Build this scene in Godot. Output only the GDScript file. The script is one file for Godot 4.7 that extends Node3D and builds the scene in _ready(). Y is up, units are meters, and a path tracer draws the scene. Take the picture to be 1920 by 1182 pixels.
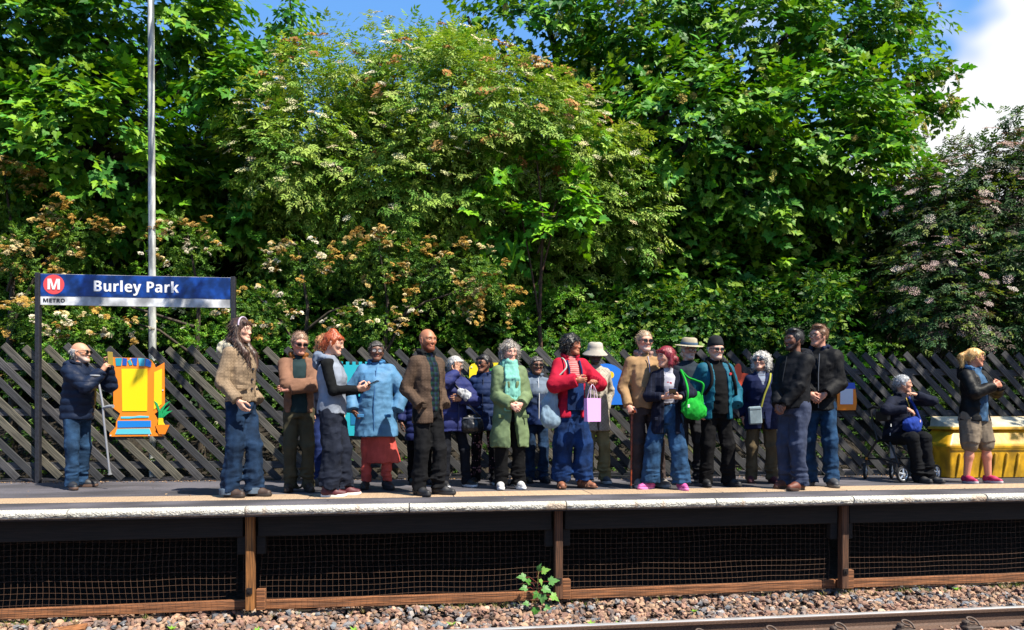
extends Node3D

# ---------------------------------------------------------------- mesh builder
class MB:
	var v := PackedVector3Array()
	var n := PackedVector3Array()
	var c := PackedColorArray()
	var i := PackedInt32Array()
	var col := Color.WHITE

	func tri(a: Vector3, b: Vector3, d: Vector3) -> void:
		var nn := (b - a).cross(d - a).normalized()
		var k := v.size()
		v.append(a); v.append(b); v.append(d)
		for q in 3:
			n.append(nn); c.append(col)
		i.append(k); i.append(k + 2); i.append(k + 1)

	func quad(a: Vector3, b: Vector3, d: Vector3, e: Vector3) -> void:
		var nn := (d - a).cross(e - b).normalized()
		var k := v.size()
		v.append(a); v.append(b); v.append(d); v.append(e)
		for q in 4:
			n.append(nn); c.append(col)
		i.append_array(PackedInt32Array([k, k + 2, k + 1, k, k + 3, k + 2]))

	# box with chamfered edges
	func box(ctr: Vector3, size: Vector3, bs := Basis(), bev := 0.0) -> void:
		var h := size * 0.5
		if bev <= 0.0:
			for ax in 3:
				for s in [-1.0, 1.0]:
					var u := Vector3(); var w := Vector3(); var o := Vector3()
					o[ax] = h[ax] * s
					u[(ax + 1) % 3] = h[(ax + 1) % 3]
					w[(ax + 2) % 3] = h[(ax + 2) % 3] * s
					quad(ctr + bs * (o - u - w), ctr + bs * (o + u - w), ctr + bs * (o + u + w), ctr + bs * (o - u + w))
			return
		var b := minf(bev, minf(h.x, minf(h.y, h.z)) * 0.9)
		for ax in 3:
			var a1 := (ax + 1) % 3
			var a2 := (ax + 2) % 3
			for s in [-1.0, 1.0]:
				var o := Vector3(); var u := Vector3(); var w := Vector3()
				o[ax] = h[ax] * s
				u[a1] = h[a1] - b
				w[a2] = (h[a2] - b) * s
				quad(ctr + bs * (o - u - w), ctr + bs * (o + u - w), ctr + bs * (o + u + w), ctr + bs * (o - u + w))
				for t in [-1.0, 1.0]:
					var p0 := Vector3(); var p1 := Vector3()
					p0[ax] = h[ax] * s; p0[a1] = (h[a1] - b) * t
					p1[ax] = (h[ax] - b) * s; p1[a1] = h[a1] * t
					var e := Vector3(); e[a2] = (h[a2] - b) * s * t
					quad(ctr + bs * (p0 - e), ctr + bs * (p1 - e), ctr + bs * (p1 + e), ctr + bs * (p0 + e))
		for sx in [-1.0, 1.0]:
			for sy in [-1.0, 1.0]:
				for sz in [-1.0, 1.0]:
					var pa := Vector3(h.x * sx, (h.y - b) * sy, (h.z - b) * sz)
					var pb := Vector3((h.x - b) * sx, h.y * sy, (h.z - b) * sz)
					var pc := Vector3((h.x - b) * sx, (h.y - b) * sy, h.z * sz)
					if sx * sy * sz > 0:
						tri(ctr + bs * pa, ctr + bs * pb, ctr + bs * pc)
					else:
						tri(ctr + bs * pa, ctr + bs * pc, ctr + bs * pb)

	func tube(pts: Array, rad, sides := 8, caps := true) -> void:
		var m := pts.size()
		var prev := Vector3.ZERO
		var k0 := v.size()
		var last := Vector3.ZERO
		for j in m:
			var p: Vector3 = pts[j]
			var t: Vector3 = ((pts[mini(j + 1, m - 1)] as Vector3) - (pts[maxi(j - 1, 0)] as Vector3)).normalized()
			if j == 0:
				prev = t.cross(Vector3.UP if absf(t.y) < 0.9 else Vector3.RIGHT).normalized()
			else:
				prev = (prev - t * prev.dot(t)).normalized()
			var q := t.cross(prev)
			var r: float = rad if rad is float else rad[j]
			for s in sides:
				var a := TAU * s / sides
				var d := prev * cos(a) + q * sin(a)
				v.append(p + d * r); n.append(d); c.append(col)
			last = t
		for j in m - 1:
			for s in sides:
				var a := k0 + j * sides + s
				var b := k0 + j * sides + (s + 1) % sides
				i.append_array(PackedInt32Array([a, a + sides, b, b, a + sides, b + sides]))
		if caps:
			for e in 2:
				var base := k0 if e == 0 else k0 + (m - 1) * sides
				var kk := v.size()
				var t2: Vector3 = ((pts[0] as Vector3) - (pts[1] as Vector3)).normalized() if e == 0 else last
				for s in sides:
					v.append(v[base + s]); n.append(t2); c.append(col)
				for s in range(1, sides - 1):
					if e == 0: i.append_array(PackedInt32Array([kk, kk + s, kk + s + 1]))
					else: i.append_array(PackedInt32Array([kk, kk + s + 1, kk + s]))

	# polygon (x, y) extruded from z0 to z1
	func prism(poly: PackedVector2Array, z0: float, z1: float, xf := Transform3D()) -> void:
		var p := poly.duplicate()
		if Geometry2D.is_polygon_clockwise(p):
			p.reverse()
		var t := Geometry2D.triangulate_polygon(p)
		var m := p.size()
		for j in range(0, t.size(), 3):
			var A := p[t[j]]; var B := p[t[j + 1]]; var D := p[t[j + 2]]
			if (B - A).cross(D - A) < 0:
				var s := B; B = D; D = s
			tri(xf * Vector3(A.x, A.y, z1), xf * Vector3(B.x, B.y, z1), xf * Vector3(D.x, D.y, z1))
			tri(xf * Vector3(A.x, A.y, z0), xf * Vector3(D.x, D.y, z0), xf * Vector3(B.x, B.y, z0))
		for j in m:
			var A := p[j]; var B := p[(j + 1) % m]
			quad(xf * Vector3(A.x, A.y, z0), xf * Vector3(B.x, B.y, z0), xf * Vector3(B.x, B.y, z1), xf * Vector3(A.x, A.y, z1))

	# closed rings of equal length, smooth
	func rings(rs: Array, cap := true) -> void:
		var m: int = (rs[0] as Array).size()
		var k0 := v.size()
		for j in rs.size():
			for s in m:
				var p: Vector3 = rs[j][s]
				var du: Vector3 = (rs[j][(s + 1) % m] as Vector3) - (rs[j][(s + m - 1) % m] as Vector3)
				var dv: Vector3 = (rs[mini(j + 1, rs.size() - 1)][s] as Vector3) - (rs[maxi(j - 1, 0)][s] as Vector3)
				v.append(p); n.append(du.cross(dv).normalized()); c.append(col)
		for j in rs.size() - 1:
			for s in m:
				var a := k0 + j * m + s
				var b := k0 + j * m + (s + 1) % m
				i.append_array(PackedInt32Array([a, a + m, b, b, a + m, b + m]))
		if cap:
			for e in 2:
				var r: Array = rs[0] if e == 0 else rs[rs.size() - 1]
				var ctr := Vector3.ZERO
				for p in r: ctr += p
				ctr /= m
				for s in m:
					if e == 0: tri(ctr, r[(s + 1) % m], r[s])
					else: tri(ctr, r[s], r[(s + 1) % m])

	func lathe(prof: Array, sides: int, xf := Transform3D()) -> void:
		var rs := []
		for p in prof:
			var r := []
			for s in sides:
				var a := -TAU * s / sides
				r.append(xf * Vector3(p[0] * cos(a), p[1], p[0] * sin(a)))
			rs.append(r)
		rings(rs, true)

	# lumpy ellipsoid, few faces
	func blob(ctr: Vector3, rad: Vector3, rng: RandomNumberGenerator, rough := 0.2, lat := 5, lon := 7, flat := false) -> void:
		var rs := []
		for a in range(1, lat):
			var r := []
			for b in lon:
				var th := PI * a / lat
				var ph := -TAU * (b + 0.5 * (a % 2)) / lon
				r.append(ctr + Vector3(sin(th) * cos(ph), -cos(th), sin(th) * sin(ph)) * rad * (1.0 + rng.randf_range(-rough, rough)))
			rs.append(r)
		var top := ctr + Vector3(0, rad.y, 0)
		var bot := ctr - Vector3(0, rad.y, 0)
		if not flat:
			rings(rs, false)
		else:
			for a in rs.size() - 1:
				for b in lon:
					tri(rs[a][b], rs[a + 1][(b + 1) % lon], rs[a][(b + 1) % lon]) if false else tri(rs[a][b], rs[a][(b + 1) % lon], rs[a + 1][b])
					tri(rs[a][(b + 1) % lon], rs[a + 1][(b + 1) % lon], rs[a + 1][b])
		for b in lon:
			tri(bot, rs[0][(b + 1) % lon], rs[0][b])
			tri(top, rs[-1][b], rs[-1][(b + 1) % lon])

	func add(o: MB, xf: Transform3D, mirror := false) -> void:
		var k := v.size()
		var nb := xf.basis.inverse().transposed()
		for q in o.v.size():
			v.append(xf * o.v[q]); n.append((nb * o.n[q]).normalized())
		c.append_array(o.c)
		if mirror:
			for q in range(0, o.i.size(), 3):
				i.append(k + o.i[q]); i.append(k + o.i[q + 2]); i.append(k + o.i[q + 1])
		else:
			for q in o.i.size():
				i.append(k + o.i[q])

	func mesh() -> ArrayMesh:
		var m := ArrayMesh.new()
		if v.is_empty():
			return m
		var a := []
		a.resize(Mesh.ARRAY_MAX)
		a[Mesh.ARRAY_VERTEX] = v; a[Mesh.ARRAY_NORMAL] = n; a[Mesh.ARRAY_COLOR] = c; a[Mesh.ARRAY_INDEX] = i
		m.add_surface_from_arrays(Mesh.PRIMITIVE_TRIANGLES, a)
		return m

# ---------------------------------------------------------------- distance field, meshed by surface nets
class Field:
	var o: Vector3
	var h: float
	var nx: int
	var ny: int
	var nz: int
	var g := PackedFloat32Array()

	func _init(lo: Vector3, hi: Vector3, cell: float) -> void:
		h = cell
		o = lo
		nx = int(ceil((hi.x - lo.x) / h)) + 1
		ny = int(ceil((hi.y - lo.y) / h)) + 1
		nz = int(ceil((hi.z - lo.z) / h)) + 1
		g.resize(nx * ny * nz)
		g.fill(9.0)

	func span(lo: Vector3, hi: Vector3) -> PackedInt32Array:
		return PackedInt32Array([
			clampi(int(floor((lo.x - o.x) / h)), 0, nx - 1), clampi(int(ceil((hi.x - o.x) / h)), 0, nx - 1),
			clampi(int(floor((lo.y - o.y) / h)), 0, ny - 1), clampi(int(ceil((hi.y - o.y) / h)), 0, ny - 1),
			clampi(int(floor((lo.z - o.z) / h)), 0, nz - 1), clampi(int(ceil((hi.z - o.z) / h)), 0, nz - 1)])

	func cone(a: Vector3, b: Vector3, ra: float, rb: float, k := 0.03, fa := false, fb := false) -> void:
		var ab := b - a
		var L := maxf(ab.length(), 1e-5)
		var ax := ab / L
		var R := maxf(ra, rb) + k + 1.8 * h
		var s := span(a.min(b) - Vector3(R, R, R), a.max(b) + Vector3(R, R, R))
		for y in range(s[2], s[3] + 1):
			for z in range(s[4], s[5] + 1):
				var q := (y * nz + z) * nx
				var p := o + Vector3(s[0] * h, y * h, z * h) - a
				for x in range(s[0], s[1] + 1):
					var t := p.dot(ax)
					var tc := clampf(t, 0.0, L)
					var d := (p - ax * tc).length() - (ra + (rb - ra) * tc / L)
					if fb and t > L:
						d = maxf((p - ax * t).length() - rb, t - L)
					elif fa and t < 0.0:
						d = maxf((p - ax * t).length() - ra, -t)
					p.x += h
					var e := g[q + x]
					var f := absf(e - d)
					if f < k:
						g[q + x] = minf(e, d) - (k - f) * (k - f) / (4.0 * k)
					elif d < e:
						g[q + x] = d

	func ell(ctr: Vector3, r: Vector3, k := 0.02, cut := false) -> void:
		var m := minf(r.x, minf(r.y, r.z))
		var R := r + Vector3.ONE * (k + 1.8 * h)
		var s := span(ctr - R, ctr + R)
		var inv := Vector3.ONE / r
		for y in range(s[2], s[3] + 1):
			for z in range(s[4], s[5] + 1):
				var q := (y * nz + z) * nx
				var p := o + Vector3(s[0] * h, y * h, z * h) - ctr
				for x in range(s[0], s[1] + 1):
					var d := ((p * inv).length() - 1.0) * m
					p.x += h
					var e := g[q + x]
					if cut:
						d = -d
						var f := absf(e - d)
						if f < k:
							g[q + x] = maxf(e, d) + (k - f) * (k - f) / (4.0 * k)
						elif d > e:
							g[q + x] = d
					else:
						var f := absf(e - d)
						if f < k:
							g[q + x] = minf(e, d) - (k - f) * (k - f) / (4.0 * k)
						elif d < e:
							g[q + x] = d

	# stack of ellipses: stations [y, centre x, centre z, half width, half depth], rising
	func loft(st: Array, k := 0.03, capped := true) -> void:
		var y0: float = st[0][0]
		var y1: float = st[-1][0]
		var wx := 0.0
		var wz := 0.0
		for a in st:
			wx = maxf(wx, absf(a[1]) + a[3]); wz = maxf(wz, absf(a[2]) + a[4])
		var R := k + 2.0 * h
		var s := span(Vector3(-wx - R, y0 - R, -wz - R), Vector3(wx + R, y1 + R, wz + R))
		var j := 0
		for y in range(s[2], s[3] + 1):
			var py := o.y + y * h
			while j < st.size() - 2 and py > st[j + 1][0]:
				j += 1
			var A: Array = st[j]
			var B: Array = st[j + 1]
			var t := smoothstep(A[0], B[0], py) * 0.5 + clampf((py - A[0]) / maxf(B[0] - A[0], 1e-4), 0.0, 1.0) * 0.5
			var cx := lerpf(A[1], B[1], t)
			var cz := lerpf(A[2], B[2], t)
			var a := lerpf(A[3], B[3], t)
			var b := lerpf(A[4], B[4], t)
			var m := minf(a, b)
			var ey := maxf(y0 - py, py - y1)
			for z in range(s[4], s[5] + 1):
				var q := (y * nz + z) * nx
				var zz := (o.z + z * h - cz) / b
				zz = zz * zz
				for x in range(s[0], s[1] + 1):
					var xx := (o.x + x * h - cx) / a
					var d := (sqrt(xx * xx + zz) - 1.0) * m
					if d < ey:
						d = ey
					var e := g[q + x]
					var f := absf(e - d)
					if f < k:
						g[q + x] = minf(e, d) - (k - f) * (k - f) / (4.0 * k)
					elif d < e:
						g[q + x] = d

	# cut away a wedge: |x - xc(y)| < w(y), z > zmin, between y0 and y1
	func wedge(y0: float, y1: float, x0: float, x1: float, w0: float, w1: float, zmin: float) -> void:
		var s := span(Vector3(-9, y0 - h, zmin - h), Vector3(9, y1 + h, 9))
		for y in range(s[2], s[3] + 1):
			var py := o.y + y * h
			var t := clampf((py - y0) / (y1 - y0), 0.0, 1.0)
			var xc := lerpf(x0, x1, t)
			var w := lerpf(w0, w1, t)
			for z in range(s[4], s[5] + 1):
				var pz := o.z + z * h
				var q := (y * nz + z) * nx
				for x in nx:
					var d := maxf(maxf(absf(o.x + x * h - xc) - w, zmin - pz), maxf(y0 - py, py - y1))
					if -d > g[q + x]:
						g[q + x] = -d

	# keep only what lies on the far side of a plane
	func plane(p0: Vector3, nn: Vector3) -> void:
		var q := 0
		for y in ny:
			for z in nz:
				var d := (o + Vector3(0, y * h, z * h) - p0).dot(nn)
				var st := nn.x * h
				for x in nx:
					if d > g[q]:
						g[q] = d
					d += st
					q += 1

	func ripple(noise: FastNoiseLite, amp: float, sc: Vector3, quilt := 0.0, pitch := 0.09) -> void:
		var lim := 3.0 * h + amp + quilt
		var q := 0
		for y in ny:
			var py := o.y + y * h
			var qy := quilt * (absf(sin(py * PI / pitch)) - 0.6)
			for z in nz:
				var pz := o.z + z * h
				for x in nx:
					if absf(g[q]) < lim:
						g[q] -= amp * noise.get_noise_3d((o.x + x * h) * sc.x, py * sc.y, pz * sc.z) + qy
					q += 1

	# creases gathered round a joint
	func crumple(noise: FastNoiseLite, ctr: Vector3, rad: float, amp: float, sc: Vector3) -> void:
		var R := Vector3(rad, rad, rad)
		var s := span(ctr - R, ctr + R)
		var lim := 3.0 * h + amp
		for y in range(s[2], s[3] + 1):
			for z in range(s[4], s[5] + 1):
				var q := (y * nz + z) * nx
				var p := o + Vector3(s[0] * h, y * h, z * h)
				for x in range(s[0], s[1] + 1):
					if absf(g[q + x]) < lim:
						var w := 1.0 - p.distance_to(ctr) / rad
						if w > 0.0:
							g[q + x] -= amp * minf(w * 2.0, 1.0) * noise.get_noise_3d(p.x * sc.x, p.y * sc.y, p.z * sc.z)
					p.x += h

	func mesh(mb: MB, tint: Color) -> void:
		var idx := PackedInt32Array()
		idx.resize(nx * ny * nz)
		idx.fill(-1)
		var near := h * 3.6
		var sl := nz * nx
		for y in ny - 1:
			for z in nz - 1:
				var row := (y * nz + z) * nx
				for x in nx - 1:
					var q := row + x
					var a := g[q]
					if a > near or a < -near:
						continue
					var b := g[q + 1]; var c := g[q + nx]; var d := g[q + nx + 1]
					var e := g[q + sl]; var f := g[q + sl + 1]; var k := g[q + sl + nx]; var l := g[q + sl + nx + 1]
					var neg := int(a < 0) + int(b < 0) + int(c < 0) + int(d < 0) + int(e < 0) + int(f < 0) + int(k < 0) + int(l < 0)
					if neg == 0 or neg == 8:
						continue
					var p := Vector3.ZERO
					var m := 0
					# edges along x
					if (a < 0) != (b < 0): p += Vector3(a / (a - b), 0, 0); m += 1
					if (c < 0) != (d < 0): p += Vector3(c / (c - d), 0, 1); m += 1
					if (e < 0) != (f < 0): p += Vector3(e / (e - f), 1, 0); m += 1
					if (k < 0) != (l < 0): p += Vector3(k / (k - l), 1, 1); m += 1
					# along z
					if (a < 0) != (c < 0): p += Vector3(0, 0, a / (a - c)); m += 1
					if (b < 0) != (d < 0): p += Vector3(1, 0, b / (b - d)); m += 1
					if (e < 0) != (k < 0): p += Vector3(0, 1, e / (e - k)); m += 1
					if (f < 0) != (l < 0): p += Vector3(1, 1, f / (f - l)); m += 1
					# along y
					if (a < 0) != (e < 0): p += Vector3(0, a / (a - e), 0); m += 1
					if (b < 0) != (f < 0): p += Vector3(1, b / (b - f), 0); m += 1
					if (c < 0) != (k < 0): p += Vector3(0, c / (c - k), 1); m += 1
					if (d < 0) != (l < 0): p += Vector3(1, d / (d - l), 1); m += 1
					p /= m
					idx[q] = mb.v.size()
					mb.v.append(o + (Vector3(x, y, z) + p) * h)
					var nn := Vector3((b + d + f + l) - (a + c + e + k), (e + f + k + l) - (a + b + c + d), (c + d + k + l) - (a + b + e + f))
					mb.n.append(nn.normalized())
					mb.c.append(tint)
					# quads round the three edges that leave the low corner
					if y > 0 and z > 0 and (a < 0) != (b < 0):
						_q(mb, idx[q], idx[q - sl], idx[q - sl - nx], idx[q - nx], a >= 0)
					if x > 0 and y > 0 and (a < 0) != (c < 0):
						_q(mb, idx[q], idx[q - 1], idx[q - 1 - sl], idx[q - sl], a >= 0)
					if x > 0 and z > 0 and (a < 0) != (e < 0):
						_q(mb, idx[q], idx[q - nx], idx[q - nx - 1], idx[q - 1], a >= 0)

	func _q(mb: MB, a: int, b: int, c: int, d: int, flip: bool) -> void:
		if a < 0 or b < 0 or c < 0 or d < 0:
			return
		# order decided by the vertex normals, so that faces run clockwise seen from outside
		var nn := (mb.v[c] - mb.v[a]).cross(mb.v[d] - mb.v[b])
		if nn.dot(mb.n[a] + mb.n[b] + mb.n[c] + mb.n[d]) > 0.0:
			mb.i.append_array(PackedInt32Array([a, c, b, a, d, c]))
		else:
			mb.i.append_array(PackedInt32Array([a, b, c, a, c, d]))

# ---------------------------------------------------------------- nodes
var used := {}
var rng := RandomNumberGenerator.new()
var mats := {}
var tex := {}

func numbered(called: String, parent: Node) -> String:
	var key := str(parent.get_instance_id()) + called
	var k: int = used.get(key, 0)
	used[key] = k + 1
	return called if k == 0 else "%s_%03d" % [called, k]

func obj(called: String, mb, m: Material, parent: Node = self) -> MeshInstance3D:
	var o := MeshInstance3D.new()
	o.name = numbered(called, parent)
	o.mesh = mb.mesh() if mb is MB else mb
	o.material_override = m
	parent.add_child(o, true)
	return o

func tag(o: Node, label: String, category: String, group := "") -> Node:
	o.set_meta("label", label)
	o.set_meta("category", category)
	if group: o.set_meta("group", group)
	return o

func thing(called: String, label: String, category: String, at := Vector3.ZERO, turn := 0.0, group := "") -> Node3D:
	var o := Node3D.new()
	o.name = numbered(called, self)
	add_child(o, true)
	o.position = at
	o.rotation.y = deg_to_rad(turn)
	tag(o, label, category, group)
	return o

func struct(called: String, mb, m: Material) -> MeshInstance3D:
	var o := obj(called, mb, m)
	o.set_meta("kind", "structure")
	return o

func copies(called: String, mesh: Mesh, m: Material, parent: Node, where: Array, tint: PackedColorArray) -> MultiMeshInstance3D:
	var mm := MultiMesh.new()
	mm.transform_format = MultiMesh.TRANSFORM_3D
	mm.use_colors = true
	mm.mesh = mesh
	mm.instance_count = where.size()
	for k in where.size():
		mm.set_instance_transform(k, where[k])
		mm.set_instance_color(k, tint[k])
	var o := MultiMeshInstance3D.new()
	o.name = numbered(called, parent)
	o.multimesh = mm
	o.material_override = m
	o.set_meta("kind", "stuff")
	parent.add_child(o, true)
	return o

func lin(h: String, f := 1.0) -> Color:
	var k := Color(h).srgb_to_linear()
	return Color(k.r * f, k.g * f, k.b * f)

func noise(freq: float, oct := 3, type := FastNoiseLite.TYPE_SIMPLEX_SMOOTH, sd := 1) -> FastNoiseLite:
	var f := FastNoiseLite.new()
	f.noise_type = type
	f.frequency = freq
	f.seed = sd
	f.fractal_type = FastNoiseLite.FRACTAL_FBM if oct > 1 else FastNoiseLite.FRACTAL_NONE
	f.fractal_octaves = oct
	return f

func ntex(key: String, freq: float, oct: int, lo: Color, hi: Color, type := FastNoiseLite.TYPE_SIMPLEX_SMOOTH, size := 256, p0 := 0.25, p1 := 0.75) -> Texture2D:
	if tex.has(key): return tex[key]
	var t := NoiseTexture2D.new()
	t.width = size; t.height = size; t.seamless = true
	t.noise = noise(freq, oct, type, key.hash() % 1000)
	var gr := Gradient.new()
	gr.set_color(0, lo); gr.set_color(1, hi)
	gr.set_offset(0, p0); gr.set_offset(1, p1)
	t.color_ramp = gr
	tex[key] = t
	return t

func itex(key: String, size: int, f: Callable) -> Texture2D:
	if tex.has(key): return tex[key]
	var im := Image.create(size, size, false, Image.FORMAT_RGB8)
	for y in size:
		for x in size:
			im.set_pixel(x, y, f.call(x, y))
	tex[key] = ImageTexture.create_from_image(im)
	return tex[key]

func grey(v: float) -> Color:
	return Color(v, v, v)

# plain or textured material; scale is texture repeats per metre on each axis
func mat(key: String, col: Color, rough := 0.8, t: Texture2D = null, sc := Vector3.ONE, bump: Texture2D = null, depth := 0.0, world := false, metal := 0.0) -> StandardMaterial3D:
	if mats.has(key): return mats[key]
	var m := StandardMaterial3D.new()
	m.resource_name = key
	m.albedo_color = col
	m.roughness = rough
	m.metallic = metal
	m.vertex_color_use_as_albedo = true
	m.cull_mode = BaseMaterial3D.CULL_DISABLED
	if t or bump:
		m.uv1_triplanar = true
		m.uv1_world_triplanar = world
		m.uv1_scale = sc
	if t: m.albedo_texture = t
	if bump:
		m.heightmap_enabled = true
		m.heightmap_texture = bump
		m.heightmap_scale = depth
	mats[key] = m
	return m

# ---------------------------------------------------------------- the scene
func _ready():
	rng.seed = 7
	# camera: level, looking slightly right along the platform, lens shifted up
	var cam := Camera3D.new()
	cam.name = "camera"
	add_child(cam)
	cam.position = Vector3(0, 0.8, 0)
	cam.rotation.y = deg_to_rad(-7.746)
	cam.set_frustum(2.0 * 0.05 * 591.0 / 1280.0, Vector2(0, 0.05 * 191.0 / 1280.0), 0.05, 600.0)
	cam.current = true
	# sky and sun
	var e := Environment.new()
	e.background_mode = Environment.BG_SKY
	e.sky = Sky.new()
	var pan := PanoramaSkyMaterial.new()
	pan.panorama = sky_picture()
	e.sky.sky_material = pan
	e.background_energy_multiplier = SKY_ENERGY
	e.tonemap_mode = Environment.TONE_MAPPER_LINEAR
	e.tonemap_exposure = EXPOSURE
	e.sdfgi_enabled = true
	e.ssao_enabled = true
	e.ssil_enabled = true
	var we := WorldEnvironment.new()
	we.name = "world"
	we.environment = e
	add_child(we)
	var sun := DirectionalLight3D.new()
	sun.name = "sun"
	sun.light_color = Color(1.0, 0.965, 0.9)
	sun.light_energy = SUN_ENERGY
	sun.light_angular_distance = 0.5
	sun.shadow_enabled = true
	sun.sky_mode = DirectionalLight3D.SKY_MODE_LIGHT_ONLY
	add_child(sun)
	sun.look_at_from_position(Vector3.ZERO, SUN_DIR, Vector3.UP)
	make_textures()
	build_ground()
	build_platform()
	build_track()
	build_fence()
	build_sign()
	build_art()
	build_bin()
	build_plants()
	build_people()
	build_carried()

const ORD := ["first", "second", "third", "fourth", "fifth", "sixth", "seventh", "eighth", "ninth", "tenth", "eleventh", "twelfth", "thirteenth"]
const SKY_ENERGY := 0.45
const EXPOSURE := 2.15
const SUN_ENERGY := 1.6
const SUN_DIR := Vector3(-0.8, -1.75, -0.87)

func sky_picture() -> ImageTexture:
	var w := 1024
	var hh := 512
	var im := Image.create(w, hh, false, Image.FORMAT_RGBF)
	var n1 := noise(1.9, 5, FastNoiseLite.TYPE_SIMPLEX_SMOOTH, 11)
	var n2 := noise(4.5, 6, FastNoiseLite.TYPE_SIMPLEX_SMOOTH, 5)
	for y in hh:
		var el := (0.5 - (y + 0.5) / hh) * PI
		for x in w:
			if el < -0.06:
				im.set_pixel(x, y, Color(0.16, 0.15, 0.13))
				continue
			var az := wrapf((x + 0.5) / w * TAU, -PI, PI)
			var d := Vector3(sin(az) * cos(el), sin(el), -cos(az) * cos(el))
			var up := clampf(d.y, 0.0, 1.0)
			var blue := Color(0.36, 0.68, 1.12).lerp(Color(0.10, 0.36, 0.95), pow(up, 0.55))
			blue = blue.lerp(Color(0.62, 0.76, 0.95), pow(1.0 - up, 7.0))
			# cloud: large drifts at a scale of tens of degrees, a bank to the right of north-east
			var q := Vector3(d.x, d.y * 1.7, d.z)
			var f := n1.get_noise_3dv(q) * 0.85 + n2.get_noise_3dv(q) * 0.55
			var bank := smoothstep(-0.10, 0.10, az - 0.665 - 0.86 * (el - 0.375)) * (1.0 - smoothstep(2.0, 2.7, az))
			var low := 1.0 - smoothstep(0.15, 0.75, el)
			var cl := smoothstep(0.14, 0.36, f * (0.8 - 0.2 * bank) + bank * (0.62 + 0.1 * low) - 0.16)
			var lum := 1.08 + 0.30 * n2.get_noise_3dv(q * 1.3 + Vector3(4, 1, 2)) + 0.1 * up
			im.set_pixel(x, y, blue.lerp(Color(lum, lum * 1.01, lum * 1.03), cl))
	return ImageTexture.create_from_image(im)

func make_textures() -> void:
	ntex("soft", 0.012, 4, grey(0.62), grey(1.0))
	ntex("softer", 0.012, 3, grey(0.86), grey(1.0))
	ntex("fine", 0.05, 4, grey(0.7), grey(1.0))
	ntex("grain", 0.03, 5, grey(0.6), grey(1.0), FastNoiseLite.TYPE_SIMPLEX_SMOOTH, 256, 0.3, 0.72)
	ntex("bump", 0.02, 5, grey(0.0), grey(1.0))
	ntex("bumpfine", 0.07, 4, grey(0.0), grey(1.0))
	ntex("fold", 0.011, 3, grey(0.0), grey(1.0))
	itex("speck", 256, func(_x, _y):
		var v := 0.72 + rng.randf() * 0.2
		if rng.randf() < 0.012: v = 1.0
		return Color(v, v, v * 1.0))
	itex("weave", 64, func(x, y):
		var v := 0.84 + 0.12 * float((x / 2 + y / 2) % 2) - rng.randf() * 0.12
		return grey(v))
	itex("denim", 128, func(x, y):
		var v := 0.72 + 0.2 * float((x + y) % 4 < 2) - rng.randf() * 0.22
		return Color(v, v, v * 1.0))
	itex("tweed", 128, func(x, y):
		var v := 0.72 + rng.randf() * 0.28
		if (x / 2) % 16 == 0 or (y / 2) % 16 == 0: v *= 0.72
		if ((x / 2) % 16 < 6) != ((y / 2) % 16 < 6): v *= 0.9
		return Color(v, v * 0.98, v * 0.95))
	itex("tartan", 128, func(x, y):
		var r := rng.randf() * 0.1
		var a := 1.0 if (x / 16) % 2 == 0 else 0.45
		var b := 1.0 if (y / 16) % 2 == 0 else 0.45
		var k := (a + b) * 0.5 - r
		var c := Color(0.06 * k, 0.24 * k, 0.2 * k) if (x / 32 + y / 32) % 2 == 0 else Color(0.09 * k, 0.13 * k, 0.28 * k)
		return c if x % 32 != 3 and y % 32 != 3 else Color(0.22, 0.26, 0.24))
	var fl := []
	for k in 26:
		fl.append([rng.randi_range(0, 127), rng.randi_range(0, 127), rng.randi_range(3, 6)])
	itex("floral", 128, func(x, y):
		for q in fl:
			var dx: int = absi(x - q[0]); var dy: int = absi(y - q[1])
			if mini(dx, 128 - dx) + mini(dy, 128 - dy) < q[2]:
				return Color(0.78, 0.5, 0.55) if (x + y) % 3 else Color(0.85, 0.75, 0.75)
		return Color(0.05, 0.05, 0.07))
	itex("stripe", 64, func(_x, y):
		return Color(1, 1, 1) if (y / 6) % 2 == 0 else Color(0.72, 0.5, 0.52))
	itex("pin", 64, func(x, _y):
		return Color(1, 1, 1) if x % 16 < 2 else Color(0.62, 0.62, 0.66))
	itex("cable", 128, func(x, y):
		var k: float = absf(sin(x * TAU / 64.0 + sin(y * TAU / 32.0) * 1.2)) * 0.25 + 0.1 * absf(sin(y * TAU / 8.0))
		return grey(0.65 + k))
	itex("blister", 64, func(x, y):
		var d := Vector2(x % 32 - 16, y % 32 - 16).length()
		return grey(clampf((10.0 - d) / 4.0, 0.0, 1.0)))

func wood(key: String, hex: String, sc := Vector3(1.2, 14, 14), rough := 0.85) -> StandardMaterial3D:
	return mat(key, Color(hex), rough, tex["grain"], sc, tex["grain"], 0.12)

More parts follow.
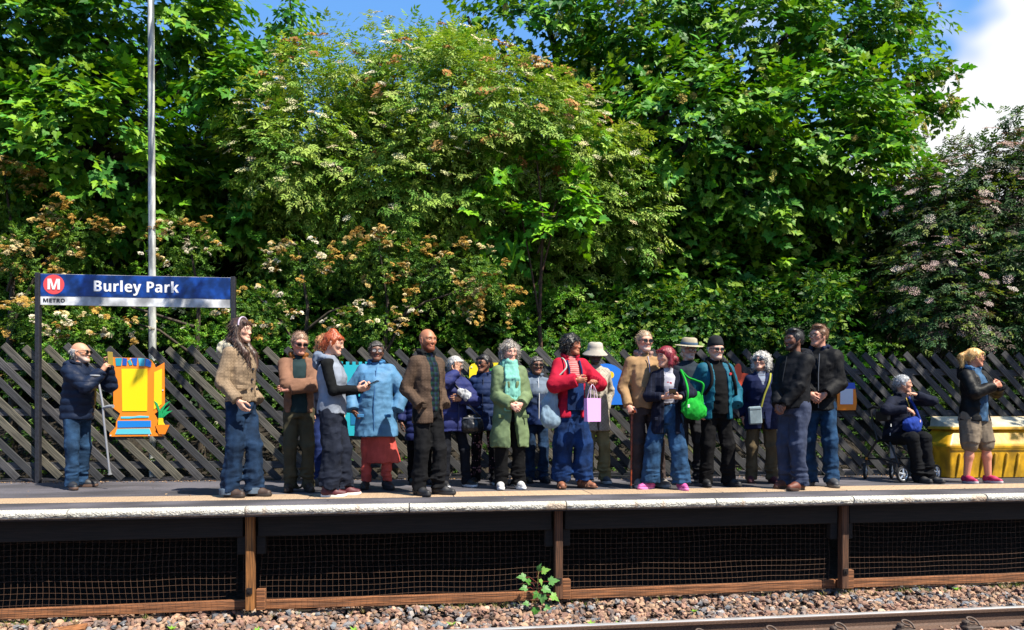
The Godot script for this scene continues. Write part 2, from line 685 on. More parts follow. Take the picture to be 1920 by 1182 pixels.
func build_ground() -> void:
	var earth := mat("earth", Color("4a3a30"), 1.0, tex["soft"], Vector3.ONE * 0.7, tex["bump"], 2.0, true)
	var g := MB.new()
	g.box(Vector3(0, -1.75, 0), Vector3(700, 1.0, 700))
	struct("ground", g, earth)
	# track bed of ballast
	var tb := MB.new()
	tb.box(Vector3(3, -1.2, -3.6), Vector3(60, 0.2, 6.6))
	struct("track_bed", tb, mat("bed", Color("57463c"), 1.0, tex["fine"], Vector3.ONE * 3, tex["bump"], 3.0, true))
	# earth under the platform and the bank behind the fence
	var nz := noise(0.35, 4)
	var hb := MB.new()
	var prof := [[-6.68, -1.04], [-8.2, -0.98], [-9.2, -0.75], [-9.46, -0.16], [-9.9, 0.02], [-11.0, 0.6], [-12.6, 1.7], [-13.7, 3.4], [-15.2, 5.9], [-18.0, 6.6], [-26.0, 6.0], [-60.0, 5.0]]
	var cols := 70
	for j in prof.size() - 1:
		for k in cols:
			var q := []
			for t in [[0, 0], [1, 0], [1, 1], [0, 1]]:
				var x: float = -38.0 + (k + t[0]) * 1.25
				var pz: float = prof[j + t[1]][0]
				var py: float = prof[j + t[1]][1]
				q.append(Vector3(x, py + nz.get_noise_2d(x, pz) * (0.05 if pz > -10.0 else 0.5), pz))
			hb.quad(q[0], q[1], q[2], q[3])
	struct("bank", hb, mat("leafmould", Color("2b2419"), 1.0, tex["soft"], Vector3.ONE * 2, tex["bump"], 3.0, true))

func build_platform() -> void:
	var asphalt := mat("asphalt", Color("65626a"), 0.9, tex["speck"], Vector3.ONE * 1.5, tex["bumpfine"], 0.25, true)
	asphalt.detail_enabled = true
	asphalt.detail_albedo = tex["soft"]
	asphalt.detail_blend_mode = BaseMaterial3D.BLEND_MODE_MUL
	asphalt.detail_uv_layer = BaseMaterial3D.DETAIL_UV_2
	asphalt.uv2_triplanar = true
	asphalt.uv2_world_triplanar = true
	asphalt.uv2_scale = Vector3(0.21, 0.21, 0.35)
	var b := MB.new()
	b.box(Vector3(3, -0.05, -8.03), Vector3(44, 0.1, 3.28))
	struct("platform", b, asphalt)
	# leaf litter and dirt where the surface meets the fence
	var dirt := []
	var tint := PackedColorArray()
	var lf := MB.new()
	lf.tri(Vector3(-0.5, 0, 0), Vector3(0.5, 0.1, 0.2), Vector3(0, 0.15, -0.6))
	lf.tri(Vector3(-0.5, 0, 0), Vector3(0.2, 0.05, 0.7), Vector3(0.5, 0.1, 0.2))
	for k in 2600:
		var x := rng.randf_range(-6, 12)
		var z := fence_z(x) + 0.02 + absf(rng.randfn(0.0, 0.09)) * (1.0 if x < 2.5 else 1.7)
		if rng.randf() < 0.06: z = rng.randf_range(-8.6, -6.5)
		var s := rng.randf_range(0.006, 0.022)
		dirt.append(Transform3D(Basis.from_euler(Vector3(rng.randfn(0, 0.3), rng.randf() * TAU, rng.randfn(0, 0.3))).scaled(Vector3.ONE * s), Vector3(x, 0.006, z)))
		tint.append(lin(["7a5638", "8a6a44", "54402c", "9a8060"][rng.randi() % 4]))
	var dl := copies("fallen_leaves", lf.mesh(), mat("litter", Color.WHITE, 1.0), self, dirt, tint)
	tag(dl, "scatter of dry brown leaf litter along the foot of the fence", "leaf litter")
	# tactile strip of buff slabs
	var ts := Node3D.new()
	ts.name = "tactile_paving"
	add_child(ts)
	ts.set_meta("kind", "structure")
	for k in 16:
		var m := MB.new()
		var w := 1.42
		m.col = Color.WHITE * rng.randf_range(0.86, 1.0)
		m.box(Vector3(0, -0.007, 0), Vector3(w - 0.008, 0.026, 0.4), Basis(), 0.004)
		var o := obj("paving_slab", m, mat("buff", Color("bfa384"), 0.9, tex["fine"], Vector3(6, 6, 6), tex["blister"], 0.45), ts)
		o.position = Vector3(-10.31 + k * w, 0, -7.05)
	# white painted edge stones
	var edge := Node3D.new()
	edge.name = "platform_edge"
	add_child(edge)
	edge.set_meta("kind", "structure")
	var white := mat("whitepaint", Color("d9d6cc"), 0.8, tex["fine"], Vector3(5, 9, 9), tex["bump"], 1.0)
	var nn := noise(9.0, 4)
	var n3 := noise(2.0, 3, FastNoiseLite.TYPE_SIMPLEX_SMOOTH, 4)
	var joints := [-10.3, -8.84, -7.38, -5.9, -4.43, -2.97, -1.52, -0.09, 1.37, 2.85, 4.29, 5.76, 7.22, 8.7, 10.2, 11.7]
	for k in joints.size() - 1:
		var m := MB.new()
		var x0: float = joints[k] + 0.006
		var x1: float = joints[k + 1] - 0.006
		var rs := []
		var cs := PackedColorArray()
		var pr := [[-6.36, 0.004], [-6.31, 0.007], [-6.275, 0.003], [-6.258, -0.008], [-6.25, -0.022], [-6.251, -0.038], [-6.252, -0.048], [-6.258, -0.060], [-6.27, -0.070], [-6.36, -0.074]]
		var steps := 44
		var dz := rng.randf_range(-0.006, 0.006)
		for j in steps + 1:
			var r := []
			var x := lerpf(x0, x1, float(j) / steps)
			var ec := minf(x - x0, x1 - x)
			for p in pr:
				var amt := 0.004 if p[1] > -0.03 else 0.011
				var q := nn.get_noise_3d(x, p[1] * 4.0, p[0] * 3.0)
				r.append(Vector3(x, p[1] + dz * 0.4 + q * amt * 0.4, p[0] + (q * amt + dz if p[0] > -6.35 else 0.0) - (0.012 * (1.0 - ec / 0.02) if ec < 0.02 else 0.0)))
				var wear := smoothstep(-0.02, 0.35, q) * (0.75 if p[1] < -0.03 else 0.14)
				var c := Color.WHITE.lerp(Color(0.36, 0.33, 0.28), wear)
				var rust := smoothstep(0.42, 0.55, n3.get_noise_2d(x * 2.0, k * 9.0)) + (1.0 if (k == 7 or k == 10) and x1 - x < 0.17 else 0.0)
				c = c.lerp(Color(0.62, 0.34, 0.16), clampf(rust, 0, 1) * (0.5 if p[1] < 0.0 else 0.2))
				cs.append(c)
			rs.append(r)
		m.rings(rs, true)
		for q in cs.size(): m.c[q] = cs[q]
		obj("coping_stone", m, white, edge)
	# timber frame below
	var dark := wood("creosote", "1b1511", Vector3(0.3, 7, 7))
	var orange := wood("oranged", "93602f", Vector3(8, 0.35, 8))
	var board := wood("kickboard", "94603c", Vector3(0.3, 8, 8))
	var px := [-4.42, -1.52, 1.33, 4.305, 7.2]
	var where := ["at the far left below the sign", "between the left and the middle post", "between the middle and the right post", "at the far right of the platform"]
	var who := ["left", "middle", "right"]
	for k in 4:
		var x0: float = px[k] + 0.06
		var x1: float = px[k + 1] - 0.06
		var m := MB.new()
		m.box(Vector3.ZERO, Vector3(x1 - x0 - 0.01, 0.19, 0.07), Basis(), 0.006)
		var o := obj("timber_beam", m, dark, self)
		o.position = Vector3((x0 + x1) * 0.5, -0.197, -6.5)
		tag(o, "dark timber beam under the platform edge " + where[k], "beam", "beams under the platform edge")
		# board along the ballast, slightly out of level
		m = MB.new()
		m.box(Vector3.ZERO, Vector3(x1 - x0 + (0.1 if k > 1 else -0.02), 0.088, 0.045), Basis(), 0.005)
		o = obj("kick_board", m, board, self)
		o.position = Vector3((x0 + x1) * 0.5, -0.945 + [0.0, -0.005, -0.002, 0.004][k], -6.6)
		o.rotation.z = [0.006, -0.004, 0.005, 0.0][k]
		tag(o, "orange weathered board along the ballast " + where[k], "board", "boards along the ballast")
		# wire mesh hung in front
		m = MB.new()
		var nv := noise(0.9, 2, FastNoiseLite.TYPE_SIMPLEX_SMOOTH, 30 + k)
		var cnt := int((x1 - x0) / 0.054)
		var at := func(x: float, y: float) -> Vector3:
			return Vector3(x + nv.get_noise_3d(x * 0.6, y * 1.2, 3.0) * 0.03, y + nv.get_noise_3d(x * 0.7, y, 9.0) * 0.035, -6.555 + nv.get_noise_3d(x * 1.3, y * 2.0, 0.0) * 0.018)
		for j in cnt + 1:
			var x: float = x0 + 0.01 + j * 0.054
			var torn := (k == 0 and x > -1.78) or (k == 3 and x < 4.5)
			var pts := []
			var y := -0.11
			while y > (-0.97 if not torn else -0.80 - rng.randf() * 0.1):
				pts.append(at.call(x, y))
				y -= 0.085
			m.col = lin("8c7466", rng.randf_range(0.75, 1.15))
			m.tube(pts, 0.0010, 4, false)
		for j in 17:
			var y := -0.125 - j * 0.054
			var pts := []
			var x := x0
			while x < x1:
				if not (k == 0 and x > -1.75 and y < -0.82):
					pts.append(at.call(x, y))
				x += 0.09
			if pts.size() > 1:
				m.col = lin("8c7466", rng.randf_range(0.8, 1.2))
				m.tube(pts, 0.0010, 4, false)
		o = obj("wire_mesh", m, mat("wire", Color("cdbfb4"), 0.6, null, Vector3.ONE, null, 0, false, 0.3), self)
		tag(o, "rusty square wire mesh hung under the platform " + where[k], "mesh", "wire mesh panels under the platform")
	for k in 3:
		var t := thing("timber_post", "orange-brown timber post under the platform, the %s of the three" % who[k], "post", Vector3(px[k + 1], 0, -6.47), 0, "timber posts under the platform")
		var m := MB.new()
		m.box(Vector3(0, -0.52, 0), Vector3(0.076, 0.87, 0.08), Basis(), 0.006)
		obj("post", m, orange if k == 0 else wood("postbrown", "5e3d28", Vector3(8, 0.35, 8)), t)
		for s in [-1, 1]:
			m = MB.new()
			m.box(Vector3(s * 0.085, -0.37, -0.06), Vector3(0.078, 0.175, 0.07), Basis(), 0.005)
			obj("cleat", m, dark, t)
		m = MB.new()
		m.box(Vector3(0.085, -0.87, -0.035), Vector3(0.08, 0.19, 0.06), Basis(), 0.005)
		obj("cleat", m, board, t)
		m = MB.new()
		m.box(Vector3(0, -0.775, 0.048), Vector3(0.05, 0.06, 0.006), Basis(), 0.002)
		m.tube([Vector3(0, -0.775, 0.045), Vector3(0, -0.775, 0.062)], 0.011, 6)
		obj("bolt_plate", m, mat("iron", Color("2c2624"), 0.6, null, Vector3.ONE, null, 0, false, 0.6), t)

func stone(sd: int) -> ArrayMesh:
	var r := RandomNumberGenerator.new()
	r.seed = sd
	var m := MB.new()
	m.blob(Vector3.ZERO, Vector3(1.0, 0.62, 0.78), r, 0.36, 4, 5, true)
	return m.mesh()

func build_track() -> void:
	# ballast
	var st := []
	for k in 6: st.append(stone(40 + k))
	var wh := [[], [], [], [], [], []]
	var tn := [PackedColorArray(), PackedColorArray(), PackedColorArray(), PackedColorArray(), PackedColorArray(), PackedColorArray()]
	var pal := ["a1806c", "957363", "b08d74", "88695c", "a5876f", "7a6c66", "8f8d90", "767a80", "a39c98", "6a6c72", "bea48c", "8f7464"]
	var nb := noise(1.1, 2)
	for k in 21000:
		var x := rng.randf_range(-6.5, 9.0)
		var z := rng.randf_range(-6.72, -4.3)
		var y := -1.062 + 0.03 * nb.get_noise_2d(x, z * 2.0)
		if z < -6.2: y += (-6.2 - z) * 0.10
		if z > -5.62 and z < -5.36: y -= 0.03
		var s := rng.randf_range(0.016, 0.042)
		if rng.randf() < 0.03: s *= 1.3
		y += rng.randf_range(-0.012, 0.016) - 0.006
		if z < -6.5: y -= 0.012
		var v := rng.randi() % 6
		wh[v].append(Transform3D(Basis.from_euler(Vector3(rng.randfn(0, 0.6), rng.randf() * TAU, rng.randfn(0, 0.6))).scaled(Vector3(1, rng.randf_range(0.7, 1.2), rng.randf_range(0.8, 1.2)) * s), Vector3(x, y, z)))
		var gz := nb.get_noise_2d(x * 1.4 + 50.0, z * 2.5) + rng.randf_range(-0.5, 0.5)
		var c := lin(pal[rng.randi() % 6 if gz < 0.3 else 5 + rng.randi() % 7], rng.randf_range(0.85, 1.5))
		tn[v].append(c)
	var bl := Node3D.new()
	bl.name = "ballast"
	add_child(bl)
	bl.set_meta("kind", "stuff")
	tag(bl, "pinkish brown and grey ballast stones between the boards and the rail", "ballast")
	for v in 6:
		copies("stones", st[v], mat("stonemat", Color.WHITE, 0.9, tex["fine"], Vector3.ONE * 0.6, tex["bumpfine"], 0.15), bl, wh[v], tn[v])
	# rail: bullhead of the flat-bottom kind, 159 mm high
	var t := thing("running_rail", "brown steel running rail with a bright worn top", "rail", Vector3(0, -1.072, -5.5))
	var half := [[0.0, 0.0], [0.07, 0.0], [0.07, 0.011], [0.022, 0.026], [0.0085, 0.045], [0.0085, 0.112], [0.0335, 0.124], [0.035, 0.148], [0.028, 0.1535]]
	var pl := PackedVector2Array()
	for p in half: pl.append(Vector2(p[0], p[1]))
	for j in range(half.size() - 1, 0, -1): pl.append(Vector2(-half[j][0], half[j][1]))
	var turn := Transform3D(Basis(Vector3(0, 0, -1), Vector3(0, 1, 0), Vector3(1, 0, 0)), Vector3.ZERO)
	var m := MB.new()
	m.prism(pl, -14, 24, turn)
	obj("rail_body", m, mat("railrust", Color("5e4536"), 0.75, tex["fine"], Vector3(3, 9, 9), tex["bumpfine"], 0.1), t)
	m = MB.new()
	m.prism(PackedVector2Array([Vector2(-0.029, 0.1538), Vector2(0.029, 0.1538), Vector2(0.02, 0.1578), Vector2(0.0, 0.159), Vector2(-0.02, 0.1578)]), -14, 24, turn)
	obj("worn_top", m, mat("steel", Color("d0cecd"), 0.42, tex["softer"], Vector3(0.6, 20, 20), null, 0, false, 0.55), t)
	var iron := mat("clipiron", Color("4a3c34"), 0.8, tex["fine"], Vector3.ONE * 8)
	var xs := []
	var x := 0.42
	while x < 8.0:
		xs.append(x); x += 0.627
	for k in xs.size():
		var sl := MB.new()
		sl.box(Vector3.ZERO, Vector3(0.25, 0.14, 2.5), Basis(), 0.012)
		var o := obj("sleeper", sl, mat("sleepermat", Color("4b4038"), 0.95, tex["grain"], Vector3(9, 9, 1), tex["grain"], 0.5), self)
		o.position = Vector3(xs[k], -1.146, -4.78)
		tag(o, "dark brown sleeper bearing the rail, the %s from the left" % ORD[k], "sleeper", "sleepers under the rail")
		var cl := thing("rail_clip", "rusty spring clip and chair beside the rail, the %s from the left" % ORD[k], "rail clip", Vector3(xs[k], -1.075, -5.41), 0, "rail clips")
		m = MB.new()
		m.box(Vector3(-0.01, 0.022, 0.02), Vector3(0.15, 0.045, 0.09), Basis(), 0.01)
		m.box(Vector3(-0.045, 0.06, 0.0), Vector3(0.05, 0.05, 0.06), Basis(), 0.012)
		obj("chair", m, iron, cl)
		m = MB.new()
		var pts := []
		for j in 17:
			var a := -0.6 + j * 0.33
			pts.append(Vector3(0.025 + 0.036 * cos(a), 0.062 + 0.024 * sin(a) + 0.002 * j, 0.02 - 0.055 * sin(a * 0.7)))
		m.tube(pts, 0.0095, 7)
		obj("spring", m, mat("springiron", Color("5e4c40"), 0.7, tex["fine"], Vector3.ONE * 8), cl)
	# broken plank lying on the stones
	m = MB.new()
	m.box(Vector3.ZERO, Vector3(0.28, 0.025, 0.09), Basis(), 0.004)
	var pk := obj("broken_plank", m, wood("plankmat", "a0683e"), self)
	pk.position = Vector3(-2.98, -1.02, -6.3)
	pk.rotation = Vector3(0.25, 0.12, 0.1)
	tag(pk, "short orange broken plank lying on the ballast", "plank")

func fence_z(x: float) -> float:
	return -8.85 + 0.043 * x

func build_fence() -> void:
	var t := thing("timber_fence", "dark weathered diagonal slat fence along the back of the platform", "fence", Vector3(0, 0, -8.85), -rad_to_deg(atan(0.043)))
	var ms := []
	for h in ["434346", "4d4c4e", "37383b", "57544e", "625e52"]:
		ms.append(wood("slat" + h, h, Vector3(0.35, 10, 10), 0.85))
	var kinds := []
	for k in 4:
		var m := MB.new()
		m.box(Vector3.ZERO, Vector3(2.27 + 0.015 * k, 0.086, 0.02), Basis(), 0.003)
		kinds.append(m.mesh())
	var x := -7.4
	var k := 0
	while x < 11.5:
		var o := obj("slat", kinds[rng.randi() % 4], ms[([0, 1, 2, 0, 2] if x > 1.0 else [0, 1, 3, 4, 2])[rng.randi() % 5]], t)
		var a := deg_to_rad(-45.5 + rng.randfn(0, 0.5))
		o.position = Vector3(x + 0.8, 0.845 + rng.randfn(0, 0.012), rng.randfn(0, 0.003))
		o.rotation = Vector3(rng.randfn(0, 0.004), 0, a)
		x += lerpf(0.243, 0.208, clampf((x + 4.0) / 9.0, 0, 1)) + rng.randfn(0, 0.006)
		k += 1
	for y in [1.415, 0.84, 0.19]:
		for j in 10:
			var m := MB.new()
			m.box(Vector3.ZERO, Vector3(1.955, 0.09, 0.035), Basis(), 0.004)
			var o := obj("rail", m, ms[j % 3], t)
			o.position = Vector3(-7.2 + j * 1.96, y + rng.randfn(0, 0.008), -0.032)
	for j in 10:
		var m := MB.new()
		m.box(Vector3(0, 0.72, 0), Vector3(0.095, 1.65, 0.095), Basis(), 0.006)
		var o := obj("post", m, wood("fencepost", "6a6a4c", Vector3(12, 1, 12)), t)
		o.position = Vector3(-8.17 + j * 1.96, 0, -0.102)

func text3d(s: String, px: float, depth: float, family := "Droid Sans") -> TextMesh:
	var f := SystemFont.new()
	f.font_names = PackedStringArray([family])
	f.font_weight = 700
	var tm := TextMesh.new()
	tm.text = s
	tm.font = f
	tm.font_size = 64
	tm.pixel_size = px / 64.0
	tm.depth = depth
	tm.curve_step = 1.0
	return tm

func build_sign() -> void:
	var t := thing("station_sign", "blue and white station name board reading Burley Park on two dark posts", "sign", Vector3(-3.435, 0, -8.935), -1.6)
	var steel := mat("signpost", Color("23242c"), 0.55, tex["fine"], Vector3.ONE * 2)
	for s in [-1, 1]:
		var m := MB.new()
		m.box(Vector3(s * 1.14, 1.265, 0), Vector3(0.052, 2.56, 0.06), Basis(), 0.004)
		obj("post", m, steel, t)
	var m := MB.new()
	m.box(Vector3(0, 2.345, 0.0), Vector3(2.222, 0.378, 0.022), Basis(), 0.002)
	obj("panel", m, mat("signwhite", Color("d6d8dc"), 0.35, tex["soft"], Vector3(1, 1, 1)), t)
	m = MB.new()
	m.box(Vector3(0, 2.398, 0.013), Vector3(2.212, 0.266, 0.003))
	var bl := obj("blue_field", m, mat("signblue", Color("123f8f"), 0.32, tex["soft"], Vector3(1.5, 1.5, 1.5)), t)
	bl.position.z = 0.0005
	m = MB.new()
	m.tube([Vector3(-0.955, 2.405, 0.013), Vector3(-0.955, 2.405, 0.018)], 0.119, 48)
	obj("roundel", m, mat("signred", Color("d2494a"), 0.35), t)
	var white := mat("letterwhite", Color("dcdde0"), 0.4)
	var a := obj("lettering", text3d("M", 0.18, 0.004), white, t)
	a.position = Vector3(-0.955, 2.405, 0.0215)
	a.scale = Vector3(1.05, 1, 1)
	a = obj("lettering", text3d("Burley Park", 0.181, 0.004), white, t)
	a.position = Vector3(-0.008, 2.393, 0.018)
	a = obj("lettering", text3d("METRO", 0.062, 0.003), mat("letterblack", Color("15161c"), 0.5), t)
	a.position = Vector3(-0.955, 2.212, 0.0135)
	a.scale = Vector3(1.22, 1, 1)
	# lamp column behind the fence
	var c := thing("lamp_column", "slim pale grey lighting column rising behind the station sign", "lamp post", Vector3(-3.53, -0.2, -9.7), 0)
	var p := MB.new()
	p.tube([Vector3(0, 0, 0), Vector3(-0.01, 2.2, 0), Vector3(-0.03, 7.0, 0), Vector3(-0.04, 9.6, 0)], PackedFloat32Array([0.048, 0.046, 0.039, 0.036]), 20)
	obj("column", p, mat("column", Color("d2d5d2"), 0.5, tex["soft"], Vector3(3, 0.8, 3)), c)
	p = MB.new()
	p.tube([Vector3(-0.04, 9.6, 0), Vector3(-0.04, 9.9, 0.1), Vector3(-0.04, 10.0, 0.4)], 0.03, 10)
	obj("bracket", p, mat("column", Color.WHITE), c)
	p = MB.new()
	p.box(Vector3(-0.04, 9.98, 0.75), Vector3(0.22, 0.1, 0.75), Basis(), 0.04)
	obj("lantern", p, mat("lanterngrey", Color("8a8d8e"), 0.5), c)

# flat board cut from a polygon given in picture-sheet units
func board(parent: Node, called: String, pts: Array, z: float, thick: float, hex: String, o: Vector2, s: float) -> MeshInstance3D:
	var pl := PackedVector2Array()
	for q in range(0, pts.size(), 2):
		pl.append(Vector2((pts[q] - o.x) * s, (o.y - pts[q + 1]) * s))
	var m := MB.new()
	m.prism(pl, z, z + thick)
	return obj(called, m, mat("art" + hex, Color(hex), 0.45), parent)

func screws(parent: Node, at: Array, z: float, o: Vector2, s: float) -> void:
	for q in range(0, at.size(), 2):
		var m := MB.new()
		var p := Vector3((at[q] - o.x) * s, (o.y - at[q + 1]) * s, z)
		m.tube([p, p + Vector3(0, 0, 0.008)], 0.009, 10)
		obj("screw_cap", m, mat("cap", Color("c8c8cc"), 0.4), parent)

func build_art() -> void:
	var turn := -2.46
	var t := thing("painted_panel", "yellow and orange cut-out panel of a doorway with blue steps and potted plant", "panel", Vector3(-3.42, 0, fence_z(-3.42) + 0.022), turn)
	var o := Vector2(496, 1552)
	var s := 0.00112
	board(t, "backing", [176, 172, 236, 186, 560, 190, 620, 214, 652, 262, 662, 298, 756, 238, 760, 700, 690, 780, 652, 806, 690, 880, 660, 1010, 700, 1030, 745, 1050, 180, 1055, 182, 1020, 246, 950, 250, 890, 282, 830, 292, 800, 222, 745, 217, 214], 0.0, 0.012, "e8821c", o, s)
	board(t, "window", [308, 310, 580, 308, 576, 774, 316, 776], 0.012, 0.006, "f0d010", o, s)
	board(t, "window", [652, 345, 734, 306, 730, 700, 648, 760], 0.012, 0.006, "f0c81a", o, s)
	board(t, "tile", [244, 192, 316, 190, 304, 276, 252, 277], 0.012, 0.006, "1f8fa8", o, s)
	board(t, "tile", [322, 190, 366, 196, 362, 274, 318, 270], 0.012, 0.006, "1c4fa8", o, s)
	board(t, "tile", [372, 220, 398, 208, 424, 262, 396, 274], 0.012, 0.006, "30a0b0", o, s)
	board(t, "tile", [412, 192, 474, 190, 468, 272, 438, 272], 0.012, 0.006, "1c58b4", o, s)
	board(t, "tile", [484, 192, 556, 191, 548, 278, 496, 278], 0.012, 0.006, "48b4c8", o, s)
	board(t, "tile", [562, 194, 600, 206, 622, 240, 616, 290, 556, 274], 0.012, 0.006, "2468b8", o, s)
	board(t, "step", [302, 834, 440, 832, 500, 824, 596, 830, 594, 846, 470, 848, 400, 856, 302, 856], 0.012, 0.006, "58c0d4", o, s)
	board(t, "step", [268, 882, 616, 880, 616, 950, 268, 956], 0.012, 0.006, "1878cc", o, s)
	board(t, "step", [264, 970, 602, 966, 622, 1028, 242, 1030], 0.012, 0.006, "58bccc", o, s)
	board(t, "plant_pot", [666, 930, 818, 926, 770, 1030, 704, 1030], 0.012, 0.010, "e87c14", o, s)
	board(t, "plant_stem", [700, 850, 746, 850, 750, 900, 766, 926, 694, 928], 0.013, 0.010, "e8c81c", o, s)
	for lf in [[700, 850, 702, 780, 656, 662, 690, 690, 714, 760, 722, 850], [712, 850, 722, 760, 770, 690, 828, 660, 770, 722, 738, 790, 734, 850], [728, 850, 750, 770, 826, 712, 780, 780, 744, 850], [736, 850, 780, 780, 850, 768, 796, 806, 746, 850]]:
		board(t, "plant_leaf", lf, 0.014, 0.010, "189858", o, s)
	screws(t, [226, 458, 744, 544, 194, 1042, 598, 1040, 746, 1014, 708, 764, 404, 200], 0.012, o, s)
	# castle
	t = thing("painted_panel", "turquoise cut-out panel with castle battlements", "panel", Vector3(-0.80, 0, fence_z(-0.80) + 0.022), turn)
	var cz := []
	for k in 7:
		var x0 := -280.0 + k * 80.0
		cz.append_array([x0, -1460, x0, -1500, x0 + 40, -1500, x0 + 40, -1460])
	cz.append_array([280, -1460, 280, -560, -280, -560])
	board(t, "backing", cz, 0.0, 0.012, "28a8b8", Vector2.ZERO, 0.001)
	board(t, "window", [-60, -700, -60, -1000, 0, -1090, 60, -1000, 60, -700], 0.012, 0.006, "1c6c9c", Vector2.ZERO, 0.001)
	screws(t, [-250, -1430, 250, -1430, -250, -600, 250, -600], 0.012, Vector2.ZERO, 0.001)
	# yellow and green
	t = thing("painted_panel", "yellow cut-out panel with a green disc, behind the woman in navy padded coat", "panel", Vector3(0.86, 0, fence_z(0.86) + 0.022), turn)
	board(t, "backing", [-220, -1000, -220, -1440, -190, -1480, -120, -1500, 180, -1500, 220, -1450, 220, -1000], 0.0, 0.012, "e8cc14", Vector2.ZERO, 0.001)
	var ci := []
	for k in 24: ci.append_array([60 + 125 * cos(TAU * k / 24), -1330 + 125 * sin(TAU * k / 24)])
	board(t, "disc", ci, 0.012, 0.006, "30903c", Vector2.ZERO, 0.001)
	screws(t, [-190, -1060, -190, -1440, 190, -1060, 190, -1440], 0.012, Vector2.ZERO, 0.001)
	# blue arch
	t = thing("painted_panel", "bright blue round-topped panel with a yellow spot", "panel", Vector3(2.43, 0, fence_z(2.43) + 0.022), turn)
	var ar := [-290, -960]
	for k in 15:
		var a := PI - PI * k / 14
		ar.append_array([290 * cos(a), -1200 - 300 * sin(a)])
	ar.append_array([290, -960])
	board(t, "backing", ar, 0.0, 0.012, "1a6ccc", Vector2.ZERO, 0.001)
	ci = []
	for k in 20: ci.append_array([60 + 48 * cos(TAU * k / 20), -1350 + 48 * sin(TAU * k / 20)])
	board(t, "spot", ci, 0.012, 0.006, "e8c020", Vector2.ZERO, 0.001)
	screws(t, [260, -990, -260, -990], 0.012, Vector2.ZERO, 0.001)
	# flower
	t = thing("painted_panel", "orange-red cut-out panel shaped like a flower", "panel", Vector3(4.2, 0, fence_z(4.2) + 0.022), turn)
	ci = []
	for k in 60:
		var a := TAU * k / 60
		var r := 150.0 + 45.0 * cos(a * 5.0 + 0.6)
		ci.append_array([r * cos(a), -1320 + r * sin(a)])
	board(t, "backing", ci, 0.0, 0.012, "e0502c", Vector2.ZERO, 0.001)
	board(t, "petal_mark", [-20, -1300, 0, -1380, 20, -1300], 0.012, 0.004, "b83a20", Vector2.ZERO, 0.001)
	# boat
	t = thing("painted_panel", "small blue, white and orange panel behind the tall man in the black coat", "panel", Vector3(5.78, 0, fence_z(5.78) + 0.022), turn)
	board(t, "backing", [-160, -890, 105, -890, 120, -1000, 110, -1110, 85, -1260, -160, -1260], 0.0, 0.012, "e8801c", Vector2.ZERO, 0.001)
	board(t, "white_field", [-120, -970, 60, -970, 62, -1180, -120, -1180], 0.012, 0.006, "c8ccd8", Vector2.ZERO, 0.001)
	board(t, "blue_field", [-160, -1180, 92, -1180, 84, -1262, -160, -1262], 0.013, 0.006, "2050b8", Vector2.ZERO, 0.001)

func build_bin() -> void:
	var t := thing("grit_bin", "yellow plastic grit bin with a scuffed pale lid beside the fence", "grit bin", Vector3(7.62, 0, -8.22), -2.0)
	var yel := mat("binyellow", Color("dca81a"), 0.42, tex["soft"], Vector3(1.1, 0.7, 1.1), tex["bump"], 0.15)
	var ring := func(w: float, z0: float, z1: float, y: float, r: float) -> Array:
		var out := []
		for c in [[w, z1], [w, z0], [-w, z0], [-w, z1]]:
			var sx: float = signf(c[0])
			var sz := -1.0 if c[1] == z0 else 1.0
			var a0 := Vector3(c[0] - sx * r, y, c[1]); var b0 := Vector3(c[0], y, c[1] - sz * r)
			if sx * sz > 0: out.append(a0); out.append(b0)
			else: out.append(b0); out.append(a0)
		return out
	var m := MB.new()
	m.rings([ring.call(0.80, -0.24, 0.24, 0.01, 0.05), ring.call(0.83, -0.26, 0.27, 0.37, 0.05), ring.call(0.845, -0.27, 0.29, 0.385, 0.04), ring.call(0.845, -0.27, 0.29, 0.415, 0.04)], true)
	obj("tub", m, yel, t)
	m = MB.new()
	m.rings([ring.call(0.84, -0.265, 0.285, 0.418, 0.05), ring.call(0.83, -0.262, 0.275, 0.46, 0.05), ring.call(0.70, -0.255, 0.15, 0.62, 0.05), ring.call(0.70, -0.255, 0.15, 0.632, 0.05)], true)
	obj("hopper", m, yel, t)
	m = MB.new()
	m.rings([ring.call(0.735, -0.275, 0.20, 0.634, 0.04), ring.call(0.735, -0.275, 0.20, 0.665, 0.04), ring.call(0.715, -0.27, 0.18, 0.68, 0.05), ring.call(0.70, -0.27, -0.12, 0.80, 0.05), ring.call(0.69, -0.26, -0.16, 0.808, 0.05)], true)
	for q in m.v.size():
		m.c[q] = Color(0.95, 0.95, 0.92) if m.v[q].y > 0.675 and m.v[q].y < 0.804 else Color(0.93, 0.58, 0.06)
	obj("lid", m, mat("binlid", Color("cfc8b4"), 0.3, tex["softer"], Vector3(1.6, 1.6, 1.6)), t)
	for k in 9:
		m = MB.new()
		var x := -0.68 + k * 0.165
		m.tube([Vector3(x - 0.02, 0.03, 0.245), Vector3(x, 0.18, 0.262), Vector3(x + 0.012, 0.31, 0.266), Vector3(x + 0.012, 0.33, 0.255)], PackedFloat32Array([0.012, 0.02, 0.026, 0.01]), 10)
		obj("rib", m, yel, t)

# ---------------------------------------------------------------- plants
func leaf_mat(key: String, rough := 0.42, back := 0.8) -> StandardMaterial3D:
	var m := mat(key, Color.WHITE, rough)
	m.backlight_enabled = true
	m.backlight = Color(back, back, back * 0.55)
	m.metallic_specular = 0.35
	return m

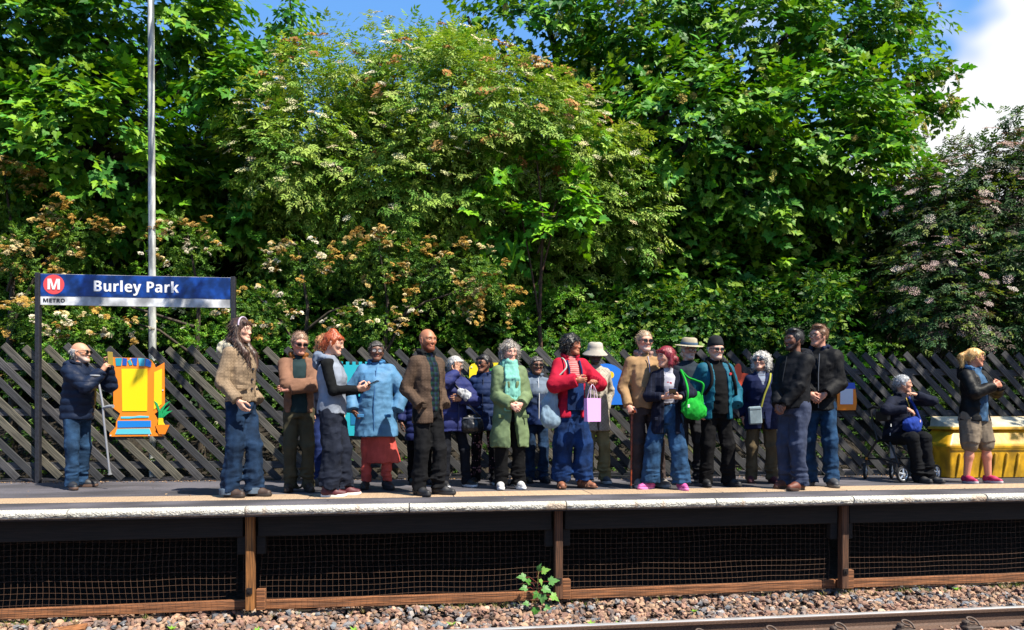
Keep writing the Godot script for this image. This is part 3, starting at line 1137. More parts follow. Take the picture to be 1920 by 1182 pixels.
# five-lobed leaf in the xy plane, tip along +y, about one unit wide, gently cupped
func palmate(droop := 0.25) -> ArrayMesh:
	var o := [[0.0, -0.02], [0.16, -0.12], [0.34, -0.06], [0.30, 0.06], [0.50, 0.24], [0.36, 0.26], [0.40, 0.36], [0.22, 0.36], [0.20, 0.56], [0.12, 0.62], [0.0, 0.86]]
	var pts := []
	for p in o: pts.append(Vector2(p[0], p[1]))
	for k in range(o.size() - 2, 0, -1): pts.append(Vector2(-o[k][0], o[k][1]))
	var m := MB.new()
	var z := func(p: Vector2) -> Vector3: return Vector3(p.x, p.y, 0.22 * absf(p.x) - droop * p.y * p.y - 0.25 * p.x * p.x)
	var ctr := Vector2(0, 0.16)
	for k in pts.size():
		m.tri(z.call(ctr), z.call(pts[k]), z.call(pts[(k + 1) % pts.size()]))
	return m.mesh()

# lance-shaped leaflet
func lance(m: MB, base: Vector3, dir: Vector3, up: Vector3, len: float, wid: float) -> void:
	var s := dir.cross(up).normalized()
	var a := base
	var b := base + dir * len * 0.35 - s * wid + up * wid * 0.3
	var c := base + dir * len * 0.35 + s * wid + up * wid * 0.3
	var d := base + dir * len - up * len * 0.12
	var mid := base + dir * len * 0.4
	m.tri(a, mid, b); m.tri(a, c, mid); m.tri(b, mid, d); m.tri(mid, c, d)

func pinnate() -> ArrayMesh:
	var m := MB.new()
	for k in 2:
		for s in [-1, 1]:
			lance(m, Vector3(0, 0.18 + 0.3 * k, -0.03 * k), Vector3(s * 0.8, 0.55, -0.1).normalized(), Vector3(0, 0, 1), 0.46 - 0.04 * k, 0.10)
	lance(m, Vector3(0, 0.62, -0.06), Vector3(0, 1, -0.15).normalized(), Vector3(0, 0, 1), 0.46, 0.11)
	m.tube([Vector3(0, -0.1, 0.02), Vector3(0, 0.3, 0), Vector3(0, 0.65, -0.06)], 0.012, 3, false)
	return m.mesh()

func sprig(sd: int) -> ArrayMesh:
	var r := RandomNumberGenerator.new()
	r.seed = sd
	var m := MB.new()
	for k in 11:
		var t := k / 10.0
		var a := k * 2.4
		var d := Vector3(cos(a), 0.7 + t, sin(a)).normalized()
		var up := Vector3(r.randfn(0, 0.5), 0.4, 1.0)
		up = (up - d * up.dot(d)).normalized()
		lance(m, Vector3(0.03 * cos(a), t * 0.75, 0.03 * sin(a)), d, up, r.randf_range(0.3, 0.42), r.randf_range(0.08, 0.11))
	m.tube([Vector3(0, -0.15, 0), Vector3(0, 0.8, 0)], 0.015, 3, false)
	return m.mesh()

# flat head of tiny flowers
func umbel(sd: int, flat: float, n: int, sz: float) -> ArrayMesh:
	var r := RandomNumberGenerator.new()
	r.seed = sd
	var m := MB.new()
	for k in n:
		var a := k * 2.39996
		var q := sqrt((k + 0.5) / n) * 0.5
		var p := Vector3(q * cos(a), r.randf_range(-0.03, 0.03) + flat * (0.25 - q * q), q * sin(a))
		m.col = Color.WHITE * r.randf_range(0.75, 1.1)
		var s := sz * r.randf_range(0.7, 1.2)
		var t := Vector3(r.randfn(0, 0.3), 1, r.randfn(0, 0.3)).normalized()
		var u := t.cross(Vector3.RIGHT).normalized().rotated(t, r.randf() * TAU)
		var w := t.cross(u)
		m.tri(p + u * s, p + (u * -0.5 + w * 0.87) * s, p + (u * -0.5 - w * 0.87) * s)
		m.tri(p - u * s + t * 0.01, p + (u * 0.5 - w * 0.87) * s + t * 0.01, p + (u * 0.5 + w * 0.87) * s + t * 0.01)
	return m.mesh()

func facing(dir: Vector3, up: Vector3) -> Basis:
	var y := dir.normalized()
	var z := (up - y * up.dot(y))
	z = z.normalized() if z.length() > 0.01 else y.cross(Vector3.RIGHT).normalized()
	return Basis(y.cross(z), y, z)

# leaves in sprays over lobes [x, y, z, rx, ry, rz]
func sprays(lobes: Array, per_m2: float, per_spray: int, size: Vector2, pal: Array, r: RandomNumberGenerator, flat := 0.6, spread := 0.3, hang := 0.35) -> Array:
	var where := []
	var tint := PackedColorArray()
	var cols := []
	for p in pal: cols.append(lin(p))
	var nz := noise(1.3, 2, FastNoiseLite.TYPE_SIMPLEX_SMOOTH, 77)
	for L in lobes:
		var ctr := Vector3(L[0], L[1], L[2])
		var rad := Vector3(L[3], L[4], L[5])
		var area := TAU * 2.0 * pow((pow(rad.x * rad.y, 1.6) + pow(rad.x * rad.z, 1.6) + pow(rad.y * rad.z, 1.6)) / 3.0, 1.0 / 1.6)
		var cnt := int(area * per_m2)
		for k in cnt:
			var d := Vector3(r.randfn(0, 1), r.randfn(0, 1), r.randfn(0, 1)).normalized()
			if d.z < -0.55: continue
			var depth := 1.0 - 0.55 * pow(r.randf(), 1.6)
			var p := ctr + d * rad * depth
			var dens := nz.get_noise_3dv(p)
			if dens < -0.12 and r.randf() < 0.25 - dens * 1.6: continue
			p += d * dens * 0.5
			var outw := (d / rad).normalized()
			var grow := (outw + Vector3(0, r.randf_range(-0.25, 0.35), 0.25) + Vector3(r.randfn(0, 0.3), 0, r.randfn(0, 0.3))).normalized()
			var up := (Vector3.UP * flat + outw * (1.0 - flat) + Vector3(r.randfn(0, 0.2), 0, r.randfn(0, 0.2))).normalized()
			var side := grow.cross(up).normalized()
			var base: Color = cols[r.randi() % cols.size()]
			var young := r.randf()
			for j in per_spray:
				var t := (j + 0.5) / per_spray
				var s := -1.0 if j % 2 else 1.0
				var lp := p + grow * (t - 0.5) * spread * 2.0 + side * s * spread * 0.35 * (1.1 - t) - Vector3.UP * (t * t) * spread * 0.5
				var ld := (grow * (0.35 + t) + side * s * (1.0 - 0.5 * t) + Vector3.DOWN * hang + Vector3(r.randfn(0, 0.25), r.randfn(0, 0.25), r.randfn(0, 0.25))).normalized()
				var ln := (up + outw * 0.35 + Vector3(r.randfn(0, 0.28), r.randfn(0, 0.28), r.randfn(0, 0.28))).normalized()
				var sz := r.randf_range(size.x, size.y) * (1.1 - 0.45 * t * young)
				where.append(Transform3D(facing(ld, ln).scaled_local(Vector3.ONE * sz), lp))
				var c := base * r.randf_range(0.75, 1.25)
				if t > 0.6 and young > 0.5: c = c.lerp(Color(0.26, 0.36, 0.04), 0.5)
				tint.append(c)
	return [where, tint]

func near_first(a: Array, n: int) -> Array:
	# the n leaves that show largest: nearest to the viewer's side and inside the picture
	var ix := range(a[0].size())
	var key := PackedFloat32Array()
	for t in a[0]:
		var q: Vector3 = t.origin
		key.append(q.z + t.basis.y.length() * 3.0 - (50.0 if absf(q.x * 0.99 - 1.0) > absf(q.z) * 0.75 + 1.0 or q.y > 6.9 else 0.0))
	ix.sort_custom(func(p, q): return key[p] > key[q])
	return ix.slice(0, n)

# a plant: foliage as one mass, except for its nearest leaves, each its own part
func crown(t: Node3D, mesh: Mesh, m: Material, a: Array, single: int, called := "leaf") -> void:
	var pick := {}
	if single > 0:
		var shades := []
		for k in 6:
			var lm: StandardMaterial3D = m.duplicate()
			lm.albedo_color = (a[1][(k * 37) % a[1].size()] as Color).linear_to_srgb()
			lm.resource_name = m.resource_name + str(k)
			shades.append(lm)
		for k in near_first(a, single):
			pick[k] = true
			var o := obj(called, mesh, shades[k % 6], t)
			o.transform = a[0][k]
	var w := []
	var c := PackedColorArray()
	for k in a[0].size():
		if not pick.has(k):
			w.append(a[0][k]); c.append(a[1][k])
	copies("foliage", mesh, m, t, w, c)

func limbs(t: Node3D, root: Vector3, ends: Array, r0: float, hex := "3a3028") -> void:
	var r := RandomNumberGenerator.new()
	r.seed = 5 + int(root.x * 10)
	var bark := wood("bark" + hex, hex, Vector3(5, 1.5, 5))
	var top: Vector3 = ends[0]
	var m := MB.new()
	var fork := root.lerp(top, 0.35)
	m.tube([root - Vector3(0, 0.4, 0), root + Vector3(0.02, 0.3, 0), fork, root.lerp(top, 0.7) + Vector3(0.1, 0, 0), top], PackedFloat32Array([r0 * 1.35, r0 * 1.05, r0 * 0.8, r0 * 0.5, r0 * 0.15]), 9)
	obj("trunk", m, bark, t)
	for k in range(1, ends.size()):
		m = MB.new()
		var s := root.lerp(top, 0.25 + 0.45 * k / ends.size())
		var e: Vector3 = ends[k]
		m.tube([s, s.lerp(e, 0.4) + Vector3(0, 0.15, 0.05), s.lerp(e, 0.75) + Vector3(r.randfn(0, 0.08), 0.1, 0), e], PackedFloat32Array([r0 * 0.5, r0 * 0.36, r0 * 0.22, r0 * 0.08]), 6)
		obj("limb", m, bark, t)

func centres(lobes: Array) -> Array:
	var o := []
	for L in lobes: o.append(Vector3(L[0], L[1] + L[4] * 0.6, L[2] + L[5] * 0.2))
	return o

func flowers(t: Node3D, called: String, mesh: Mesh, m: Material, lobes: Array, n: int, size: Vector2, pal: Array, r: RandomNumberGenerator, out := 1.03, yup := 0.9, single := 0) -> void:
	var w := []
	var c := PackedColorArray()
	for k in n:
		var L: Array = lobes[r.randi() % lobes.size()]
		var d := Vector3(r.randfn(0, 1), r.randfn(0.35, 0.8), absf(r.randfn(0, 1))).normalized()
		var p := Vector3(L[0], L[1], L[2]) + d * Vector3(L[3], L[4], L[5]) * (out + r.randf_range(-0.1, 0.08))
		var ny := (Vector3.UP * yup + d * (1.2 - yup) + Vector3(r.randfn(0, 0.2), 0, 0.25 + r.randfn(0, 0.2))).normalized()
		w.append(Transform3D(facing(ny, Vector3(r.randf() - 0.5, 0.1, 1)).scaled_local(Vector3.ONE * r.randf_range(size.x, size.y)), p))
		c.append(lin(pal[r.randi() % pal.size()], r.randf_range(0.8, 1.15)))
	if single > 0:
		for k in mini(single, n):
			var lm: StandardMaterial3D = mat(m.resource_name + pal[k % pal.size()], Color(pal[k % pal.size()]), 0.9)
			var o := obj(called, mesh, lm, t)
			o.transform = w[k]
		w = w.slice(single); c = c.slice(single)
	if w.size():
		copies(called + "s", mesh, m, t, w, c)

# drooping swags of small blossom
func blossom(t: Node3D, mesh: Mesh, m: Material, lobes: Array, per: int, pal: Array, r: RandomNumberGenerator) -> void:
	var w := []
	var c := PackedColorArray()
	for L in lobes:
		var strands := 17
		for s in strands:
			var d := Vector3(r.randfn(0, 1), r.randfn(0.3, 0.9), absf(r.randfn(0, 0.8))).normalized()
			var p := Vector3(L[0], L[1], L[2]) + d * Vector3(L[3], L[4], L[5]) * r.randf_range(0.6, 1.25) + Vector3(0, 0, 0.12)
			var g := Vector3(d.x * 0.8 + r.randfn(0, 0.4), r.randfn(-0.15, 0.25), 0.35).normalized()
			var base := r.randi() % pal.size()
			for k in per:
				p += g * 0.026
				g = (g + Vector3(r.randfn(0, 0.1), -0.07, 0)).normalized()
				var q := p + Vector3(r.randfn(0, 0.026), r.randfn(0, 0.02), r.randfn(0, 0.026))
				w.append(Transform3D(facing(Vector3(r.randfn(0, 0.6), 1, 0.5 + r.randfn(0, 0.5)), Vector3(0, 0, 1)).scaled_local(Vector3.ONE * r.randf_range(0.05, 0.085)), q))
				c.append(lin(pal[base if r.randf() < 0.7 else r.randi() % pal.size()], r.randf_range(0.75, 1.2)))
	copies("blossom", mesh, m, t, w, c)

func build_plants() -> void:
	var r := RandomNumberGenerator.new()
	r.seed = 99
	var maple := palmate(0.25)
	var pin := pinnate()
	var sp := sprig(3)
	var um := umbel(5, 0.25, 34, 0.075)
	var tuft := umbel(8, 0.9, 22, 0.16)
	var lm := leaf_mat("leafmaple", 0.5)
	var le := leaf_mat("leafelder", 0.55)
	var ls := leaf_mat("leafsmall", 0.5)
	var fm := mat("flowermat", Color.WHITE, 0.9)
	fm.backlight_enabled = true
	fm.backlight = Color(0.5, 0.5, 0.45)
	var syc := ["548626", "447a26", "669824", "346826", "4a882e", "78a424"]
	# left sycamore
	var a := [[-5.8,6.3,-11.2,1.77,1.61,1.3],[-6.69,4.76,-11.1,1.18,1.42,1.2],[-4.79,4.74,-10.8,1.41,1.18,1.1],[-4.36,6.89,-11.2,1.4,1.07,1.1],[-3.84,4.39,-11.5,0.93,0.85,0.7],[-5.62,3.67,-11.6,1.26,0.67,0.7],[-3.22,6.87,-11.3,0.59,0.84,0.8],[-2.82,5.75,-11.0,0.74,0.74,0.8],[-2.92,4.65,-11.4,0.94,0.77,0.7],[-2.58,3.89,-11.7,0.97,0.7,0.7],[-6.72,6.66,-11.4,1.3,1.46,1.2]]
	var t := thing("sycamore_tree", "leafy bright green sycamore filling the left of the picture behind the sign", "tree")
	limbs(t, Vector3(-5.6, 0.6, -12.2), centres(a), 0.16)
	crown(t, maple, lm, sprays(a, 21.0, 8, Vector2(0.125, 0.195), syc, r, 0.6, 0.26), 260)
	a = [[-2.38,5.75,-7.25,0.15,0.12,0.16],[-1.5,5.7,-7.25,0.2,0.12,0.18],[-1.05,6.1,-7.0,0.2,0.12,0.2]]
	limbs(t, Vector3(-3.8, 9.6, -11.5), centres(a), 0.04)
	var over := sprays(a, 16.0, 7, Vector2(0.10, 0.15), syc, r, 0.7, 0.13)
	copies("overhanging_foliage", maple, lm, t, over[0], over[1])
	# sprout against the sky
	a = [[-2.2,7.64,-12.2,0.40,0.70,0.5],[-2.25,6.7,-12.0,0.63,0.6,0.6]]
	t = thing("sycamore_tree", "young sycamore top standing against the blue sky, right of the lighting column", "tree")
	limbs(t, Vector3(-2.2, 0.8, -12.4), centres(a), 0.07)
	crown(t, maple, lm, sprays(a, 24.0, 8, Vector2(0.09, 0.15), syc, r, 0.6, 0.24), 60)
	# the big right one
	a = [[2.18,8.23,-13.0,1.44,1.13,1.3],[4.25,8.28,-12.8,1.97,1.55,1.6],[6.19,8.04,-12.3,1.83,1.53,1.6],[7.88,8.32,-12.2,1.54,1.23,1.4],[8.63,7.14,-12.0,0.82,1.02,1.1],[9.67,7.21,-11.9,0.61,0.23,0.4],[9.73,6.71,-11.9,0.49,0.2,0.4],[9.19,8.51,-12.0,0.77,0.51,0.5],[6.75,6.06,-11.4,1.72,1.24,1.3],[4.83,5.94,-11.6,1.8,1.33,1.3],[7.71,5.31,-11.3,1.05,1.05,1.0],[6.04,4.86,-11.6,1.63,0.96,0.9],[4.45,4.5,-11.9,1.16,1.06,0.8],[8.85,6.11,-11.7,0.55,0.4,0.5],[5.32,3.34,-11.8,1.55,0.87,0.7],[6.98,3.48,-11.8,1.18,0.89,0.7],[4.22,3.31,-11.8,0.77,0.77,0.6],[3.69,7.05,-12.7,1.33,1.33,1.2]]
	var main := a
	t = thing("sycamore_tree", "large spreading sycamore on the right, reaching past the top of the picture", "tree")
	limbs(t, Vector3(4.6, 1.4, -13.2), centres(a), 0.2)
	crown(t, maple, lm, sprays(a, 19.0, 8, Vector2(0.125, 0.195), syc, r, 0.6, 0.26), 280)
	a = [[6.6,5.9,-6.5,0.7,0.3,0.5],[7.6,6.1,-6.4,0.8,0.3,0.6],[8.7,6.0,-6.3,0.8,0.35,0.6],[9.8,6.1,-6.2,0.8,0.35,0.6],[10.9,6.0,-6.2,0.8,0.35,0.6]]
	limbs(t, Vector3(7.5, 10.2, -11.5), centres(a), 0.07)
	var shade := sprays(a, 12.0, 7, Vector2(0.13, 0.2), syc, r, 0.7, 0.28)
	copies("overhanging_foliage", maple, lm, t, shade[0], shade[1])
	a = main
	flowers(t, "key_cluster", tuft, fm, a, 320, Vector2(0.10, 0.17), ["8a9a3a", "a0a048", "9c8a3c"], r, 0.98, 0.2)
	# bare-looking stems in the shade at the top
	var bark := wood("bark3a3028", "3a3028", Vector3(5, 1.5, 5))
	for q in [[Vector3(2.4, 5.2, -12.7), Vector3(1.5, 6.6, -12.6), Vector3(0.9, 8.3, -12.8)], [Vector3(2.9, 5.0, -12.6), Vector3(2.7, 6.6, -12.7), Vector3(2.45, 8.6, -12.9)], [Vector3(3.5, 4.6, -12.7), Vector3(3.5, 6.5, -12.7), Vector3(3.75, 8.6, -12.9)], [Vector3(3.3, 5.5, -12.7), Vector3(3.9, 7.0, -12.6), Vector3(4.4, 7.9, -12.6)]]:
		var m := MB.new()
		m.tube(q, PackedFloat32Array([0.075, 0.06, 0.035]), 8)
		obj("limb", m, bark, t)
	# elder in the middle
	a = [[-0.32,6.32,-11.6,1.12,0.85,1.2],[0.59,6.75,-11.9,0.7,0.6,0.8],[-1.4,5.63,-11.2,1.07,0.85,1.2],[-1.85,4.81,-10.9,0.99,0.91,1.0],[0.54,5.49,-10.9,1.44,1.1,1.3],[1.66,5.38,-10.9,1.21,0.9,1.2],[-0.3,4.52,-10.9,1.6,1.09,1.1],[2.56,4.95,-11.0,0.97,0.83,1.0],[3.31,4.3,-11.4,0.92,1.01,0.8],[-1.45,3.82,-11.6,1.32,0.97,0.8],[1.03,3.91,-11.6,1.54,1.09,0.8],[2.53,3.62,-11.7,1.31,1.03,0.7]]
	t = thing("elder_bush", "broad domed elder in the middle with cream and browning flower heads", "bush")
	limbs(t, Vector3(0.4, 0.8, -12.0), centres(a), 0.13, "4a4034")
	crown(t, pin, le, sprays(a, 44.0, 6, Vector2(0.13, 0.2), ["84a442", "6c9636", "94b04c", "5e8a32", "a2b45c"], r, 0.6, 0.2, 0.3), 120, "compound_leaf")
	var upper := a.slice(0, 9)
	flowers(t, "flower_head", um, fm, upper, 330, Vector2(0.11, 0.21), ["d8d2b0", "c8c498", "b8b884", "c8b890"], r, 1.12, 0.75, 120)
	flowers(t, "faded_head", tuft, fm, [a[2], a[5], a[4], a[5]], 90, Vector2(0.12, 0.22), ["a8783c", "9a6c34", "b48c50"], r, 1.12, 0.6)
	# maple seedlings growing through
	a = [[1.73,4.73,-10.3,0.9,0.57,0.45],[1.41,3.93,-10.4,0.8,0.5,0.45],[2.23,3.85,-10.3,0.66,0.5,0.45],[2.78,5.4,-10.8,0.45,0.3,0.35]]
	t = thing("sycamore_sapling", "bright green sycamore sapling growing through the middle of the elder", "sapling")
	limbs(t, Vector3(1.9, 0.8, -10.5), centres(a), 0.04, "5a4030")
	crown(t, maple, lm, sprays(a, 9.0, 7, Vector2(0.15, 0.23), ["5c9a28", "74a822", "4a8a2a"], r, 0.75, 0.28), 150)
	# dark elder on the right
	a = [[9.92,4.96,-10.8,0.94,0.75,0.9],[8.9,4.14,-10.7,1.01,0.92,0.9],[9.95,3.64,-10.4,1.18,1.27,1.0],[8.4,2.78,-10.4,0.8,0.89,0.8],[9.37,2.33,-10.2,1.15,0.71,0.7],[11.09,4.94,-10.6,0.84,0.94,0.9],[10.62,2.8,-10.2,0.81,1.08,0.8]]
	t = thing("dark_elder_bush", "dark-leaved elder with pinkish flower heads at the right edge", "bush")
	limbs(t, Vector3(9.6, 0.7, -11.0), centres(a), 0.1)
	crown(t, pin, le, sprays(a + [[10.25,5.97,-10.6,0.2,0.2,0.2]], 42.0, 6, Vector2(0.13, 0.2), ["3c5e32", "444a34", "30522c", "4a4038", "466a3a", "36582e"], r, 0.6, 0.2, 0.3), 100, "compound_leaf")
	flowers(t, "flower_head", um, fm, a, 180, Vector2(0.12, 0.21), ["bca8a0", "b09894", "a48a82", "c4b8ac"], r, 1.1, 0.5, 100)
	flowers(t, "faded_head", um, fm, [a[0], a[1], a[5]], 50, Vector2(0.14, 0.24), ["8a6450", "7a5040"], r, 1.04, 0.9)
	# hawthorns with browning blossom
	var haw := ["567c2c", "4a7028", "66882c", "3a6026"]
	var bl := ["a88438", "b69242", "98742c", "bea462", "cab888"]
	var sets := [
		["at the far left above the sign", [[-5.69,3.87,-10.4,0.45,0.56,0.5],[-4.61,3.44,-10.3,0.34,0.34,0.35],[-5.21,3.02,-10.2,0.51,0.26,0.4]], 1.0],
		["around the lighting column below and above the sign", [[-3.2,3.2,-10.1,0.37,0.27,0.35],[-4.19,2.0,-9.9,0.51,0.25,0.3],[-5.12,2.1,-9.9,0.57,0.35,0.3]], 0.6],
		["right of the sign", [[-1.73,3.05,-10.2,0.39,0.31,0.35],[-2.25,2.3,-9.9,0.45,0.37,0.3],[-0.65,2.18,-9.9,0.53,0.3,0.3]], 0.6],
		["in the middle above the bald man", [[-0.59,3.09,-10.2,0.63,0.43,0.4],[0.42,2.94,-10.1,0.79,0.5,0.5],[1.05,2.54,-10.0,0.39,0.31,0.35]], 1.0]]
	for s in sets:
		t = thing("hawthorn_bush", "hawthorn with drooping orange-brown faded blossom " + s[0], "bush", Vector3.ZERO, 0, "hawthorns behind the fence")
		limbs(t, Vector3(s[1][0][0] + 0.1, 0.5, -10.3), centres(s[1]), 0.05, "4a4034")
		crown(t, sp, ls, sprays(s[1], 60.0, 3, Vector2(0.09, 0.14), haw, r, 0.5, 0.12, 0.2), 0)
		blossom(t, tuft, fm, s[1], int(11 * s[2]), bl if s[2] > 0.8 else bl + ["cfc4a4", "d8d0bc", "d0c8b0"], r)
	# hedge along the fence
	var hx := [-5.8, -5.02, -4.21, -3.39, -2.55, -1.68, -0.8, 0.11, 1.04, 1.99, 2.97]
	t = thing("mixed_hedge", "fresh green small-leaved hedge just behind the fence, left and middle", "hedge")
	a = []
	for k in hx.size(): a.append([hx[k] * 1.09, 2.22 + 0.14 * (k % 2), -10.95, 0.74, 0.6, 0.4])
	a.append_array([[-1.71,1.9,-9.9,0.52,0.26,0.25],[1.74,1.98,-9.9,0.78,0.2,0.22],[-2.96,1.84,-9.9,0.4,0.22,0.25],[-4.93,1.81,-9.9,0.57,0.25,0.25],[2.75,1.81,-9.9,0.4,0.2,0.2]])
	crown(t, sp, ls, sprays(a, 48.0, 4, Vector2(0.09, 0.15), ["5a9028", "4a7c26", "6ea034", "36642a"], r, 0.5, 0.14, 0.1), 0)
	flowers(t, "flower_head", um, fm, a, 57, Vector2(0.05, 0.1), ["d8d4c0", "c8b890", "b8904c"], r, 1.05, 0.5)
	t = thing("mixed_hedge", "darker hedge and young sycamores behind the fence, right of the middle", "hedge")
	a = []
	for k in 6: a.append([3.5 + k * 1.0, 2.4, -11.0, 0.85, 0.7, 0.45])
	a.append_array([[6.28,2.67,-10.0,0.42,0.5,0.25],[3.72,1.95,-9.95,0.49,0.23,0.2],[6.7,1.83,-9.95,0.34,0.29,0.2],[4.42,2.38,-10.0,0.41,0.33,0.25]])
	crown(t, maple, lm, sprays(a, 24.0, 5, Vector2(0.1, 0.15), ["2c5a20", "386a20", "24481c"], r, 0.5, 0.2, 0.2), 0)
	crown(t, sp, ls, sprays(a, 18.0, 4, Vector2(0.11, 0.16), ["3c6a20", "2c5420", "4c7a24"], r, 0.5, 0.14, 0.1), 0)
	# low growth seen between the slats
	t = thing("undergrowth", "low ivy and weeds growing behind the gaps of the fence", "undergrowth")
	a = []
	for k in 18: a.append([-5.9 + k * 0.9, 0.66 + 0.18 * (k % 2), -9.75, 0.64, 0.8, 0.25])
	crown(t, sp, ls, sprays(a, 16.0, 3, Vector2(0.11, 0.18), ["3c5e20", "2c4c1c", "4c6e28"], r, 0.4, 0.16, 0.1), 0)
	flowers(t, "flower_head", um, fm, a.slice(0, 7), 45, Vector2(0.06, 0.12), ["d0c4a0", "b08c50", "d8d4c0"], r, 1.0, 0.3)
	t.set_meta("kind", "stuff")
	# deep foliage that closes the bank
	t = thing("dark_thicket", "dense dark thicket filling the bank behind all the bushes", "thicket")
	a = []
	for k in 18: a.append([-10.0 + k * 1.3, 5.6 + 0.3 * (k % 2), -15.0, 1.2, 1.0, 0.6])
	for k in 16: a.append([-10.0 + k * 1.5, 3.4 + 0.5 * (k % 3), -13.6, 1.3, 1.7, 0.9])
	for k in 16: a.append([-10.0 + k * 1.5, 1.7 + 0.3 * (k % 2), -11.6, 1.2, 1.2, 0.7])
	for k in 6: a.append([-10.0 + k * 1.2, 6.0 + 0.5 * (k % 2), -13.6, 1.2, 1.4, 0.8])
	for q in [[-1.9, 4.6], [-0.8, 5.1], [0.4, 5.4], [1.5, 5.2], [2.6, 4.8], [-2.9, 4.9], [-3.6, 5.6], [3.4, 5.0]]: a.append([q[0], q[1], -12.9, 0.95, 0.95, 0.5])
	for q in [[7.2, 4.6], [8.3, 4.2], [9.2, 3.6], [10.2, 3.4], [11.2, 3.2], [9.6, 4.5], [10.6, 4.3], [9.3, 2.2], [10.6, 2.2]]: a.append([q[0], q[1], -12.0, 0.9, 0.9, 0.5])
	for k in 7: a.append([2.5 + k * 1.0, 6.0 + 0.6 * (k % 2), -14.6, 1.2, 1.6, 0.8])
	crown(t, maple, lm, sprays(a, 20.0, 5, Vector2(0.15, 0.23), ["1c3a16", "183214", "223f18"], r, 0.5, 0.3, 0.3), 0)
	t.set_meta("kind", "stuff")
	# sapling by the track, every leaf its own
	t = thing("maple_seedling", "small maple seedling with red stalks growing out of the ballast", "seedling", Vector3(1.09, -1.05, -6.42))
	t.scale = Vector3.ONE * 0.86
	var red := mat("redstalk", Color("7a3428"), 0.6)
	var m2 := MB.new()
	m2.tube([Vector3(0, 0, 0), Vector3(0.015, 0.15, 0.02), Vector3(0.03, 0.3, 0.02), Vector3(0.045, 0.44, 0.0)], PackedFloat32Array([0.006, 0.0055, 0.004, 0.003]), 6)
	obj("stem", m2, mat("greenstem", Color("6a6a34"), 0.6), t)
	var g := [leaf_mat("seed1", 0.45), leaf_mat("seed2", 0.45), leaf_mat("seed3", 0.45)]
	g[0].albedo_color = Color("5a8a4a"); g[1].albedo_color = Color("4c8034"); g[2].albedo_color = Color("74a04a")
	for q in [[0.04, 0.46, 0.05, 0.2, 1.0, 0.10], [0.09, 0.43, -0.02, 0.9, 0.35, 0.115], [-0.11, 0.38, 0.03, -1.0, 0.2, 0.12], [0.05, 0.36, 0.07, 0.2, -0.5, 0.085], [-0.10, 0.27, 0.06, -1.0, 0.0, 0.10], [0.16, 0.33, 0.05, 1.0, 0.25, 0.135], [0.08, 0.27, 0.1, 0.6, -0.2, 0.13], [0.07, 0.2, 0.12, -0.1, -0.8, 0.12], [0.18, 0.18, 0.06, 1.0, -0.6, 0.13], [0.02, 0.22, 0.09, -0.5, -0.5, 0.10], [-0.08, 0.10, 0.06, -1.0, 0.1, 0.085], [0.0, 0.05, 0.08, -0.1, -1.0, 0.11], [0.11, 0.05, 0.07, 0.9, -0.4, 0.115], [0.1, 0.24, 0.02, 0.7, 0.3, 0.11], [-0.04, 0.3, -0.06, -0.6, 0.4, 0.1]]:
		var o := obj("leaf", maple, g[rng.randi() % 3], t)
		var base := Vector3(q[0], q[1], q[2])
		var ld := Vector3(q[3], q[4], 0.25).normalized()
		o.transform = Transform3D(facing(ld, Vector3(rng.randfn(0, 0.3), 0.75, 0.8)).scaled_local(Vector3.ONE * q[5]), base)
		m2 = MB.new()
		m2.tube([Vector3(0.02, maxf(q[1] - 0.06, 0.02), 0.01), base.lerp(Vector3(0.02, q[1], 0), 0.4), base], 0.0022, 4, false)
		obj("stalk", m2, red, t)
	# dry grass and litter at the foot of the boards
	var gb := MB.new()
	for k in 9:
		var an := k * 0.7
		lance(gb, Vector3(0.1 * cos(an * 3.0), 0, 0.1 * sin(an * 5.0)), Vector3(cos(an) * 0.7, 1.0, sin(an) * 0.7).normalized(), Vector3(-cos(an), 0.7, -sin(an)).normalized(), 0.6 + 0.4 * sin(an * 7.0), 0.03)
	var gw := []
	var gc := PackedColorArray()
	for k in 420:
		var x := r.randf_range(-4.2, 6.6)
		if sin(x * 3.1) + sin(x * 1.3 + 1.0) < 0.3 and r.randf() < 0.8: continue
		gw.append(Transform3D(Basis(Vector3.UP, r.randf() * TAU).scaled(Vector3.ONE * r.randf_range(0.03, 0.09)), Vector3(x, -1.03, r.randf_range(-6.6, -6.45))))
		gc.append(lin(["8a7a4a", "6a7a34", "9a8a60", "5a7030"][r.randi() % 4]))
	var gt := copies("grass", gb.mesh(), ls, self, gw, gc)
	tag(gt, "sparse dry grass at the foot of the boards beside the ballast", "grass")
	# weeds on the stones
	var weeds := [[-2.1, -6.2, "below the sign"], [-1.37, -6.05, "right of the left post"], [0.05, -6.45, "in the middle, at the foot of the board"], [0.28, -6.0, "in the middle, near the rail"], [1.5, -5.85, "right of the maple seedling"], [-0.55, -5.95, "left of the middle"], [1.75, -5.8, "close to the rail right of the seedling"], [5.62, -6.5, "at the far right"], [2.55, -6.1, "right, below the board"]]
	for q in weeds:
		var w := MB.new()
		for k in 6:
			var an: float = k * 1.1 + q[0]
			lance(w, Vector3.ZERO, Vector3(cos(an), 0.9, sin(an)).normalized(), Vector3(-cos(an), 0.8, -sin(an)).normalized(), rng.randf_range(0.04, 0.075), 0.014)
		var lmw := leaf_mat("weed", 0.5)
		lmw.albedo_color = Color("7aa83a")
		var o := obj("weed", w, lmw, self)
		o.position = Vector3(q[0], -1.035, q[1])
		tag(o, "tiny light green weed on the ballast " + q[2], "weed", "weeds on the ballast")

# ---------------------------------------------------------------- people
var heads := {}
var handm := {}
var shoem := {}
var hairm := {}
var hold := {}
var ripple_noise: FastNoiseLite
var crease_noise: FastNoiseLite

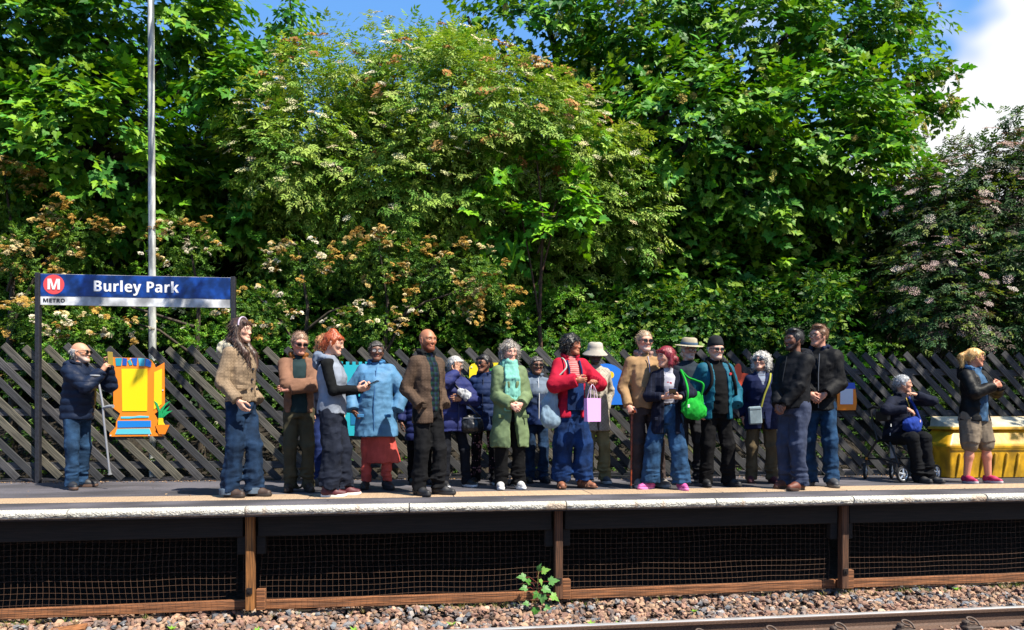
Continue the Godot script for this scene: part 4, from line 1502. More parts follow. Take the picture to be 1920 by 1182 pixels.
func cloth(hex: String, t := "weave", rough := 0.88, sc := 26.0) -> StandardMaterial3D:
	if rough > 1.0: rough = 0.88
	var key := "cloth_%s_%s_%.2f" % [hex, t, rough]
	var m := mat(key, Color(hex), rough, tex.get(t), Vector3.ONE * sc)
	m.metallic_specular = 0.28
	if not m.detail_enabled and not m.heightmap_enabled:
		m.detail_enabled = true
		m.detail_albedo = tex["soft" if t == "denim" else "softer"]
		m.detail_blend_mode = BaseMaterial3D.BLEND_MODE_MUL
		m.detail_uv_layer = BaseMaterial3D.DETAIL_UV_2
		m.uv2_triplanar = true
		m.uv2_scale = Vector3(2.2, 1.6, 2.2)
	return m

# tints mesh vertices with a rule
func paint(m: MB, rule: Callable) -> void:
	for q in m.v.size():
		m.c[q] = rule.call(m.v[q], m.c[q])

func head_mesh(kind: String) -> MB:
	if heads.has(kind): return heads[kind]
	var man := kind == "man"
	var f := Field.new(Vector3(-0.105, -0.155, -0.125), Vector3(0.105, 0.14, 0.13), 0.0047)
	f.ell(Vector3(0, 0.028, -0.014), Vector3(0.076, 0.093, 0.097), 0.01)
	f.cone(Vector3(0, 0.0, 0.028), Vector3(0, -0.08, 0.048), 0.064, 0.036 if man else 0.032, 0.03)
	for s in [-1.0, 1.0]:
		f.cone(Vector3(s * 0.055, -0.035, 0.0), Vector3(s * 0.02, -0.094, 0.06), 0.021, 0.017, 0.03)
		f.ell(Vector3(s * 0.042, -0.018, 0.055), Vector3(0.022, 0.02, 0.02), 0.025)
	f.cone(Vector3(-0.042, 0.026, 0.069), Vector3(0.042, 0.026, 0.069), 0.015 if man else 0.012, 0.015 if man else 0.012, 0.02)
	f.ell(Vector3(0, -0.096, 0.068), Vector3(0.02, 0.016, 0.016), 0.02)
	for s in [-1.0, 1.0]:
		f.ell(Vector3(s * 0.032, 0.006, 0.097), Vector3(0.021, 0.014, 0.018), 0.012, true)
	for s in [-1.0, 1.0]:
		f.ell(Vector3(s * 0.031, 0.005, 0.073), Vector3(0.0135, 0.0115, 0.0125), 0.003)
	f.cone(Vector3(0, 0.014, 0.081), Vector3(0, -0.026, 0.097), 0.008, 0.0108, 0.012)
	for s in [-1.0, 1.0]:
		f.ell(Vector3(s * 0.0115, -0.030, 0.087), Vector3(0.009, 0.008, 0.010), 0.008)
	f.cone(Vector3(-0.018, -0.054, 0.079), Vector3(0.018, -0.054, 0.079), 0.006, 0.006, 0.012)
	f.cone(Vector3(-0.016, -0.064, 0.079), Vector3(0.016, -0.064, 0.078), 0.0068, 0.0068, 0.010)
	for s in [-1.0, 1.0]:
		f.ell(Vector3(s * 0.078, -0.004, -0.006), Vector3(0.010, 0.032, 0.020), 0.008)
		f.ell(Vector3(s * 0.088, 0.0, 0.0), Vector3(0.007, 0.02, 0.011), 0.004, true)
	f.cone(Vector3(0, -0.05, -0.02), Vector3(0, -0.17, -0.035), 0.054 if man else 0.047, 0.056 if man else 0.048, 0.03)
	var m := MB.new()
	f.mesh(m, Color.WHITE)
	heads[kind] = m
	return m

func hand_mesh(kind: String) -> MB:
	if handm.has(kind): return handm[kind]
	var curl: Array = {"relaxed": [0.35, 0.5, 0.3, 0.5], "fist": [1.15, 1.5, 0.8, 0.2], "hold": [0.7, 0.8, 0.5, 0.35], "flat": [0.1, 0.15, 0.1, 0.7]}[kind]
	var f := Field.new(Vector3(-0.065, -0.05, -0.04), Vector3(0.085, 0.2, 0.11), 0.0042)
	f.cone(Vector3(0, -0.05, 0), Vector3(0, 0.02, 0), 0.0265, 0.024, 0.02)
	f.cone(Vector3(0.02, 0.02, 0), Vector3(0.026, 0.082, -0.002), 0.0165, 0.0135, 0.02)
	f.cone(Vector3(0.0, 0.02, 0), Vector3(0.002, 0.086, -0.003), 0.0165, 0.0135, 0.02)
	f.cone(Vector3(-0.017, 0.02, 0), Vector3(-0.024, 0.078, 0), 0.0165, 0.0125, 0.02)
	var bx := [0.029, 0.0095, -0.0095, -0.027]
	var by := [0.086, 0.09, 0.087, 0.078]
	var ln := [0.072, 0.08, 0.074, 0.058]
	var rr := [0.0092, 0.0094, 0.009, 0.008]
	for k in 4:
		var p := Vector3(bx[k], by[k], -0.001)
		var a := 0.0
		var fan: float = [0.12, 0.03, -0.06, -0.16][k]
		var seg := [0.45, 0.31, 0.24]
		for j in 3:
			a += curl[j] * (1.0 + 0.06 * k)
			var d := Vector3(sin(fan) * cos(a), cos(a) * cos(fan), sin(a))
			var q: Vector3 = p + d * ln[k] * seg[j]
			f.cone(p, q, rr[k] * (1.0 - 0.1 * j), rr[k] * (0.92 - 0.1 * j), 0.003)
			p = q
	var ta: float = curl[3]
	var t0 := Vector3(0.026, 0.022, 0.006)
	var t1 := t0 + Vector3(0.6 + 0.3 * ta, 0.65, 0.55 - 0.3 * ta).normalized() * 0.042
	var t2 := t1 + Vector3(0.25 * ta, 0.9, 0.45).normalized() * 0.032
	var t3 := t2 + Vector3(-0.15, 0.9, 0.35).normalized() * 0.026
	f.cone(t0, t1, 0.0145, 0.0118, 0.012)
	f.cone(t1, t2, 0.0112, 0.0098, 0.003)
	f.cone(t2, t3, 0.0098, 0.0084, 0.003)
	var m := MB.new()
	f.mesh(m, Color.WHITE)
	handm[kind] = m
	return m

# [upper, sole]
func shoe_mesh(kind: String) -> Array:
	if shoem.has(kind): return shoem[kind]
	var f := Field.new(Vector3(-0.07, -0.01, -0.1), Vector3(0.07, 0.2, 0.23), 0.0065)
	var base := 0.022 if kind != "bare" else 0.004
	var wide := 1.15 if kind == "boot" else 1.0
	f.cone(Vector3(0, 0.045, -0.035), Vector3(0.004, 0.045, 0.08), 0.036 * wide, 0.041 * wide, 0.03)
	f.cone(Vector3(0.004, 0.042, 0.08), Vector3(0.0, 0.036, 0.165), 0.041 * wide, 0.03 * wide, 0.03)
	f.cone(Vector3(0, 0.06, -0.02), Vector3(0, 0.12 if kind == "high" else 0.092, -0.018), 0.042, 0.040, 0.03, false, true)
	if kind != "slip" and kind != "bare":
		f.cone(Vector3(0, 0.075, 0.03), Vector3(0, 0.06, 0.085), 0.022, 0.02, 0.03)
	if kind == "bare":
		for k in 5:
			f.cone(Vector3(0.03 - 0.015 * k, 0.022, 0.14 - 0.007 * k), Vector3(0.032 - 0.016 * k, 0.017, 0.185 - 0.011 * k), 0.011, 0.009 if k else 0.012, 0.004)
	f.plane(Vector3(0, base, 0), Vector3(0, -1, 0))
	var up := MB.new()
	f.mesh(up, Color.WHITE)
	var so := MB.new()
	var rs := []
	for lv in [[0.0, 0.96], [0.006, 1.0], [0.022, 1.02], [0.03 if kind != "bare" else 0.024, 0.98]]:
		var r := []
		for k in 28:
			var a := -TAU * k / 28.0
			var z := 0.062 + 0.137 * sin(a)
			var w := (0.046 + 0.006 * sin(a * 1.0)) * pow(absf(cos(a)), 0.75) * signf(cos(a)) * wide
			if z < 0.05: w *= 0.86
			r.append(Vector3(w * lv[1], lv[0] + (0.006 * smoothstep(0.14, 0.2, z)), 0.062 + (z - 0.062) * lv[1]))
		rs.append(r)
	so.rings(rs, true)
	shoem[kind] = [up, so]
	return shoem[kind]

# shell of hair in head space
func hair_mesh(style: String, sd: int) -> MB:
	var lo := Vector3(-0.17, -0.2, -0.2)
	var hi := Vector3(0.17, 0.2, 0.15)
	var cell := 0.0075
	if style == "long": lo.y = -0.46; hi.z = 0.2
	var f := Field.new(lo, hi, cell)
	var r := RandomNumberGenerator.new()
	r.seed = sd
	var k := 0.02
	match style:
		"short", "swept", "parted":
			f.ell(Vector3(0, 0.034, -0.018), Vector3(0.085, 0.1, 0.104), k)
			if style != "short": f.ell(Vector3(0.02, 0.105, 0.03), Vector3(0.058, 0.03, 0.05), k)
			for s in [-1.0, 1.0]: f.cone(Vector3(s * 0.072, 0.03, -0.01), Vector3(s * 0.07, -0.02, 0.012), 0.018, 0.012, k)
		"fringe_bald":
			f.ell(Vector3(0, 0.018, -0.02), Vector3(0.0835, 0.09, 0.1), k)
		"stubble":
			f.ell(Vector3(0, 0.028, -0.0145), Vector3(0.0775, 0.0945, 0.0985), k)
		"tied", "bun", "ponytail":
			f.ell(Vector3(0, 0.034, -0.018), Vector3(0.083, 0.098, 0.104), k)
			if style == "tied": f.ell(Vector3(0, -0.01, -0.125), Vector3(0.04, 0.045, 0.035), k)
			if style == "bun":
				f.ell(Vector3(0.0, 0.125, -0.03), Vector3(0.042, 0.034, 0.042), k)
				f.ell(Vector3(0, -0.03, -0.085), Vector3(0.06, 0.06, 0.05), k)
			if style == "ponytail":
				f.cone(Vector3(0, 0.055, -0.11), Vector3(0, 0.03, -0.15), 0.03, 0.036, k)
				f.cone(Vector3(0, 0.03, -0.15), Vector3(-0.01, -0.1, -0.145), 0.036, 0.022, k)
			f.cone(Vector3(-0.055, 0.06, 0.07), Vector3(0.05, 0.075, 0.07), 0.016, 0.016, k)
			for s in [-1.0, 1.0]: f.cone(Vector3(s * 0.074, 0.04, 0.01), Vector3(s * 0.075, -0.035, 0.0), 0.016, 0.009, k)
		"bob":
			f.ell(Vector3(0, 0.035, -0.02), Vector3(0.094, 0.104, 0.11), k)
			for s in [-1.0, 1.0]:
				f.cone(Vector3(s * 0.075, 0.03, -0.02), Vector3(s * 0.083, -0.085, -0.01), 0.032, 0.03, k)
			f.cone(Vector3(-0.06, -0.03, -0.085), Vector3(0.06, -0.03, -0.085), 0.05, 0.05, k)
			f.cone(Vector3(-0.055, 0.07, 0.068), Vector3(0.055, 0.07, 0.068), 0.024, 0.024, k)
		"curly", "wavy":
			var big := 1.0 if style == "curly" else 0.82
			for q in 70:
				var d := Vector3(r.randfn(0, 1), r.randfn(0.2, 0.8), r.randfn(-0.3, 0.8)).normalized()
				var p := Vector3(0, 0.025, -0.02) + d * Vector3(0.093, 0.1, 0.1) * (0.9 + 0.12 * big)
				f.ell(p, Vector3.ONE * r.randf_range(0.018, 0.03) * big, 0.012)
			f.ell(Vector3(0, 0.035, -0.02), Vector3(0.088, 0.1, 0.106), k)
			for s in [-1.0, 1.0]: f.cone(Vector3(s * 0.085, 0.03, -0.01), Vector3(s * 0.09 * big, -0.065, -0.015), 0.03 * big, 0.032 * big, k)
			f.cone(Vector3(-0.05, -0.04, -0.08), Vector3(0.05, -0.04, -0.08), 0.05, 0.05, k)
		"long":
			f.ell(Vector3(0, 0.036, -0.018), Vector3(0.09, 0.102, 0.108), k)
			for s in [-1.0, 1.0]:
				f.cone(Vector3(s * 0.08, 0.03, -0.01), Vector3(s * 0.088, -0.12, 0.0), 0.028, 0.038, k)
				f.cone(Vector3(s * 0.088, -0.12, 0.0), Vector3(s * 0.08, -0.23, 0.09), 0.038, 0.036, k)
				f.cone(Vector3(s * 0.08, -0.23, 0.09), Vector3(s * 0.062, -0.37, 0.125), 0.036, 0.018, k)
			f.cone(Vector3(-0.05, -0.1, -0.08), Vector3(0.05, -0.1, -0.08), 0.05, 0.05, k)
			f.cone(Vector3(0, -0.06, -0.08), Vector3(0, -0.12, -0.075), 0.06, 0.045, k)
			f.cone(Vector3(-0.055, 0.07, 0.066), Vector3(0.055, 0.07, 0.066), 0.018, 0.018, k)
	# the face stays clear
	if style == "stubble":
		f.plane(Vector3(0, 0.03, 0), Vector3(0, 1, 0.35).normalized())
		f.ell(Vector3(0, -0.03, 0.10), Vector3(0.09, 0.12, 0.075), 0.004, true)
	elif style == "fringe_bald":
		f.plane(Vector3(0, 0.035, -0.02), Vector3(0, 1, 0.3).normalized())
		f.ell(Vector3(0, -0.02, 0.10), Vector3(0.1, 0.14, 0.085), 0.006, true)
	else:
		var top := 0.058 if style in ["bob", "curly", "wavy"] else 0.066
		if style == "parted": top = 0.075
		f.ell(Vector3(0, top - 0.125, 0.085), Vector3(0.068 if style in ["bob", "long", "curly", "wavy"] else 0.08, 0.118, 0.095), 0.008, true)
	if style in ["short", "swept", "parted", "tied", "ponytail", "stubble", "fringe_bald"]:
		f.plane(Vector3(0, -0.075, -0.09), Vector3(0, -1, 0.25).normalized()) if style != "ponytail" else f.plane(Vector3(0, -0.12, -0.09), Vector3(0, -1, 0.1).normalized())
	f.ripple(noise(1.0, 2, FastNoiseLite.TYPE_SIMPLEX_SMOOTH, sd), 0.0055 if style in ["curly", "wavy", "bun"] else 0.0032, Vector3(45, 16, 45))
	var m := MB.new()
	f.mesh(m, Color.WHITE)
	# loose strands
	var n: int = {"curly": 900, "wavy": 600, "long": 800, "bob": 500, "stubble": 0, "fringe_bald": 160}.get(style, 420)
	var tot := m.v.size()
	for q in n:
		var b := r.randi() % tot
		var p := m.v[b]
		var nn := m.n[b]
		if p.y > 0.02 and p.z > 0.09: continue
		var curlv: float = {"curly": 1.0, "wavy": 0.8}.get(style, 0.25)
		var L := r.randf_range(0.02, 0.045) * (1.5 if style == "long" else 1.0)
		var d := (nn * (0.25 + curlv * 0.5) + Vector3(0, -0.8, -0.1) * (1.0 - curlv * 0.6) + Vector3(r.randfn(0, 0.4), r.randfn(0, 0.3), r.randfn(0, 0.4)) * (0.3 + curlv)).normalized()
		if style in ["short", "swept", "parted"]: d = (nn * 0.5 + Vector3(r.randfn(0, 0.3), 0.1, -0.3 + r.randfn(0, 0.3))).normalized(); L *= 0.6
		m.col = Color.WHITE * r.randf_range(0.7, 1.3)
		var p1 := p + d * L * 0.5
		d = (d - nn * curlv * 0.9 + Vector3(r.randfn(0, 0.3), -0.3, r.randfn(0, 0.3)) * curlv).normalized()
		var w := 0.0026 if style in ["curly", "wavy", "long"] else 0.0017
		m.tube([p - nn * 0.004, p1, p1 + d * L * 0.5], PackedFloat32Array([w, w * 0.9, w * 0.3]), 3, false)
	return m

func two_bone(a: Vector3, b: Vector3, l1: float, l2: float, pole: Vector3) -> Array:
	var d := b - a
	var L := d.length()
	if L > (l1 + l2) * 0.995:
		b = a + d / L * (l1 + l2) * 0.995
		d = b - a; L = d.length()
	var ax := d / L
	var t := (l1 * l1 - l2 * l2 + L * L) / (2.0 * L)
	var hgt := sqrt(maxf(l1 * l1 - t * t, 0.0))
	var up := pole - ax * pole.dot(ax)
	up = up.normalized() if up.length() > 1e-4 else Vector3.FORWARD
	return [a + ax * t + up * hgt, b]

func v3(a: Array) -> Vector3:
	return Vector3(a[0], a[1], a[2])

func person(s: Dictionary) -> Node3D:
	var S: float = s.h / 1.75
	var man: bool = s.get("man", false)
	var w: float = s.get("w", 1.0)
	var dp: float = s.get("d", 1.0)
	var root := thing("person", s.label, "person", Vector3(s.at[0], 0.004, s.at[1]), s.yaw)
	var dy: float = s.get("hipy", 0.9) - 0.9
	var hipo: Vector3 = v3(s.get("hip", [0, 0, 0]))
	var lean: Vector3 = v3(s.get("lean", [0, 0, 0]))
	var sway := func(p: Vector3) -> Vector3:   # follows the lean of the back
		var t := clampf((p.y - 0.9) / 0.55, 0.0, 1.15)
		return p + Vector3(0, dy, 0) + hipo + lean * t
	var sw: float = (0.155 if man else 0.136) * (0.6 + 0.4 * w)
	var J := {}
	for q in [["L", 1.0], ["R", -1.0]]:
		var sd: float = q[1]
		J["hip" + q[0]] = Vector3(sd * 0.08 * w, 0.9 + dy, 0) + hipo
		var foot: Array = s.feet[0 if sd > 0 else 1]
		J["ank" + q[0]] = Vector3(foot[0], 0.075 + (foot[3] if foot.size() > 3 else 0.0), foot[1])
		var fy: float = deg_to_rad(foot[2])
		J["kn" + q[0]] = v3(s["knee" + q[0]]) if s.has("knee" + q[0]) else two_bone(J["hip" + q[0]], J["ank" + q[0]], 0.417, 0.413, Vector3(sin(fy), 0, cos(fy)))[0]
		J["sh" + q[0]] = sway.call(Vector3(sd * sw, 1.385, -0.005))
		var arm: Array = s["arm" + q[0]]
		var ik := two_bone(J["sh" + q[0]], v3(arm[0]), 0.29, 0.255, v3(arm[1]))
		J["el" + q[0]] = ik[0]
		J["wr" + q[0]] = ik[1]
	var neck: Vector3 = sway.call(Vector3(0, 1.455, -0.012))
	var ha: Array = s.get("head", [0, 0, 0])
	var hb := Basis.from_euler(Vector3(deg_to_rad(ha[1]), deg_to_rad(ha[0]), deg_to_rad(ha[2] if ha.size() > 2 else 0.0)))
	var piv: Vector3 = sway.call(Vector3(0, 1.515, -0.005))
	var hs: float = s.get("hs", 1.0) * 0.985 / lerpf(1.0, S, 0.5)
	var hx := Transform3D(hb.scaled(Vector3.ONE * hs), piv + hb * Vector3(0, 0.105, 0.018))
	var scl := Transform3D(Basis().scaled(Vector3.ONE * S), Vector3.ZERO)
	var at := func(m: MB) -> MB:
		var o := MB.new()
		o.add(m, scl)
		return o
	# --- body, one surface
	var skin := lin(s.skin)
	var lo := Vector3(9, 9, 9)
	var hi := -lo
	for k in J:
		lo = lo.min(J[k]); hi = hi.max(J[k])
	var bare: bool = s.get("bare", false)
	var f := Field.new(lo - Vector3(0.2, 0.12, 0.2), hi + Vector3(0.2, 0.22, 0.2), 0.016 if bare else 0.02)
	var ww := 0.86 * w
	f.loft(shift([[0.86, 0, 0, 0.10 * ww, 0.055], [0.94, 0, 0, 0.115 * ww, 0.06], [1.08, 0, 0, 0.105 * ww, 0.065], [1.28, 0, 0, 0.115 * ww, 0.075], [1.40, 0, 0, 0.095 * ww, 0.055], [1.46, 0, -0.01, 0.055, 0.05]], sway), 0.04)
	f.cone(neck - Vector3(0, 0.03, 0), hx * Vector3(0, -0.09, -0.03), 0.056 if man else 0.049, 0.05 if man else 0.044, 0.03)
	for q in ["L", "R"]:
		f.cone(J["sh" + q], J["el" + q], 0.043, 0.036, 0.03)
		f.cone(J["el" + q], J["wr" + q] if s["arm" + q][2] != "" else J["el" + q].lerp(J["wr" + q], 0.8), 0.036, 0.026, 0.02)
		var lg := 1.0 if bare else 0.74
		f.cone(J["hip" + q], J["kn" + q], 0.066 * lg, 0.052 * lg, 0.04 * lg)
		f.cone(J["kn" + q], J["kn" + q].lerp(J["ank" + q], 0.35), 0.05 * lg, 0.053 * lg, 0.03)
		f.cone(J["kn" + q].lerp(J["ank" + q], 0.35), J["ank" + q], 0.053 * lg, 0.034 * (lg + 0.1), 0.03)
	var body := MB.new()
	f.mesh(body, skin)
	# head
	var hm := MB.new()
	hm.add(head_mesh("man" if man else "woman"), hx)
	var src: MB = head_mesh("man" if man else "woman")
	var beard = s.get("beard", "")
	var bk: float = s.get("bk", 0.7)
	var lip := skin.lerp(lin("a8504c"), 0.3)
	var brow := lin(s.get("brow", s.hair[1]), 0.8)
	var bc := lin(beard) if beard else skin
	var cn := noise(9.0, 2)
	for k in src.v.size():
		var p := src.v[k]
		var c := skin * (1.0 + 0.08 * cn.get_noise_3dv(p * 5.0))
		var ax := absf(p.x)
		if p.z > 0.04 and p.y < -0.005 and p.y > -0.05 and ax > 0.02 and ax < 0.06: c = c.lerp(Color(c.r * 1.12, c.g * 0.88, c.b * 0.86), 0.5)
		if beard and p.z > -0.005 + (0.02 if p.y > -0.03 else 0.0) and p.y < -0.036 and (ax > 0.022 or p.y < -0.07 or (p.y > -0.052 and p.y < -0.040)) and p.y > -0.13:
			c = c.lerp(bc, (0.8 if p.y < -0.05 or ax < 0.03 else 0.5) * bk * (1.0 + 0.5 * cn.get_noise_3dv(p * 14.0)))
		if p.z > 0.074 and absf(p.y + 0.059) < 0.0095 and ax < 0.021: c = lip
		if p.z > 0.06 and absf(p.y - 0.0265 - 0.002 * sin(ax * 60.0)) < 0.0055 and ax > 0.012 and ax < 0.05: c = c.lerp(brow, 0.75)
		var ed := Vector2(ax - 0.031, (p.y - 0.005) * 1.3)
		if p.z > 0.07 and ed.length() < 0.0125:
			c = skin.lerp(Color(0.5, 0.47, 0.44), 0.55)
			if ed.length() < 0.0075: c = lin(s.get("eye", "2a1c14"))
			if p.y > 0.010: c = skin * 0.55
		hm.c[k] = c
	body.add(hm, Transform3D())
	# hands
	for q in ["L", "R"]:
		var arm: Array = s["arm" + q]
		if arm.size() < 3 or arm[2] == "": continue
		var fd: Vector3 = v3(arm[3]).normalized()
		var pn: Vector3 = v3(arm[4])
		pn = (pn - fd * pn.dot(fd)).normalized()
		var bs := Basis(fd.cross(pn), fd, pn)
		var mir: bool = q == "L"
		if mir: bs = Basis(-bs.x, bs.y, bs.z)
		var tr := Transform3D(bs.scaled_local(Vector3.ONE * 0.92), J["wr" + q])
		var hd := MB.new()
		hd.add(hand_mesh(arm[2]), tr, mir)
		for k in hd.c.size(): hd.c[k] = skin * (0.97 if k % 3 else 1.03)
		body.add(hd, Transform3D())
		hold[s.id + q] = root.transform * (scl * (J["wr" + q] + fd * 0.085 + pn * 0.025))
	var sm := mat("skin" + s.skin, Color.WHITE, 0.55)
	sm.subsurf_scatter_enabled = true
	sm.subsurf_scatter_strength = 0.05
	obj("body", at.call(body), sm, root)
	# --- hair
	if s.hair[0] != "":
		var hk: String = s.hair[0]
		var hmz := MB.new()
		var hsrc := hair_mesh(hk, s.id.hash() % 1000)
		hmz.add(hsrc, hx)
		var hn := noise(30.0, 2, FastNoiseLite.TYPE_SIMPLEX_SMOOTH, 3)
		for k in hmz.v.size():
			var p := hsrc.v[k]
			var v := 1.0 + 0.55 * hn.get_noise_3d(p.x * 2.5, p.y * 0.5, p.z * 2.5)
			var c := lin(s.hair[1])
			if s.hair.size() > 2: c = c.lerp(lin(s.hair[2]), clampf(0.5 + 1.3 * hn.get_noise_3d(p.x * 1.3 + 9, p.y * 0.6, p.z * 1.3), 0, 1))
			hmz.c[k] = c * hmz.c[k] * v
		var hair_m := mat("hairmat", Color.WHITE, 0.5)
		obj("hair", at.call(hmz), hair_m, root)
	# --- glasses
	if s.has("glasses"):
		var g := MB.new()
		for sd in [-1.0, 1.0]:
			var rim := []
			for k in 15:
				var a := TAU * k / 14.0
				rim.append(hx * Vector3(sd * 0.033 + 0.025 * cos(a), 0.003 + 0.019 * sin(a), 0.102 - 0.004 * absf(cos(a))))
			g.tube(rim, 0.0026, 5, false)
			g.tube([hx * Vector3(sd * 0.058, 0.012, 0.098), hx * Vector3(sd * 0.080, 0.014, 0.06), hx * Vector3(sd * 0.084, 0.012, 0.0), hx * Vector3(sd * 0.08, -0.004, -0.018)], 0.0028, 5)
		g.tube([hx * Vector3(-0.01, 0.008, 0.103), hx * Vector3(0, 0.011, 0.106), hx * Vector3(0.01, 0.008, 0.103)], 0.0024, 5)
		var go := obj("glasses", at.call(g), mat("frame", Color("1a1716"), 0.4), root)
		for sd in [-1.0, 1.0]:
			var l := MB.new()
			var rs := []
			for z in [0.0985, 0.1005]:
				var r := []
				for k in 14:
					var a := TAU * k / 14.0
					r.append(hx * Vector3(sd * 0.033 + 0.024 * cos(a), 0.003 + 0.0185 * sin(a), z))
				rs.append(r)
			l.rings(rs, true)
			var lm := mat("darklens", Color("0c0a0b"), 0.3)
			if s.glasses != "dark":
				lm = mat("clearlens", Color(0.8, 0.82, 0.85, 0.12), 0.05)
				lm.transparency = BaseMaterial3D.TRANSPARENCY_ALPHA
			obj("lens", at.call(l), lm, go)
	# --- trousers
	if s.has("legs"):
		var g: Dictionary = s.legs
		var rr: Array = g.r
		var tf := Field.new(Vector3(lo.x - 0.25, 0.0, lo.z - 0.25), Vector3(hi.x + 0.25, 1.08 + dy, hi.z + 0.25), 0.0135)
		var wt: float = (0.134 if man else 0.14) * w + g.get("t", 0.012)
		tf.loft([[0.82 + dy, hipo.x, hipo.z, wt * 0.92, 0.115 * dp], [0.9 + dy, hipo.x, hipo.z - 0.005, wt, 0.128 * dp], [1.03 + dy, hipo.x, hipo.z, wt * 0.93, 0.112 * dp]], 0.02)
		for q in ["L", "R"]:
			var an: Vector3 = J["ank" + q]
			var kn: Vector3 = J["kn" + q]
			var ed := kn.lerp(an, g.get("len", 1.0))
			ed = ed + (an - kn).normalized() * g.get("over", 0.02)
			tf.cone(J["hip" + q] - Vector3(0, 0.03, 0), kn, rr[0] * 0.93, rr[1] * 0.88, 0.035)
			if g.get("len", 1.0) > 0.12:
				tf.cone(kn, ed, rr[1] * 0.88, rr[2] * 0.9, 0.02, false, true)
			else:
				tf.cone(J["hip" + q] - Vector3(0, 0.05, 0), ed, rr[0], rr[2], 0.03, false, true)
		tf.ripple(ripple_noise, g.get("fold", 0.014) * 0.6, Vector3(8, 2.6, 8))
		tf.ripple(crease_noise, g.get("fold", 0.014) * 0.42, Vector3(4.2, 2.8, 4.2))
		tf.ripple(crease_noise, g.get("fold", 0.014) * 0.2, Vector3(6, 9, 6))
		for q in ["L", "R"]:
			if g.get("len", 1.0) > 0.3:
				tf.crumple(crease_noise, J["kn" + q], 0.17, 0.009, Vector3(3.5, 7, 3.5))
				tf.crumple(crease_noise, J["ank" + q] + Vector3(0, 0.05, 0), 0.24, 0.016, Vector3(3.0, 8.5, 3.0))
			tf.crumple(crease_noise, J["hip" + q] + Vector3(0, -0.05, 0.07), 0.16, 0.010, Vector3(4, 6, 4))
		var tm := MB.new()
		tf.mesh(tm, Color.WHITE)
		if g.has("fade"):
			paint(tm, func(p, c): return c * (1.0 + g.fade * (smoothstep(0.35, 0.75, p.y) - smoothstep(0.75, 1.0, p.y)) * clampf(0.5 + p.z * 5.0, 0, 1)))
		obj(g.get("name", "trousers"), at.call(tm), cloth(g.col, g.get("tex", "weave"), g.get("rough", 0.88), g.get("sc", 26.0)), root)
	if s.has("skirt"):
		var g: Dictionary = s.skirt
		var kf := Field.new(Vector3(-0.45, g.hem - 0.05, -0.4), Vector3(0.5, 1.05, 0.4), 0.0135)
		kf.loft([[g.hem, g.get("dx", 0.0), 0.0, g.a, g.b], [0.65, g.get("dx", 0.0) * 0.4, 0, g.a * 0.85, g.b * 0.88], [0.9, 0, 0, 0.19 * w, 0.14 * dp]], 0.02)
		kf.ripple(ripple_noise, 0.016, Vector3(10, 1.2, 10))
		var km := MB.new()
		kf.mesh(km, Color.WHITE)
		obj("skirt", at.call(km), cloth(g.col, "weave"), root)
	# --- inner top, then the coat over it
	for key in ["inner", "top"]:
		if not s.has(key): continue
		var g: Dictionary = s[key]
		var t: float = g.get("t", 0.015)
		var hem: float = g.hem + dy
		var fl: float = g.get("flare", 0.0)
		var be: float = g.get("belly", 0.0)
		var bust: float = 0.0 if man else g.get("bust", 0.018)
		var hipw: float = (0.138 if man else 0.145) * w + t
		var st := []
		var base := [[0.62, hipw + 0.01 + fl, 0.122 * dp + t + fl * 0.8, 0.01], [0.8, hipw + 0.004 + fl * 0.6, 0.118 * dp + t + fl * 0.5 + be * 0.3, 0.008], [0.95, hipw - 0.004 + fl * 0.25, 0.112 * dp + t + be * 0.8, 0.008], [1.1, (0.134 if man else 0.12) * w + t + fl * 0.1, 0.102 * dp + t + be, 0.012], [1.26, (0.148 if man else 0.13) * w + t, 0.107 * dp + t + bust + be * 0.3, 0.010], [1.36, (0.155 if man else 0.136) * w + t * 0.8, 0.10 * dp + t * 0.7 + bust * 0.3, 0.0], [1.425, (0.115 if man else 0.103) * w + t * 0.4, 0.075 + t * 0.4, -0.008], [1.475, 0.075 + t * 0.25, 0.066 + t * 0.2, -0.012], [1.492, 0.064 + t * 0.25, 0.058 + t * 0.2, -0.012]]
		var prev: Array = []
		for b in base:
			var y: float = b[0] + dy
			if y >= hem:
				if st.is_empty() and y > hem + 0.001:
					var p: Array = b if prev.is_empty() else prev
					var u := clampf((hem - (p[0] + dy)) / maxf(y - (p[0] + dy), 1e-4), 0, 1) if not prev.is_empty() else 0.0
					st.append([hem, 0, lerpf(p[3], b[3], u), lerpf(p[1], b[1], u), lerpf(p[2], b[2], u)])
				st.append([y, 0, b[3], b[1], b[2]])
			prev = b
		for q in st:
			var o2: Vector3 = sway.call(Vector3(0, q[0] - dy, 0)) - Vector3(0, q[0], 0)
			q[1] += o2.x; q[2] += o2.z
		var al := Vector3(9, 9, 9)
		var ah := -al
		for q in ["shL", "shR", "elL", "elR", "wrL", "wrR"]:
			al = al.min(J[q]); ah = ah.max(J[q])
		al = al.min(Vector3(-hipw - fl + hipo.x, hem, -0.2)); ah = ah.max(Vector3(hipw + fl + hipo.x, 1.5 + dy, 0.2))
		var tf := Field.new(al - Vector3(0.13, 0.06, 0.13), ah + Vector3(0.13, 0.06, 0.13), 0.0135)
		tf.loft(st, 0.03)
		if g.has("open"):
			var o: Array = g.open
			tf.wedge(o[0] + dy, o[1] + dy, o[2], o[3], o[4], o[5], 0.0)
			if o.size() > 6:
				tf.wedge(o[6] + dy, o[7] + dy, o[8], o[9], o[10], o[11], 0.0)
		var sl: float = g.get("sleeve", 1.0)
		var sr: Array = g.get("arm", [0.056, 0.047, 0.038]).map(func(x): return x * 0.86)
